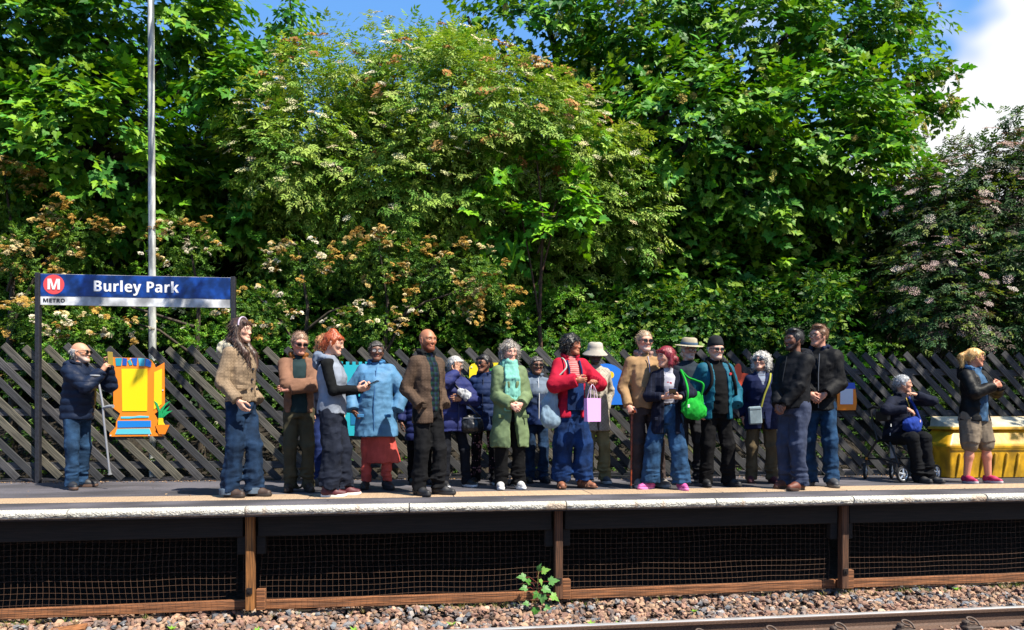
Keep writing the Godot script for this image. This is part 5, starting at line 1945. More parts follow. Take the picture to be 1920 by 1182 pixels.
		if sl > 0.0:
			for q in [["L", 1.0], ["R", -1.0]]:
				var sh: Vector3 = J["sh" + q[0]]
				var el: Vector3 = J["el" + q[0]]
				var wr: Vector3 = J["wr" + q[0]]
				var inn: Vector3 = sway.call(Vector3(q[1] * 0.085, 1.405, -0.005))
				tf.cone(inn, sh, 0.05 + t * 0.3, sr[0] + t * 0.4, 0.035)
				tf.cone(sh, el, sr[0] + t * 0.6, sr[1] + t * 0.7, 0.022)
				var ed := el.lerp(wr, sl - 0.04)
				tf.cone(el, ed, sr[1] + t * 0.7, sr[2] + t * 0.6, 0.014, false, true)
		var fo: float = g.get("fold", 0.013)
		tf.ripple(ripple_noise, fo * 0.5, Vector3(5, 3.4, 5), g.get("quilt", 0.0) * 0.035, g.get("pitch", 0.09))
		tf.ripple(crease_noise, fo * 0.42, Vector3(3.4, 4.2, 3.4))
		tf.ripple(crease_noise, fo * 0.16, Vector3(8, 10, 8))
		for q in ["L", "R"]:
			if sl > 0.0:
				tf.crumple(crease_noise, J["el" + q], 0.15, 0.012, Vector3(5, 7, 5))
				tf.crumple(crease_noise, J["wr" + q], 0.12, 0.008, Vector3(6, 8, 6))
			tf.crumple(crease_noise, J["sh" + q] + Vector3(0, -0.10, 0.08), 0.15, 0.009, Vector3(6, 4, 6))
		tf.crumple(crease_noise, sway.call(Vector3(0, 1.02, 0.1)), 0.25, 0.009, Vector3(3.5, 6, 3.5))
		var tm := MB.new()
		tf.mesh(tm, Color.WHITE)
		if g.has("paint"): paint(tm, g.paint)
		obj(g.get("name", "shirt" if key == "inner" else "jacket"), at.call(tm), cloth(g.col, g.get("tex", "weave"), g.get("rough", 0.88), g.get("sc", 26.0)), root)
	# --- collars, hoods, scarves
	for c in s.get("extra", []):
		var kind: String = c[0]
		var col: String = c[1]
		var m := MB.new()
		var cf := Field.new(neck + Vector3(-0.24, -0.62 if kind in ["scarf", "tie"] else -0.16, -0.24), neck + Vector3(0.24, 0.2, 0.28), 0.0095)
		match kind:
			"hood":
				for k in 9:
					var a := lerpf(-2.6, 2.6, k / 8.0) + PI
					var a2 := lerpf(-2.6, 2.6, (k + 1) / 8.0) + PI
					if k < 8:
						cf.cone(neck + Vector3(sin(a) * 0.098, 0.0 + 0.028 * -cos(a), cos(a) * 0.09 - 0.03), neck + Vector3(sin(a2) * 0.098, 0.0 + 0.028 * -cos(a2), cos(a2) * 0.09 - 0.03), 0.026 + 0.022 * maxf(0, -cos(a)), 0.026 + 0.022 * maxf(0, -cos(a2)), 0.02)
				var hk: float = c[2] if c.size() > 2 else 1.0
				cf.ell(neck + Vector3(0, -0.035 + 0.04 * (hk - 1.0), -0.13 - 0.05 * (hk - 1.0)), Vector3(0.105, 0.09, 0.05) * hk, 0.03)
			"collar":
				for k in 8:
					var a := lerpf(-2.5, 2.5, k / 8.0) + PI
					var a2 := lerpf(-2.5, 2.5, (k + 1) / 8.0) + PI
					for y in [0.0, 0.035]:
						cf.cone(neck + Vector3(sin(a) * (0.078 + y * 0.3), y + 0.012 - 0.02 * cos(a), cos(a) * 0.075), neck + Vector3(sin(a2) * (0.078 + y * 0.3), y + 0.012 - 0.02 * cos(a2), cos(a2) * 0.075), 0.017, 0.017, 0.02)
			"scarf":
				for y in [0.0, 0.035, 0.06]:
					for k in 12:
						var a := TAU * k / 12.0
						var a2 := TAU * (k + 1) / 12.0
						cf.cone(neck + Vector3(sin(a) * (0.085 - y * 0.3), y - 0.005, cos(a) * 0.085 - 0.0), neck + Vector3(sin(a2) * (0.085 - y * 0.3), y - 0.005, cos(a2) * 0.085), 0.03, 0.03, 0.015)
				var len: float = c[2] if c.size() > 2 else 0.42
				for sd in [-1.0, 1.0]:
					for e in 3:
						var x: float = sd * 0.035 + (e - 1) * 0.026
						cf.cone(neck + Vector3(x, -0.01, 0.095), neck + Vector3(x * 1.15, -0.15, 0.15), 0.022, 0.02, 0.02)
						cf.cone(neck + Vector3(x * 1.15, -0.15, 0.15), neck + Vector3(x * 1.3 + sd * 0.01, -len + 0.03 * sd, 0.155), 0.02, 0.018, 0.02, false, true)
		cf.ripple(ripple_noise, 0.010, Vector3(16, 9, 16))
		cf.mesh(m, Color.WHITE)
		obj(kind, at.call(m), cloth(col, c[3] if c.size() > 3 else "weave"), root)
	# --- shoes
	var sh: Array = s.shoes
	for q in [0, 1]:
		var ft: Array = s.feet[q]
		var sx := Transform3D(Basis(Vector3.UP, deg_to_rad(ft[2])).scaled(Vector3.ONE * sh[3] if sh.size() > 3 else Vector3.ONE), Vector3(ft[0], (ft[3] if ft.size() > 3 else 0.0), ft[1]))
		if q == 1: sx = sx * Transform3D(Basis().scaled(Vector3(-1, 1, 1)), Vector3.ZERO)
		var sp := shoe_mesh(sh[0])
		var u := MB.new()
		u.add(sp[0], sx, q == 1)
		var so := MB.new()
		so.add(sp[1], sx, q == 1)
		var um := mat("shoe" + sh[1], Color(sh[1]), 0.6, tex["weave"], Vector3.ONE * 30)
		var sn := obj("foot" if sh[0] == "bare" else "shoe", at.call(u), um, root)
		obj("sole", at.call(so), mat("sole" + sh[2], Color(sh[2]), 0.7), sn)
		if sh[0] == "bare":
			for z in [0.02, 0.085, 0.12]:
				var b := MB.new()
				var pts := []
				for k in 9:
					var a := PI * k / 8.0
					pts.append(sx * Vector3(0.047 * cos(a), 0.02 + (0.062 - 0.15 * maxf(0.0, z - 0.05)) * sin(a), z))
				b.tube(pts, 0.008, 6)
				obj("strap", at.call(b), mat("sole" + sh[2], Color.WHITE), sn)
		elif sh[0] in ["trainer", "high", "boot"]:
			var b := MB.new()
			for k in 4:
				var z := 0.035 + k * 0.018
				b.tube([sx * Vector3(-0.02, 0.078 - 0.008 * k, z), sx * Vector3(0, 0.1 - 0.0095 * k, z + 0.004), sx * Vector3(0.02, 0.078 - 0.008 * k, z)], 0.0032, 4)
			obj("laces", at.call(b), mat("lace" + (sh[4] if sh.size() > 4 else "d0d0d0"), Color(sh[4] if sh.size() > 4 else "d0d0d0"), 0.9), sn)
	hold[s.id + "_head"] = scl * hx
	hold[s.id + "_root"] = root
	hold[s.id + "_S"] = S
	return root

func shift(st: Array, sway: Callable) -> Array:
	var o := []
	for q in st:
		var p: Vector3 = sway.call(Vector3(q[1], q[0], q[2]))
		o.append([p.y, p.x, p.z, q[3], q[4]])
	return o

# a small worn thing made in head space
func worn(id: String, called: String, m: MB, material: Material) -> MeshInstance3D:
	var o := MB.new()
	o.add(m, hold[id + "_head"])
	return obj(called, o, material, hold[id + "_root"])

# a part in the person's own axes, sized for 1.75 m
func part(id: String, called: String, m: MB, material: Material) -> MeshInstance3D:
	var o := MB.new()
	var k: float = hold[id + "_S"]
	o.add(m, Transform3D(Basis().scaled(Vector3.ONE * k), Vector3.ZERO))
	return obj(called, o, material, hold[id + "_root"])

func dots(id: String, called: String, at: Array, r: float, hex: String) -> void:
	for p in at:
		var m := MB.new()
		m.tube([v3(p), v3(p) + Vector3(0, 0, 0.012)], r, 8)
		part(id, called, m, mat("dot" + hex, Color(hex), 0.5))

func build_people() -> void:
	ripple_noise = noise(1.0, 2, FastNoiseLite.TYPE_SIMPLEX_SMOOTH, 21)
	crease_noise = noise(1.0, 2, FastNoiseLite.TYPE_SIMPLEX_SMOOTH, 44)
	crease_noise.fractal_type = FastNoiseLite.FRACTAL_RIDGED
	var D := [0, -1, 0]          # fingers hanging down
	var st := [[0.09, 0.02, 12], [-0.09, -0.02, -12]]
	# 1 man taking a picture, far left
	person({id = "p1", label = "bald grey-bearded man in navy padded coat and jeans, holding up a phone, crutch on arm", h = 1.63, man = true, w = 0.98, d = 0.9, at = [-3.80, -8.22], yaw = 74, lean = [0, 0.0, 0.05],
		skin = "bd8a6e", hair = ["fringe_bald", "a8a4a0"], beard = "b0aca8", glasses = "dark", head = [8, -4],
		feet = [[0.13, -0.06, 20], [-0.13, 0.05, -38]], armR = [[-0.02, 1.40, 0.36], [-0.5, -1, 0.1], "hold", [0.15, 0.85, 0.5], [1, 0, 0.2]], armL = [[0.10, 1.47, 0.34], [0.4, -1, 0.1], "hold", [-0.1, 0.9, 0.4], [-1, 0, 0.2]],
		legs = {col = "3c638f", r = [0.095, 0.078, 0.068], tex = "denim", sc = 22.0, fade = 0.5}, top = {col = "1d2a44", hem = 0.82, rough = 0.55, t = 0.04, belly = 0.05, quilt = 0.25, fold = 0.014, arm = [0.068, 0.058, 0.046]},
		extra = [["hood", "1d2a44"], ["collar", "1a2438"]], shoes = ["trainer", "23262e", "5a4438", 1.0, "2a2c34"]})
	# 2 young woman, long hair
	person({id = "p2", label = "young woman with long dark hair, checked brown jacket with cream hood and wide blue jeans", h = 1.79, w = 0.86, d = 0.95, at = [-1.79, -7.13], yaw = 60, hip = [0.02, 0, 0],
		skin = "c79c88", hair = ["long", "2c1e19", "4a342a"], head = [14, 0], feet = [[0.075, 0.12, 6], [-0.085, -0.03, -6]],
		armR = [[-0.17, 0.93, 0.16], [-0.35, 0, -1], "relaxed", [0.35, -0.8, 0.3], [0.9, 0.3, 0.0]], armL = [[0.17, 0.93, 0.1], [0.3, 0, -1], ""],
		legs = {col = "2c4a70", r = [0.09, 0.088, 0.094], tex = "denim", sc = 22.0, over = 0.0, fade = 0.3, fold = 0.022}, top = {col = "a8947e", hem = 0.93, t = 0.022, flare = 0.02, tex = "tweed", sc = 8.0, arm = [0.06, 0.052, 0.042]},
		extra = [["hood", "d8d0b8", 1.25]], shoes = ["slip", "4a382e", "2c2420"]})
	var m := MB.new()
	var pts := []
	for k in 13:
		var a := PI * k / 12.0
		pts.append(Vector3(0.096 * cos(a), 0.045 + 0.094 * sin(a), 0.022))
	m.tube(pts, 0.0085, 6)
	worn("p2", "hairband", m, mat("lilac", Color("a89ab0"), 0.6))
	dots("p2", "button", [[0.02, 1.24, 0.157], [0.09, 1.24, 0.15], [0.02, 1.14, 0.148], [0.09, 1.14, 0.145], [0.02, 1.05, 0.145], [0.09, 1.05, 0.142]], 0.013, "2a2a30")
	m = MB.new()
	m.box(Vector3(-0.09, 1.06, 0.136), Vector3(0.12, 0.035, 0.02), Basis(Vector3.UP, -0.35), 0.006)
	part("p2", "pocket_flap", m, cloth("a8947e", "tweed", 1.2, 8.0))
	for q in [[0.078, 0.12], [-0.085, -0.03]]:
		m = MB.new()
		m.lathe([[0.086, 0.03], [0.091, 0.035], [0.091, 0.085], [0.084, 0.09]], 18, Transform3D(Basis(), Vector3(q[0] - 0.008, 0.0, q[1])))
		part("p2", "turn_up", m, cloth("8ea4bc", "denim", 1.2, 22.0))
	# 3 man with folded arms
	person({id = "p3", label = "man in sunglasses with folded arms, tan jacket over dark green jumper and olive trousers", h = 1.71, man = true, w = 0.93, at = [-1.28, -7.56], yaw = 12,
		skin = "bf8672", hair = ["short", "6e5240", "8e7460"], glasses = "dark", head = [14, 14], feet = st,
		armR = [[0.13, 1.17, 0.19], [-1, -0.5, 0.2], "relaxed", [1, 0.12, 0], [0, -0.3, -1]], armL = [[-0.10, 1.11, 0.21], [1, -0.5, 0.3], "relaxed", [-1, 0.05, -0.1], [0, -0.3, -1]],
		legs = {col = "565240", r = [0.092, 0.076, 0.066]}, inner = {col = "2a4044", hem = 0.86, t = 0.01, sleeve = 0.0, name = "jumper"}, top = {col = "966f5a", hem = 0.86, t = 0.026, open = [0.5, 1.55, 0.0, 0.0, 0.095, 0.07], arm = [0.06, 0.054, 0.046]},
		extra = [["collar", "9a6232"]], shoes = ["trainer", "3a2a1e", "2c2018", 1.0, "5a4a3a"]})
	# 4 person behind
	person({id = "p4", label = "person with sandy red hair and navy coat half hidden behind the red-haired woman", h = 1.77, man = true, at = [-1.10, -8.30], yaw = 35,
		skin = "c49880", hair = ["wavy", "8a5a38", "a87a50"], head = [20, 0], feet = st, armR = [[-0.21, 0.86, 0.03], [-0.3, 0, -1], "relaxed", D, [1, 0, 0]], armL = [[0.21, 0.86, 0.03], [0.3, 0, -1], "relaxed", D, [-1, 0, 0]],
		legs = {col = "2b3c74", r = [0.09, 0.075, 0.07]}, top = {col = "1e2336", hem = 0.82, t = 0.03}, extra = [["collar", "1e2336"]], shoes = ["trainer", "23242a", "1c1c20", 1.0, "3a3a40"]})
	# 5 red haired woman with phone
	person({id = "p5", label = "red-haired woman with her hair up, grey sleeveless hoodie, baggy dark trousers and maroon trainers", h = 1.66, w = 0.95, at = [-0.88, -7.05], yaw = 80,
		skin = "c99a84", hair = ["bun", "83361a", "a04c22"], head = [4, 10], feet = [[0.08, 0.10, 6], [-0.10, 0.0, 10]],
		armR = [[-0.07, 1.13, 0.30], [-0.6, -1, -0.5], "hold", [0.1, 0.25, 1], [0.6, 0.7, 0]], armL = [[0.09, 1.13, 0.31], [0.6, -1, -0.4], "hold", [-0.15, 0.25, 1], [-0.6, 0.7, 0]],
		legs = {col = "222838", r = [0.105, 0.115, 0.105], t = 0.02, fold = 0.03, over = -0.03}, inner = {col = "131619", hem = 0.95, t = 0.008, name = "long_sleeved_top"}, top = {col = "9ba5b6", hem = 0.87, t = 0.03, flare = 0.01, sleeve = 0.0, name = "hooded_vest"},
		extra = [["hood", "8492a8"]], shoes = ["high", "5e1f2a", "e0d8d0", 1.0, "e8e4e0"]})
	# 6 woman in pale blue coat
	person({id = "p6", label = "woman in a pale blue waterproof coat over a coral red dress and trousers", h = 1.64, w = 1.22, d = 1.25, at = [-0.47, -7.70], yaw = -4, hs = 0.98,
		skin = "6b4636", hair = ["tied", "2a2624", "4a4644"], glasses = "clear", head = [12, 0], feet = [[0.12, 0.04, 30], [-0.13, -0.02, 2]],
		armR = [[-0.255, 0.92, 0.10], [-1, 0, -0.6], "relaxed", [0.45, -0.75, 0.3], [1, 0.5, 0]], armL = [[0.25, 0.92, 0.08], [1, 0, -0.6], ""],
		legs = {col = "d86058", r = [0.085, 0.066, 0.05], len = 0.88, name = "trousers"}, skirt = {col = "dc625a", hem = 0.31, a = 0.205, b = 0.15, dx = 0.075},
		top = {col = "6499c6", hem = 0.62, rough = 0.6, t = 0.036, flare = 0.03, belly = 0.03, fold = 0.017, arm = [0.074, 0.066, 0.056]}, extra = [["collar", "4684bc"], ["hood", "24324a"]], shoes = ["slip", "1e1c1e", "161416"]})
	m = MB.new()
	m.tube([Vector3(0.02, 1.42, 0.15), Vector3(0.01, 1.2, 0.215), Vector3(0.0, 0.95, 0.235), Vector3(0.0, 0.64, 0.215)], 0.005, 5)
	part("p6", "zip", m, mat("zipblue", Color("2c5a8c"), 0.5))
	# 7 hidden behind the bald man
	person({id = "p7", label = "person in a long navy padded coat, mostly hidden behind the bald man", h = 1.46, w = 1.12, d = 1.1, at = [0.0, -8.22], yaw = 10,
		skin = "6b4636", hair = ["tied", "3a3634"], feet = st, armR = [[-0.26, 0.88, 0.04], [-0.5, 0, -1], "relaxed", D, [1, 0, 0]], armL = [[0.26, 0.88, 0.04], [0.5, 0, -1], "relaxed", D, [-1, 0, 0]],
		legs = {col = "23264a", r = [0.09, 0.08, 0.075], tex = "floral", sc = 4.0}, top = {col = "263066", hem = 0.62, rough = 0.68, t = 0.032, quilt = 0.3}, shoes = ["slip", "1c1c24", "141418"]})
	# 8 bald man in tweed
	person({id = "p8", label = "bald man with a ginger beard in brown tweed jacket over dark tartan, black trousers", h = 1.70, man = true, w = 0.93, at = [0.08, -7.02], yaw = 36,
		skin = "a0694c", hair = ["", "4a2c20"], brow = "3a2018", beard = "6a3018", bk = 1.0, head = [-2, 0], feet = [[0.10, 0.06, 26], [-0.10, -0.02, 0]],
		armR = [[-0.165, 0.93, 0.10], [-0.5, 0, -1], ""], armL = [[0.16, 0.93, 0.12], [0.4, 0, -1], ""],
		legs = {col = "15161a", r = [0.098, 0.082, 0.076], over = 0.0, fold = 0.02}, inner = {col = "ffffff", hem = 0.88, t = 0.008, tex = "tartan", sc = 5.0, sleeve = 0.0, name = "tartan_scarf"}, top = {col = "66554a", hem = 0.75, t = 0.024, flare = 0.02, tex = "tweed", sc = 9.0, open = [0.5, 1.55, 0.03, 0.0, 0.06, 0.06, 0.5, 0.9, 0.07, 0.03, 0.12, 0.06], fold = 0.012},
		extra = [["collar", "1a1e22"]], shoes = ["trainer", "1c1d22", "18181c", 1.02, "24252a"]})
	# 9 woman shading her eyes
	person({id = "p9", label = "small grey-haired woman in a purple-blue padded coat, hand over her face, white handkerchief", h = 1.50, w = 1.12, d = 1.15, at = [0.37, -7.78], yaw = 22, lean = [0.0, -0.02, 0.06],
		skin = "9a6c54", hair = ["tied", "b8b4b0", "8c8884"], glasses = "clear", head = [8, 10], feet = [[0.19, 0.05, 16], [-0.12, 0.0, -6]],
		armR = [[-0.05, 1.50, 0.25], [-1, -0.8, 0.1], "flat", [0.15, 1, -0.1], [0, -0.1, -1]], armL = [[0.0, 1.16, 0.27], [1, -0.6, 0.1], "relaxed", [-1, 0.0, 0.1], [0, 0.1, -1]],
		legs = {col = "1c1f28", r = [0.085, 0.07, 0.06]}, top = {col = "2e3670", hem = 0.74, rough = 0.68, t = 0.03, flare = 0.01, quilt = 0.35, pitch = 0.11, fold = 0.016, arm = [0.072, 0.064, 0.052]}, extra = [["collar", "28305c"]], shoes = ["trainer", "1c1d22", "c8c8cc"]})
	# 10 woman in navy looking left
	person({id = "p10", label = "dark-haired woman in sunglasses, navy padded coat and black flowered trousers, looking left", h = 1.54, w = 1.02, at = [0.77, -8.08], yaw = -14,
		skin = "845843", hair = ["tied", "17151a"], glasses = "dark", head = [-36, 0], feet = [[0.14, 0.05, 22], [-0.12, 0.04, -4]],
		armR = [[-0.21, 0.96, 0.1], [-0.8, 0, -0.8], ""], armL = [[0.21, 0.96, 0.1], [0.8, 0, -0.8], ""],
		legs = {col = "ffffff", r = [0.085, 0.072, 0.06], tex = "floral", sc = 3.4}, top = {col = "203460", hem = 0.72, rough = 0.68, t = 0.034, quilt = 0.3, arm = [0.066, 0.058, 0.05]}, extra = [["hood", "203460"], ["collar", "1c2e54"]], shoes = ["trainer", "17171b", "c8c4c0"]})
	# 11 woman in green coat
	person({id = "p11", label = "woman with curly grey hair, long sage green coat, aqua scarf and white trainers", h = 1.63, w = 0.99, d = 0.95, at = [0.99, -7.50], yaw = 8,
		skin = "c69684", hair = ["curly", "6e6862", "948e88"], head = [4, 4], feet = [[0.11, 0.0, 6], [-0.1, -0.02, -14]],
		armR = [[-0.03, 0.99, 0.22], [-0.6, -0.3, -0.7], "hold", [0.6, -0.6, 0.35], [0.3, 0, -1]], armL = [[0.08, 1.0, 0.22], [0.6, -0.3, -0.7], "hold", [-0.75, -0.5, 0.3], [-0.3, 0.2, -1]],
		legs = {col = "101114", r = [0.09, 0.086, 0.082], over = 0.01}, inner = {col = "16171b", hem = 0.8, t = 0.006, sleeve = 0.0}, top = {col = "7d926a", hem = 0.50, rough = 0.62, t = 0.034, flare = 0.045, open = [0.4, 0.98, 0.015, 0.0, 0.075, 0.02, 0.95, 1.55, 0.0, 0.0, 0.025, 0.06], fold = 0.016, arm = [0.066, 0.058, 0.05]},
		extra = [["hood", "738860"], ["scarf", "8ed8c8", 0.50]], shoes = ["trainer", "d0d0d0", "d8d8d8", 1.0, "f0f0f0"]})
	# 12 woman in grey-blue jacket
	person({id = "p12", label = "woman in sunglasses with tied-back hair, grey-blue and navy jacket, blue jeans, hands behind", h = 1.53, w = 1.0, at = [1.41, -8.18], yaw = 4,
		skin = "7c5442", hair = ["tied", "2c2828", "5a5654"], glasses = "dark", head = [4, 0], feet = st, armR = [[-0.12, 0.98, -0.17], [-1, 0, -0.5], "relaxed", D, [0, 0, -1]], armL = [[0.12, 0.98, -0.17], [1, 0, -0.5], "relaxed", D, [0, 0, -1]],
		legs = {col = "33547e", r = [0.088, 0.075, 0.07], tex = "denim", sc = 22.0}, top = {col = "ffffff", hem = 0.8, t = 0.028, flare = 0.01, paint = func(p, _c): return lin("7c8ca0") if p.y > 1.22 + 0.05 * absf(p.x) * 3.0 else lin("46587a") if p.y > 1.08 else lin("26386a")}, extra = [["collar", "6c7c90"]], shoes = ["slip", "20242e", "1a1a20"]})
	# 13 woman in red jacket
	person({id = "p13", label = "young woman with short black curls, bright red jacket, blue dungarees and brown sandals", h = 1.73, w = 0.95, at = [1.69, -7.52], yaw = 10,
		skin = "9a6248", hair = ["wavy", "121014"], head = [44, 0], feet = [[0.13, 0.04, 24], [-0.11, -0.02, -16]],
		armR = [[-0.04, 1.21, 0.27], [-1, -0.8, -0.1], "hold", [0.95, -0.1, 0.3], [0.1, 0.3, -1]], armL = [[0.19, 1.19, 0.25], [1, -0.8, -0.1], "hold", [-0.6, 0.15, 0.8], [-0.2, -1, -0.1]],
		legs = {col = "214888", r = [0.115, 0.12, 0.125], tex = "denim", sc = 22.0, over = -0.03, fold = 0.02}, inner = {col = "cc8a88", hem = 1.1, t = 0.006, tex = "stripe", sc = 9.0, sleeve = 0.0}, top = {col = "cc1f3e", hem = 0.80, t = 0.03, flare = 0.035, open = [0.5, 1.55, 0.01, 0.0, 0.075, 0.062], fold = 0.016, arm = [0.078, 0.07, 0.058]},
		extra = [["collar", "cc1f3e"]], shoes = ["bare", "9a6248", "5a3a28"]})
	m = MB.new()
	m.prism(PackedVector2Array([Vector2(-0.1, 0.88), Vector2(0.1, 0.88), Vector2(0.09, 1.24), Vector2(-0.09, 1.24)]), 0.135, 0.158, Transform3D(Basis(), Vector3.ZERO))
	for sd in [-1.0, 1.0]: m.tube([Vector3(sd * 0.075, 1.23, 0.15), Vector3(sd * 0.075, 1.34, 0.135), Vector3(sd * 0.075, 1.44, 0.07)], 0.012, 6)
	part("p13", "dungaree_bib", m, cloth("214888", "denim", 1.2, 22.0))
	# 14 person in bucket hat
	person({id = "p14", label = "person in a cream bucket hat, cream cardigan and khaki trousers", h = 1.67, w = 0.98, at = [2.10, -8.02], yaw = 2,
		skin = "3c2820", hair = ["short", "2a2624"], head = [-4, 4], feet = [[0.11, 0.03, 6], [-0.1, 0.0, -8]], armR = [[-0.2, 0.92, -0.06], [-0.6, 0, -1], "relaxed", D, [1, 0, 0]], armL = [[0.18, 0.92, -0.1], [0.8, 0, -1], "relaxed", D, [-1, 0, 0]],
		legs = {col = "a0956a", r = [0.092, 0.08, 0.07], fold = 0.02}, inner = {col = "b0a898", hem = 0.8, t = 0.008, sleeve = 0.0}, top = {col = "c2b9aa", hem = 0.66, t = 0.026, flare = 0.01, tex = "cable", sc = 6.0, name = "cardigan", open = [0.5, 1.5, 0, 0, 0.006, 0.03]}, shoes = ["slip", "5c5e64", "b0b0b0"]})
	m = MB.new()
	m.lathe([[0.150, -0.005], [0.158, 0.008], [0.10, 0.065], [0.098, 0.10], [0.086, 0.145], [0.06, 0.158], [0.0, 0.16]], 24, Transform3D(Basis(Vector3.RIGHT, 0.12), Vector3(0, -0.002, -0.01)))
	worn("p14", "bucket_hat", m, cloth("cdc5b8", "cable", 1.2, 20.0))
	# 15 man with walking stick
	person({id = "p15", label = "tall grey-bearded man in sunglasses and tan zip-neck jumper, leaning on a stick", h = 1.78, man = true, w = 1.05, d = 1.05, at = [2.54, -7.50], yaw = 4,
		skin = "c08a74", hair = ["short", "8a7258", "a8947c"], beard = "b8b0a8", glasses = "dark", head = [2, 0], feet = [[0.17, 0.0, 14], [-0.08, 0.02, -16]],
		armR = [[-0.235, 0.90, 0.12], [-0.4, 0, -1], "fist", [0.15, -0.75, 0.55], [0.5, -0.4, -0.4]], armL = [[0.205, 0.88, 0.02], [0.5, 0, -1], "relaxed", D, [-1, 0, 0]],
		legs = {col = "4c4140", r = [0.098, 0.082, 0.074], fold = 0.018}, top = {col = "b6926a", hem = 0.88, t = 0.018, belly = 0.03, name = "jumper", arm = [0.062, 0.052, 0.04]}, extra = [["collar", "b8948c"]], shoes = ["trainer", "8a8480", "b0aca8", 1.05, "c0bcb8"]})
	m = MB.new()
	m.tube([Vector3(0, 1.45, 0.105), Vector3(0, 1.36, 0.145), Vector3(0, 1.27, 0.16)], 0.008, 6)
	part("p15", "zip", m, mat("zipgrey", Color("8a8490"), 0.5))
	# 16 woman with red bob
	person({id = "p16", label = "woman with a dark red bob looking left, navy blazer, wide blue jeans and pink shoes", h = 1.57, w = 1.04, d = 1.05, at = [2.74, -7.22], yaw = -22,
		skin = "c9987f", hair = ["bob", "5e1020", "7c1c2c"], head = [-50, 2], feet = [[0.13, 0.03, 22], [-0.24, 0.04, -42]], hip = [-0.04, 0, 0],
		armR = [[-0.05, 1.12, 0.27], [-1, -0.7, -0.2], "hold", [0.75, 0.0, 0.6], [0.2, 0.8, -0.4]], armL = [[0.10, 1.12, 0.28], [1, -0.7, -0.2], "hold", [-0.75, 0.05, 0.6], [-0.2, 0.8, -0.4]],
		legs = {col = "416e9e", r = [0.112, 0.112, 0.118], tex = "denim", sc = 22.0, over = -0.02, fade = 0.3, fold = 0.022}, inner = {col = "c8c8d4", hem = 1.05, t = 0.008, sleeve = 0.0, name = "top"}, top = {col = "20273c", hem = 0.68, t = 0.026, flare = 0.035, tex = "pin", sc = 5.0, sleeve = 0.84, open = [0.5, 1.55, 0.0, 0.0, 0.075, 0.065], name = "blazer"},
		shoes = ["slip", "d058a0", "d878b0", 1.0]})
	dots("p16", "cherry_print", [[-0.02, 1.30, 0.128], [0.012, 1.295, 0.13]], 0.014, "b01820")
	# 17 man in brimmed hat behind
	person({id = "p17", label = "bearded man in a pale brimmed hat standing behind the man in the teal jacket", h = 1.74, man = true, at = [3.26, -7.98], yaw = 6,
		skin = "bc8c76", hair = ["short", "b0aca6"], beard = "c0bcb6", glasses = "clear", head = [2, 4], feet = [[0.13, 0.02, 12], [-0.12, 0.02, -10]], armR = [[-0.2, 0.86, 0.02], [-0.4, 0, -1], "relaxed", D, [1, 0, 0]], armL = [[0.2, 0.86, 0.02], [0.4, 0, -1], "relaxed", D, [-1, 0, 0]],
		legs = {col = "3c3e44", r = [0.09, 0.075, 0.068]}, top = {col = "2c3844", hem = 0.84, t = 0.02}, shoes = ["trainer", "8a8c90", "c0c0c0"]})
	m = MB.new()
	m.lathe([[0.17, 0.052], [0.172, 0.06], [0.105, 0.068], [0.10, 0.10], [0.09, 0.145], [0.06, 0.158], [0.0, 0.16]], 26, Transform3D(Basis(Vector3.RIGHT, 0.1), Vector3(0, 0.0, -0.01)))
	worn("p17", "brimmed_hat", m, cloth("c8bca2"))
	m = MB.new()
	m.lathe([[0.106, 0.07], [0.108, 0.074], [0.105, 0.096], [0.101, 0.1]], 26, Transform3D(Basis(Vector3.RIGHT, 0.1), Vector3(0, 0.0, -0.01)))
	worn("p17", "hat_band", m, cloth("5a7490"))
	# 18 man in beanie and teal jacket
	person({id = "p18", label = "man in a charcoal knitted hat and sunglasses, teal jacket open over black fleece", h = 1.69, man = true, w = 1.06, d = 1.12, at = [3.38, -7.47], yaw = 4,
		skin = "bd8c78", hair = ["fringe_bald", "c4c0bc"], beard = "c0aca0", glasses = "dark", head = [-2, 2], feet = [[0.15, 0.03, 18], [-0.13, 0.0, -14]],
		armR = [[-0.21, 0.92, 0.04], [-0.4, 0, -1], "relaxed", D, [1, 0, 0]], armL = [[0.215, 0.96, 0.12], [0.7, 0, -0.9], ""],
		legs = {col = "0f0f12", r = [0.10, 0.084, 0.078], fold = 0.02}, inner = {col = "0e0f12", hem = 0.86, t = 0.012, belly = 0.04, sleeve = 0.0, name = "fleece"}, top = {col = "1c6a84", hem = 0.80, rough = 0.68, t = 0.034, flare = 0.02, belly = 0.03, open = [0.5, 1.55, -0.02, 0.0, 0.12, 0.07], arm = [0.066, 0.06, 0.05]}, extra = [["collar", "16171b"]], shoes = ["trainer", "17181c", "141418", 1.0, "202024"]})
	m = MB.new()
	m.lathe([[0.088, 0.03], [0.094, 0.034], [0.094, 0.06], [0.0925, 0.066], [0.09, 0.075], [0.084, 0.11], [0.066, 0.145], [0.035, 0.162], [0.0, 0.166]], 28, Transform3D(Basis(Vector3.RIGHT, -0.12).scaled(Vector3(0.98, 1, 1.17)), Vector3(0, 0.012, -0.012)))
	worn("p18", "knitted_hat", m, cloth("2b2d31", "cable", 1.2, 30.0))
	dots("p18", "badge", [[0.115, 1.33, 0.14]], 0.016, "b83030")
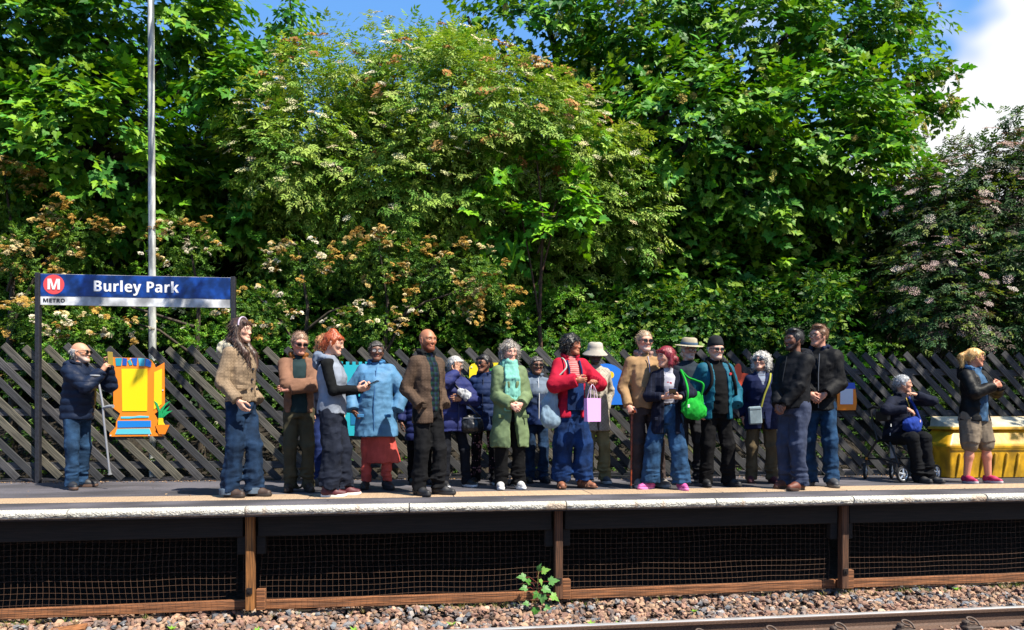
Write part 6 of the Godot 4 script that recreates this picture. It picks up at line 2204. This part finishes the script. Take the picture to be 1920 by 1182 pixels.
	# 19 woman with white curls
	person({id = "p19", label = "woman with white curly hair and sunglasses looking left, navy cardigan and khaki trousers", h = 1.58, w = 1.16, d = 1.15, at = [4.12, -7.82], yaw = -16,
		skin = "c49480", hair = ["curly", "c8c6c2", "a8a6a2"], glasses = "dark", head = [-36, -12], feet = [[0.13, 0.03, 12], [-0.13, 0.0, -12]],
		armR = [[-0.215, 0.88, -0.05], [-0.6, 0, -1], "relaxed", D, [1, 0, 0]], armL = [[0.16, 0.95, -0.18], [1, 0.2, -0.6], "relaxed", D, [0, 0, -1]],
		legs = {col = "6e6048", r = [0.10, 0.082, 0.068], fold = 0.016}, inner = {col = "8ca4b8", hem = 0.86, t = 0.014, tex = "stripe", sc = 14.0, sleeve = 0.0, name = "top"}, top = {col = "1e2850", hem = 0.72, t = 0.026, flare = 0.03, belly = 0.02, name = "cardigan", open = [0.4, 1.02, 0.0, 0.0, 0.06, 0.008, 1.30, 1.55, 0.0, 0.0, 0.01, 0.07]}, shoes = ["slip", "5a1e2c", "3a1820"]})
	dots("p19", "button", [[0.0, 1.26, 0.166], [0.0, 1.18, 0.165], [0.0, 1.10, 0.158]], 0.008, "c8c8d0")
	# 20 bearded man facing left
	person({id = "p20", label = "black-haired bearded man in profile, black zipped jacket, slate trousers and tan leather shoes", h = 1.77, man = true, w = 0.98, d = 1.05, at = [4.10, -7.04], yaw = -68,
		skin = "7a5140", hair = ["swept", "101014", "1c1c22"], beard = "121216", bk = 1.1, head = [-12, -2], feet = [[0.10, 0.04, 4], [-0.1, 0.0, 4]],
		armR = [[-0.03, 0.90, 0.24], [-1, 0, -0.7], "hold", [0.3, -0.85, 0.35], [0.6, 0, -0.7]], armL = [[0.05, 0.91, 0.23], [1, 0, -0.7], "hold", [-0.35, -0.85, 0.3], [-0.6, 0, -0.7]],
		legs = {col = "434c66", r = [0.108, 0.088, 0.078], fold = 0.022, over = 0.01}, top = {col = "10131a", hem = 0.88, rough = 0.68, t = 0.024, belly = 0.05, arm = [0.07, 0.06, 0.046]}, extra = [["hood", "181c26", 1.15]], shoes = ["slip", "6e3422", "3a2418", 1.05]})
	m = MB.new()
	m.lathe([[0.041, -0.012], [0.043, 0.0], [0.041, 0.012]], 16, Transform3D(Basis(Vector3.RIGHT, 0.5), Vector3(0.05, 0.925, 0.222)))
	part("p20", "wrist_watch", m, mat("watch", Color("18181c"), 0.3))
	# 21 tall man facing left
	person({id = "p21", label = "tall brown-haired man in glasses facing left, black hooded coat and blue jeans", h = 1.87, man = true, w = 0.94, d = 0.95, at = [4.60, -7.36], yaw = -46, hs = 1.0,
		skin = "c08a74", hair = ["parted", "5a3c2a", "74543c"], glasses = "clear", head = [-30, 0], feet = [[0.13, 0.06, 30], [-0.1, 0.0, -20]],
		armR = [[-0.05, 0.99, 0.22], [-0.5, 0, -1], "relaxed", [0.7, -0.6, 0.2], [0, 0, -1]], armL = [[0.10, 0.98, 0.2], [0.5, 0, -1], "relaxed", [-0.7, -0.6, 0.2], [0, 0, -1]],
		legs = {col = "335e8c", r = [0.095, 0.08, 0.07], tex = "denim", sc = 22.0, fade = 0.6, fold = 0.02}, top = {col = "101217", hem = 0.82, rough = 0.68, t = 0.03, flare = 0.01, fold = 0.02, arm = [0.07, 0.062, 0.05]}, extra = [["hood", "15171d", 1.15], ["collar", "24304c"]], shoes = ["boot", "3e4046", "5a5650", 1.0, "8a8a8a"]})
	# 22 seated woman
	person({id = "p22", label = "grey-haired woman in navy fleece seated on a walker, chin on her hand", h = 1.57, w = 1.08, at = [5.93, -7.84], yaw = 3, hipy = 0.62, lean = [0.07, 0.0, 0.03],
		skin = "b98a72", hair = ["short", "6c6e72", "a4a6aa"], head = [50, -2], feet = [[0.17, 0.41, 22], [0.05, 0.36, 10]], kneeL = [0.10, 0.60, 0.40], kneeR = [-0.08, 0.60, 0.40],
		armR = [[-0.07, 0.99, 0.30], [-1, -0.25, -0.1], "relaxed", [0.8, -0.45, 0.2], [0.1, -0.8, -0.5]], armL = [[0.11, 1.19, 0.24], [1, -0.35, 0.3], "hold", [-0.9, 0.25, -0.1], [0, -0.9, -0.3]],
		legs = {col = "11141a", r = [0.092, 0.085, 0.075], fold = 0.018}, top = {col = "1c2236", hem = 0.86, t = 0.022, belly = 0.05, name = "fleece", arm = [0.064, 0.056, 0.046]}, extra = [["collar", "1c2130"]], shoes = ["slip", "16181e", "121216"]})
	# 23 blonde woman
	person({id = "p23", label = "blonde woman with a ponytail, black jacket over denim shirt, khaki shorts and pink shoes", h = 1.63, w = 1.0, d = 1.0, at = [6.66, -7.44], yaw = 14, bare = true,
		skin = "c08268", hair = ["ponytail", "b88a50", "d0a868"], brow = "9a7850", glasses = "clear", head = [56, 0], feet = [[0.16, 0.08, -8], [-0.14, 0.0, -20]],
		armR = [[0.0, 1.24, 0.25], [-1, -0.8, 0.0], "hold", [0.75, 0.35, 0.3], [0.3, 0, -1]], armL = [[0.14, 1.25, 0.24], [1, -0.9, 0.0], "hold", [-0.75, 0.35, 0.3], [-0.3, 0, -1]],
		legs = {col = "8d7f6e", r = [0.112, 0.10, 0.102], len = 0.0, over = -0.03, name = "shorts", fold = 0.02, t = 0.02}, inner = {col = "5b88b6", hem = 0.80, t = 0.016, belly = 0.02, tex = "denim", sc = 24.0, sleeve = 0.0, name = "shirt"}, top = {col = "111317", hem = 0.80, rough = 0.55, t = 0.034, flare = 0.03, open = [0.5, 1.55, 0.03, 0.0, 0.11, 0.07], arm = [0.068, 0.06, 0.05]}, extra = [["collar", "5b88b6"], ["hood", "191b20"]], shoes = ["trainer", "c42c5e", "a8a8b0", 1.0, "e0c0d0"]})
	# zips, flaps and belts that show
	for z in [["p9", [[0.0, 1.40, 0.14], [0.0, 1.2, 0.205], [0.0, 0.98, 0.21], [0.0, 0.76, 0.195]], "1a2048"], ["p10", [[0.0, 1.44, 0.115], [0.0, 1.2, 0.175], [0.0, 0.98, 0.165], [0.0, 0.74, 0.16]], "10182c"], ["p12", [[0.0, 1.44, 0.11], [0.0, 1.2, 0.172], [0.0, 0.98, 0.16], [0.0, 0.82, 0.155]], "c0c4cc"], ["p20", [[0.0, 1.44, 0.12], [0.0, 1.2, 0.185], [0.0, 1.0, 0.19], [0.0, 0.9, 0.185]], "08090c"], ["p21", [[0.03, 1.42, 0.12], [0.03, 1.2, 0.165], [0.03, 1.0, 0.165], [0.03, 0.84, 0.17]], "484c54"], ["p1", [[0.0, 1.42, 0.125], [0.0, 1.2, 0.19], [0.0, 0.98, 0.2], [0.0, 0.84, 0.19]], "0c1220"]]:
		m = MB.new()
		var zp := []
		for q in z[1]: zp.append(v3(q))
		m.tube(zp, 0.006, 5)
		part(z[0], "zip", m, mat("zip" + z[2], Color(z[2]), 0.45))
	for z in [["p11", -0.13, 0.86, 0.15, "738860"], ["p11", 0.14, 0.86, 0.15, "738860"], ["p16", -0.13, 0.86, 0.13, "1a2034"], ["p21", -0.11, 0.98, 0.16, "15161b"], ["p8", -0.12, 0.93, 0.125, "4c3e34"], ["p6", -0.14, 0.86, 0.19, "4684bc"], ["p6", 0.14, 0.86, 0.19, "4684bc"], ["p10", -0.12, 0.9, 0.14, "1a2c52"], ["p10", 0.12, 0.9, 0.14, "1a2c52"]]:
		m = MB.new()
		m.box(Vector3(z[1], z[2], z[3]), Vector3(0.115, 0.04, 0.02), Basis(Vector3.UP, -0.5 * signf(z[1])), 0.006)
		part(z[0], "pocket_flap", m, cloth(z[4]))

# ---------------------------------------------------------------- things people hold, carry or sit on
func loc(id: String, p: Vector3) -> Vector3:
	var n: Node3D = hold[id + "_root"]
	var k: float = hold[id + "_S"]
	return n.transform * (p * k)

func soft(t: Node3D, called: String, parts: Array, m: Material, cell := 0.008, fold := 0.008) -> void:
	var lo := Vector3(9, 9, 9)
	var hi := -lo
	for p in parts:
		lo = lo.min(p[0] - p[1] - Vector3.ONE * 0.04); hi = hi.max(p[0] + p[1] + Vector3.ONE * 0.04)
	var f := Field.new(lo, hi, cell)
	for p in parts: f.ell(p[0], p[1], 0.04)
	f.ripple(ripple_noise, fold, Vector3(14, 9, 14))
	var mb := MB.new()
	f.mesh(mb, Color.WHITE)
	obj(called, mb, m, t)

func strap(t: Node3D, pts: Array, wide: float, m: Material, called := "strap") -> void:
	# flat band that follows a smooth curve
	var c := Curve3D.new()
	for k in pts.size():
		var d: Vector3 = (pts[mini(k + 1, pts.size() - 1)] - pts[maxi(k - 1, 0)]) * 0.17
		c.add_point(pts[k], -d, d)
	var mb := MB.new()
	var line := []
	var L := c.get_baked_length()
	for k in 25: line.append(c.sample_baked(L * k / 24.0, true))
	mb.tube(line, wide, 7)
	obj(called, mb, m, t)

func phone(id: String, at: Vector3, bs: Basis, label: String, hex := "202126") -> void:
	var t := thing("phone", label, "phone", at, 0)
	var m := MB.new()
	m.box(Vector3.ZERO, Vector3(0.075, 0.15, 0.009), bs, 0.003)
	obj("case", m, mat("phone" + hex, Color(hex), 0.3), t)
	m = MB.new()
	m.box(bs * Vector3(0, 0, 0.0055), Vector3(0.068, 0.14, 0.002), bs)
	obj("screen", m, mat("phonescreen", Color("0c0d10"), 0.08), t)

func build_carried() -> void:
	# phones
	var p: Vector3 = (hold["p1R"] + hold["p1L"]) * 0.5 + Vector3(0.02, 0.045, 0.0)
	phone("p1", p, Basis(Vector3.UP, deg_to_rad(252)) * Basis(Vector3.RIGHT, 0.05), "phone held up by the bald man at the far left", "8a7a3c")
	p = (hold["p5R"] + hold["p5L"]) * 0.5 + Vector3(0.05, 0.02, 0)
	phone("p5", p, Basis(Vector3.UP, deg_to_rad(75)) * Basis(Vector3.RIGHT, 1.15), "phone in the hands of the red-haired woman in the grey hoodie", "2a2022")
	p = (hold["p16R"] + hold["p16L"]) * 0.5 + Vector3(0, 0.02, 0.03)
	phone("p16", p, Basis(Vector3.UP, deg_to_rad(-22)) * Basis(Vector3.RIGHT, 0.9), "phone held by the woman with the red bob", "24305c")
	# crutch
	var t := thing("crutch", "grey metal elbow crutch hanging from the arm of the man at far left", "crutch", Vector3(-3.44, 0.03, -8.06))
	var alu := mat("alu", Color("9a9ca2"), 0.4, null, Vector3.ONE, null, 0, false, 0.5)
	var gp := mat("gripgrey", Color("7e8288"), 0.6)
	var m := MB.new()
	m.tube([Vector3(0.055, 0.16, 0), Vector3(-0.01, 0.78, 0.0), Vector3(-0.015, 0.90, 0.0), Vector3(-0.08, 1.22, -0.02)], PackedFloat32Array([0.011, 0.0125, 0.0125, 0.012]), 10)
	obj("shaft", m, alu, t)
	m = MB.new()
	m.tube([Vector3(-0.015, 0.87, 0), Vector3(0.06, 0.885, 0.03), Vector3(0.11, 0.885, 0.05)], PackedFloat32Array([0.014, 0.018, 0.02]), 10)
	obj("handle", m, gp, t)
	m = MB.new()
	var pts := []
	for k in 9:
		var a := -0.4 + 4.2 * k / 8.0
		pts.append(Vector3(-0.085 + 0.045 * cos(a), 1.22, 0.02 + 0.045 * sin(a)))
	m.tube(pts, 0.011, 6)
	obj("cuff", m, gp, t)
	m = MB.new()
	m.lathe([[0.022, 0.0], [0.022, 0.012], [0.016, 0.02], [0.015, 0.06]], 12, Transform3D(Basis(Vector3.BACK, 0.1), Vector3(0.058, 0.13, 0)))
	obj("ferrule", m, mat("ferrule", Color("6a6c70"), 0.8), t)
	# handbag and handkerchief
	p = loc("p9", Vector3(0.19, 0.87, 0.2))
	t = thing("handbag", "black leather handbag hanging at the hip of the woman shading her eyes", "handbag", p)
	var black := mat("leatherblack", Color("121316"), 0.38)
	soft(t, "bag", [[Vector3(0, -0.02, 0), Vector3(0.12, 0.10, 0.055)], [Vector3(0, -0.07, 0), Vector3(0.125, 0.065, 0.06)]], black)
	m = MB.new()
	m.box(Vector3(0, 0.035, 0.048), Vector3(0.2, 0.012, 0.012), Basis(), 0.003)
	obj("zip", m, mat("zipmetal", Color("8a8c90"), 0.35, null, Vector3.ONE, null, 0, false, 0.8), t)
	strap(t, [Vector3(0.1, 0.05, 0), loc("p9", Vector3(0.1, 1.1, 0.27)) - p, loc("p9", Vector3(-0.02, 1.3, 0.235)) - p, loc("p9", Vector3(-0.10, 1.45, 0.08)) - p], 0.008, black)
	p = (hold["p9L"] as Vector3) + Vector3(0.10, 0.05, 0.03)
	t = thing("handkerchief", "crumpled white handkerchief in the hand of the woman shading her eyes", "handkerchief", p)
	soft(t, "cloth", [[Vector3.ZERO, Vector3(0.055, 0.04, 0.03)], [Vector3(-0.03, 0.03, 0), Vector3(0.035, 0.03, 0.025)], [Vector3(0.035, -0.025, 0.01), Vector3(0.03, 0.03, 0.02)]], cloth("d8dade"), 0.006, 0.02)
	# bags of the woman in red
	p = loc("p13", Vector3(-0.27, 0.83, 0.06))
	t = thing("tote_bag", "pale blue cloth tote hanging from the shoulder of the woman in red", "tote bag", p, 15)
	soft(t, "bag", [[Vector3(0.01, -0.05, 0), Vector3(0.13, 0.11, 0.07)], [Vector3(-0.01, 0.08, 0), Vector3(0.10, 0.14, 0.05)], [Vector3(0.03, 0.2, 0), Vector3(0.05, 0.13, 0.04)]], cloth("98b4ca"), 0.01, 0.008)
	var off: Vector3 = Basis(Vector3.UP, deg_to_rad(-15)) * (loc("p13", Vector3(-0.13, 1.46, 0.03)) - p)
	strap(t, [Vector3(0.03, 0.25, 0.02), Vector3(0.04, 0.4, 0.1), off + Vector3(0.0, -0.10, 0.13), off + Vector3(0, 0.005, 0.02), off + Vector3(0, -0.1, -0.1)], 0.009, cloth("c8ccc4"))
	p = (hold["p13L"] as Vector3) + Vector3(-0.02, -0.29, 0.05)
	t = thing("gift_bag", "pink paper gift bag dangling from the hand of the woman in red", "gift bag", p, 20)
	m = MB.new()
	m.rings([[Vector3(0.085, -0.13, 0.035), Vector3(0.085, -0.13, -0.035), Vector3(-0.085, -0.13, -0.035), Vector3(-0.085, -0.13, 0.035)], [Vector3(0.09, 0.12, 0.03), Vector3(0.09, 0.12, -0.03), Vector3(-0.09, 0.12, -0.03), Vector3(-0.09, 0.12, 0.03)]], true)
	var pk := MB.new()
	for q in range(0, m.i.size(), 3): pk.tri(m.v[m.i[q]], m.v[m.i[q + 2]], m.v[m.i[q + 1]])
	obj("bag", pk, mat("pinkpaper", Color("d49ad8"), 0.5), t)
	for z in [-0.03, 0.03]:
		strap(t, [Vector3(-0.045, 0.115, z), Vector3(-0.03, 0.22, z * 0.5), Vector3(0.0, 0.27, 0), Vector3(0.03, 0.22, z * 0.5), Vector3(0.045, 0.115, z)], 0.0028, mat("cord", Color("d8c0dc"), 0.8), "handle")
	# walking stick
	p = hold["p15R"]
	t = thing("walking_stick", "reddish brown wooden walking stick under the hand of the man in tan", "walking stick", Vector3(p.x, 0, p.z))
	m = MB.new()
	m.tube([Vector3(-0.015, 0.012, 0.01), Vector3(0, p.y - 0.03, 0.0)], PackedFloat32Array([0.0095, 0.0125]), 10)
	m.tube([Vector3(0, p.y - 0.04, 0), Vector3(0, p.y + 0.0, 0.0), Vector3(0.0, p.y + 0.022, 0.03), Vector3(0.01, p.y + 0.018, 0.08)], 0.0135, 9)
	obj("shaft", m, mat("stickwood", Color("8e3c1c"), 0.35, tex["grain"], Vector3(10, 2, 10)), t)
	m = MB.new()
	m.lathe([[0.014, 0.0], [0.014, 0.01], [0.011, 0.035]], 10, Transform3D(Basis(), Vector3(-0.015, 0.003, 0.01)))
	obj("ferrule", m, mat("rubber", Color("1c1c1e"), 0.9), t)
	# green bag
	p = loc("p16", Vector3(0.27, 1.05, 0.10))
	t = thing("shoulder_bag", "bright green cloth shoulder bag of the woman with the red bob", "shoulder bag", p, 12)
	var gm := cloth("22b83c")
	soft(t, "bag", [[Vector3(-0.02, -0.04, 0.02), Vector3(0.14, 0.10, 0.06)], [Vector3(0.03, -0.10, 0.02), Vector3(0.12, 0.08, 0.06)], [Vector3(0.07, 0.07, 0), Vector3(0.05, 0.06, 0.04)]], gm, 0.008, 0.009)
	off = Basis(Vector3.UP, deg_to_rad(-12)) * (loc("p16", Vector3(0.11, 1.46, 0.02)) - p)
	strap(t, [Vector3(-0.12, -0.02, 0.05), Vector3(-0.13, 0.12, 0.10), off + Vector3(-0.01, -0.13, 0.14), off + Vector3(0.0, 0.0, 0.03)], 0.012, gm)
	strap(t, [off + Vector3(0.0, 0.0, 0.03), off + Vector3(0.09, -0.08, 0.03), Vector3(0.10, 0.2, 0.05), Vector3(0.08, 0.06, 0.02)], 0.012, gm)
	m = MB.new()
	m.box(Vector3(-0.10, -0.03, 0.072), Vector3(0.022, 0.034, 0.004), Basis(Vector3.UP, -0.4), 0.001)
	obj("tag", m, mat("tagwhite", Color("c8d0c8"), 0.8), t)
	# cream tag on tote skipped; backpack of the man in teal
	p = loc("p18", Vector3(0, 1.2, -0.2))
	t = thing("backpack", "black rucksack on the back of the man in the teal jacket", "rucksack", p, 4)
	soft(t, "bag", [[Vector3(0, 0, -0.04), Vector3(0.13, 0.2, 0.08)]], cloth("18191c"), 0.012)
	for sd in [-1.0, 1.0]:
		var o2: Vector3 = loc("p18", Vector3(sd * 0.125, 1.46, -0.01)) - p
		strap(t, [o2 + Vector3(0, -0.1, -0.12), o2 + Vector3(0, 0.015, 0.0), o2 + Vector3(sd * 0.01, -0.1, 0.125), o2 + Vector3(sd * 0.03, -0.24, 0.165), o2 + Vector3(sd * 0.08, -0.36, 0.1)], 0.019, cloth("141518"))
	# small bag of the white-haired woman
	p = loc("p19", Vector3(-0.12, 0.90, 0.23))
	t = thing("crossbody_bag", "small grey-blue bag with a lime strap, worn by the white-haired woman", "crossbody bag", p, -12)
	m = MB.new()
	m.box(Vector3.ZERO, Vector3(0.155, 0.215, 0.04), Basis(Vector3.BACK, 0.06), 0.015)
	obj("bag", m, cloth("9db2be"), t)
	m = MB.new()
	m.box(Vector3(0, 0.075, 0.021), Vector3(0.13, 0.008, 0.006), Basis(Vector3.BACK, 0.06))
	obj("zip", m, mat("zipgrey2", Color("6a7880"), 0.5), t)
	var tb := Basis(Vector3.UP, deg_to_rad(12))
	strap(t, [Vector3(0.07, 0.1, 0), tb * (loc("p19", Vector3(0.0, 1.17, 0.22)) - p), tb * (loc("p19", Vector3(0.07, 1.34, 0.185)) - p), tb * (loc("p19", Vector3(0.12, 1.46, 0.03)) - p)], 0.012, cloth("b4b44c"))
	# belt bag and lanyard of the seated woman
	p = loc("p22", Vector3(0.03, 0.79, 0.27))
	t = thing("belt_bag", "bright blue belt bag on the lap of the seated woman", "belt bag", p, 16)
	soft(t, "bag", [[Vector3(0, 0, 0), Vector3(0.15, 0.095, 0.075)], [Vector3(0.0, -0.06, 0.0), Vector3(0.10, 0.06, 0.07)]], cloth("2846a4"), 0.009, 0.01)
	m = MB.new()
	m.box(Vector3(0.05, 0.035, 0.068), Vector3(0.018, 0.03, 0.004), Basis(), 0.001)
	obj("label", m, mat("tagpink", Color("d8b8b4"), 0.8), t)
	tb = Basis(Vector3.UP, deg_to_rad(-16))
	strap(t, [Vector3(0.12, 0.03, 0.02), tb * (loc("p22", Vector3(0.12, 1.02, 0.21)) - p), tb * (loc("p22", Vector3(0.09, 1.16, 0.13)) - p)], 0.016, cloth("2846a4"))
	m = MB.new()
	m.tube([Vector3(0.06, 1.15, 0.12), Vector3(0.05, 1.05, 0.185), Vector3(0.045, 0.95, 0.215)], 0.006, 5)
	part("p22", "lanyard", m, mat("lanyard", Color("b89a30"), 0.7))
	build_walker()

func wheel(t: Node3D, at: Vector3, turn: float, r: float) -> void:
	var bs := Basis(Vector3.UP, deg_to_rad(turn))
	var m := MB.new()
	var rs := []
	for k in 29:
		var a := TAU * k / 28.0
		var c := Vector3(cos(a), sin(a), 0)
		var ring := []
		for j in 8:
			var b := TAU * j / 8.0
			ring.append(at + bs * (c * (r - 0.014 + 0.014 * cos(b)) + Vector3(0, 0, 0.017 * sin(b))))
		rs.append(ring)
	m.rings(rs, false)
	var w := obj("wheel", m, mat("tyre", Color("1b1b1d"), 0.85), t)
	m = MB.new()
	var rim := []
	for k in 25:
		var a := TAU * k / 24.0
		rim.append(at + bs * (Vector3(cos(a), sin(a), 0) * (r - 0.03)))
	m.tube(rim, 0.009, 6, false)
	for k in 5:
		var a := TAU * k / 5.0 + 0.3
		var d := bs * Vector3(cos(a), sin(a), 0)
		m.tube([at + bs * Vector3(0, 0, 0.008) + d * 0.01, at + d * (r - 0.028)], PackedFloat32Array([0.014, 0.010]), 6)
	m.tube([at + bs * Vector3(0, 0, -0.025), at + bs * Vector3(0, 0, 0.025)], 0.017, 10)
	obj("rim", m, mat("alurim", Color("d4d8dc"), 0.35, null, Vector3.ONE, null, 0, false, 0.8), w)

func build_walker() -> void:
	var t := thing("wheeled_walker", "black four-wheeled walker with silver spoked wheels under the seated woman", "walker", Vector3(5.96, 0.004, -7.82))
	var w1 := Vector3(-0.16, 0.1, 0.275)
	var w2 := Vector3(0.44, 0.1, 0.09)
	var w3 := Vector3(-0.27, 0.1, -0.27)
	var w4 := Vector3(0.06, 0.1, -0.22)
	wheel(t, w1, 12, 0.1); wheel(t, w2, 24, 0.1); wheel(t, w3, 48, 0.108); wheel(t, w4, 44, 0.1)
	var fr := mat("walkerblack", Color("17181b"), 0.35)
	var seat := Vector3(0.02, 0.50, -0.05)
	for q in [[w1, seat + Vector3(-0.2, -0.02, 0.12)], [w2, seat + Vector3(0.24, -0.02, 0.05)], [w3, seat + Vector3(-0.24, 0.0, -0.06)], [w4, seat + Vector3(0.14, 0.0, -0.16)]]:
		var m := MB.new()
		m.tube([q[0] + Vector3(0, 0, -0.03), (q[0] as Vector3).lerp(q[1], 0.35) + Vector3(0, 0.06, -0.03), q[1]], 0.0125, 8)
		obj("leg", m, fr, t)
		m = MB.new()
		m.box(q[0] + Vector3(0, 0.075, -0.03), Vector3(0.045, 0.05, 0.06), Basis(), 0.012)
		obj("fork", m, fr, t)
	for q in [[w1 + Vector3(0, 0.12, -0.03), w3 + Vector3(0, 0.16, 0)], [w2 + Vector3(0, 0.12, -0.02), w4 + Vector3(0, 0.16, 0)], [w1 + Vector3(0.0, 0.2, -0.03), w4 + Vector3(0, 0.2, 0)]]:
		var m := MB.new()
		m.tube([q[0], (q[0] as Vector3).lerp(q[1], 0.5) + Vector3(0, 0.03, 0), q[1]], 0.011, 7)
		obj("brace", m, fr, t)
	var m := MB.new()
	m.box(seat, Vector3(0.46, 0.035, 0.3), Basis(Vector3.UP, 0.28), 0.014)
	obj("seat", m, cloth("18191c"), t)
	for sd in [-1.0, 1.0]:
		m = MB.new()
		var b := seat + Basis(Vector3.UP, 0.28) * Vector3(sd * 0.24, 0, -0.1)
		m.tube([b, b + Vector3(-0.02, 0.2, -0.05), b + Vector3(-0.05, 0.4, -0.08)], 0.0125, 8)
		m.tube([b + Vector3(-0.05, 0.4, -0.08), b + Vector3(-0.06, 0.42, 0.03), b + Vector3(-0.07, 0.4, 0.12)], 0.018, 8)
		obj("handle", m, fr, t)
	m = MB.new()
	m.box(seat + Vector3(-0.22, 0.31, 0.02), Vector3(0.05, 0.14, 0.2), Basis(Vector3.UP, 0.28), 0.02)
	obj("armrest_pad", m, fr, t)
	m = MB.new()
	for z in [0.0, 0.05]: m.box(seat + Vector3(-0.19 - z * 0.2, 0.19 - z * 2.2, 0.13), Vector3(0.016, 0.035, 0.004), Basis(Vector3.UP, 0.28), 0.001)
	obj("decal", m, mat("decal", Color("b8bcc0"), 0.5), t)
	m = MB.new()
	m.box(w3 + Vector3(0.0, 0.16, 0.03), Vector3(0.03, 0.03, 0.03), Basis(), 0.006)
	obj("reflector", m, mat("amber", Color("c87a18"), 0.3), t)
	m = MB.new()
	m.lathe([[0.03, 0.0], [0.032, 0.02], [0.032, 0.16], [0.02, 0.19], [0.018, 0.22]], 14, Transform3D(Basis(), Vector3(-0.1, 0.28, 0.02)))
	obj("bottle", m, mat("bottlegrey", Color("8a8e94"), 0.3), t)
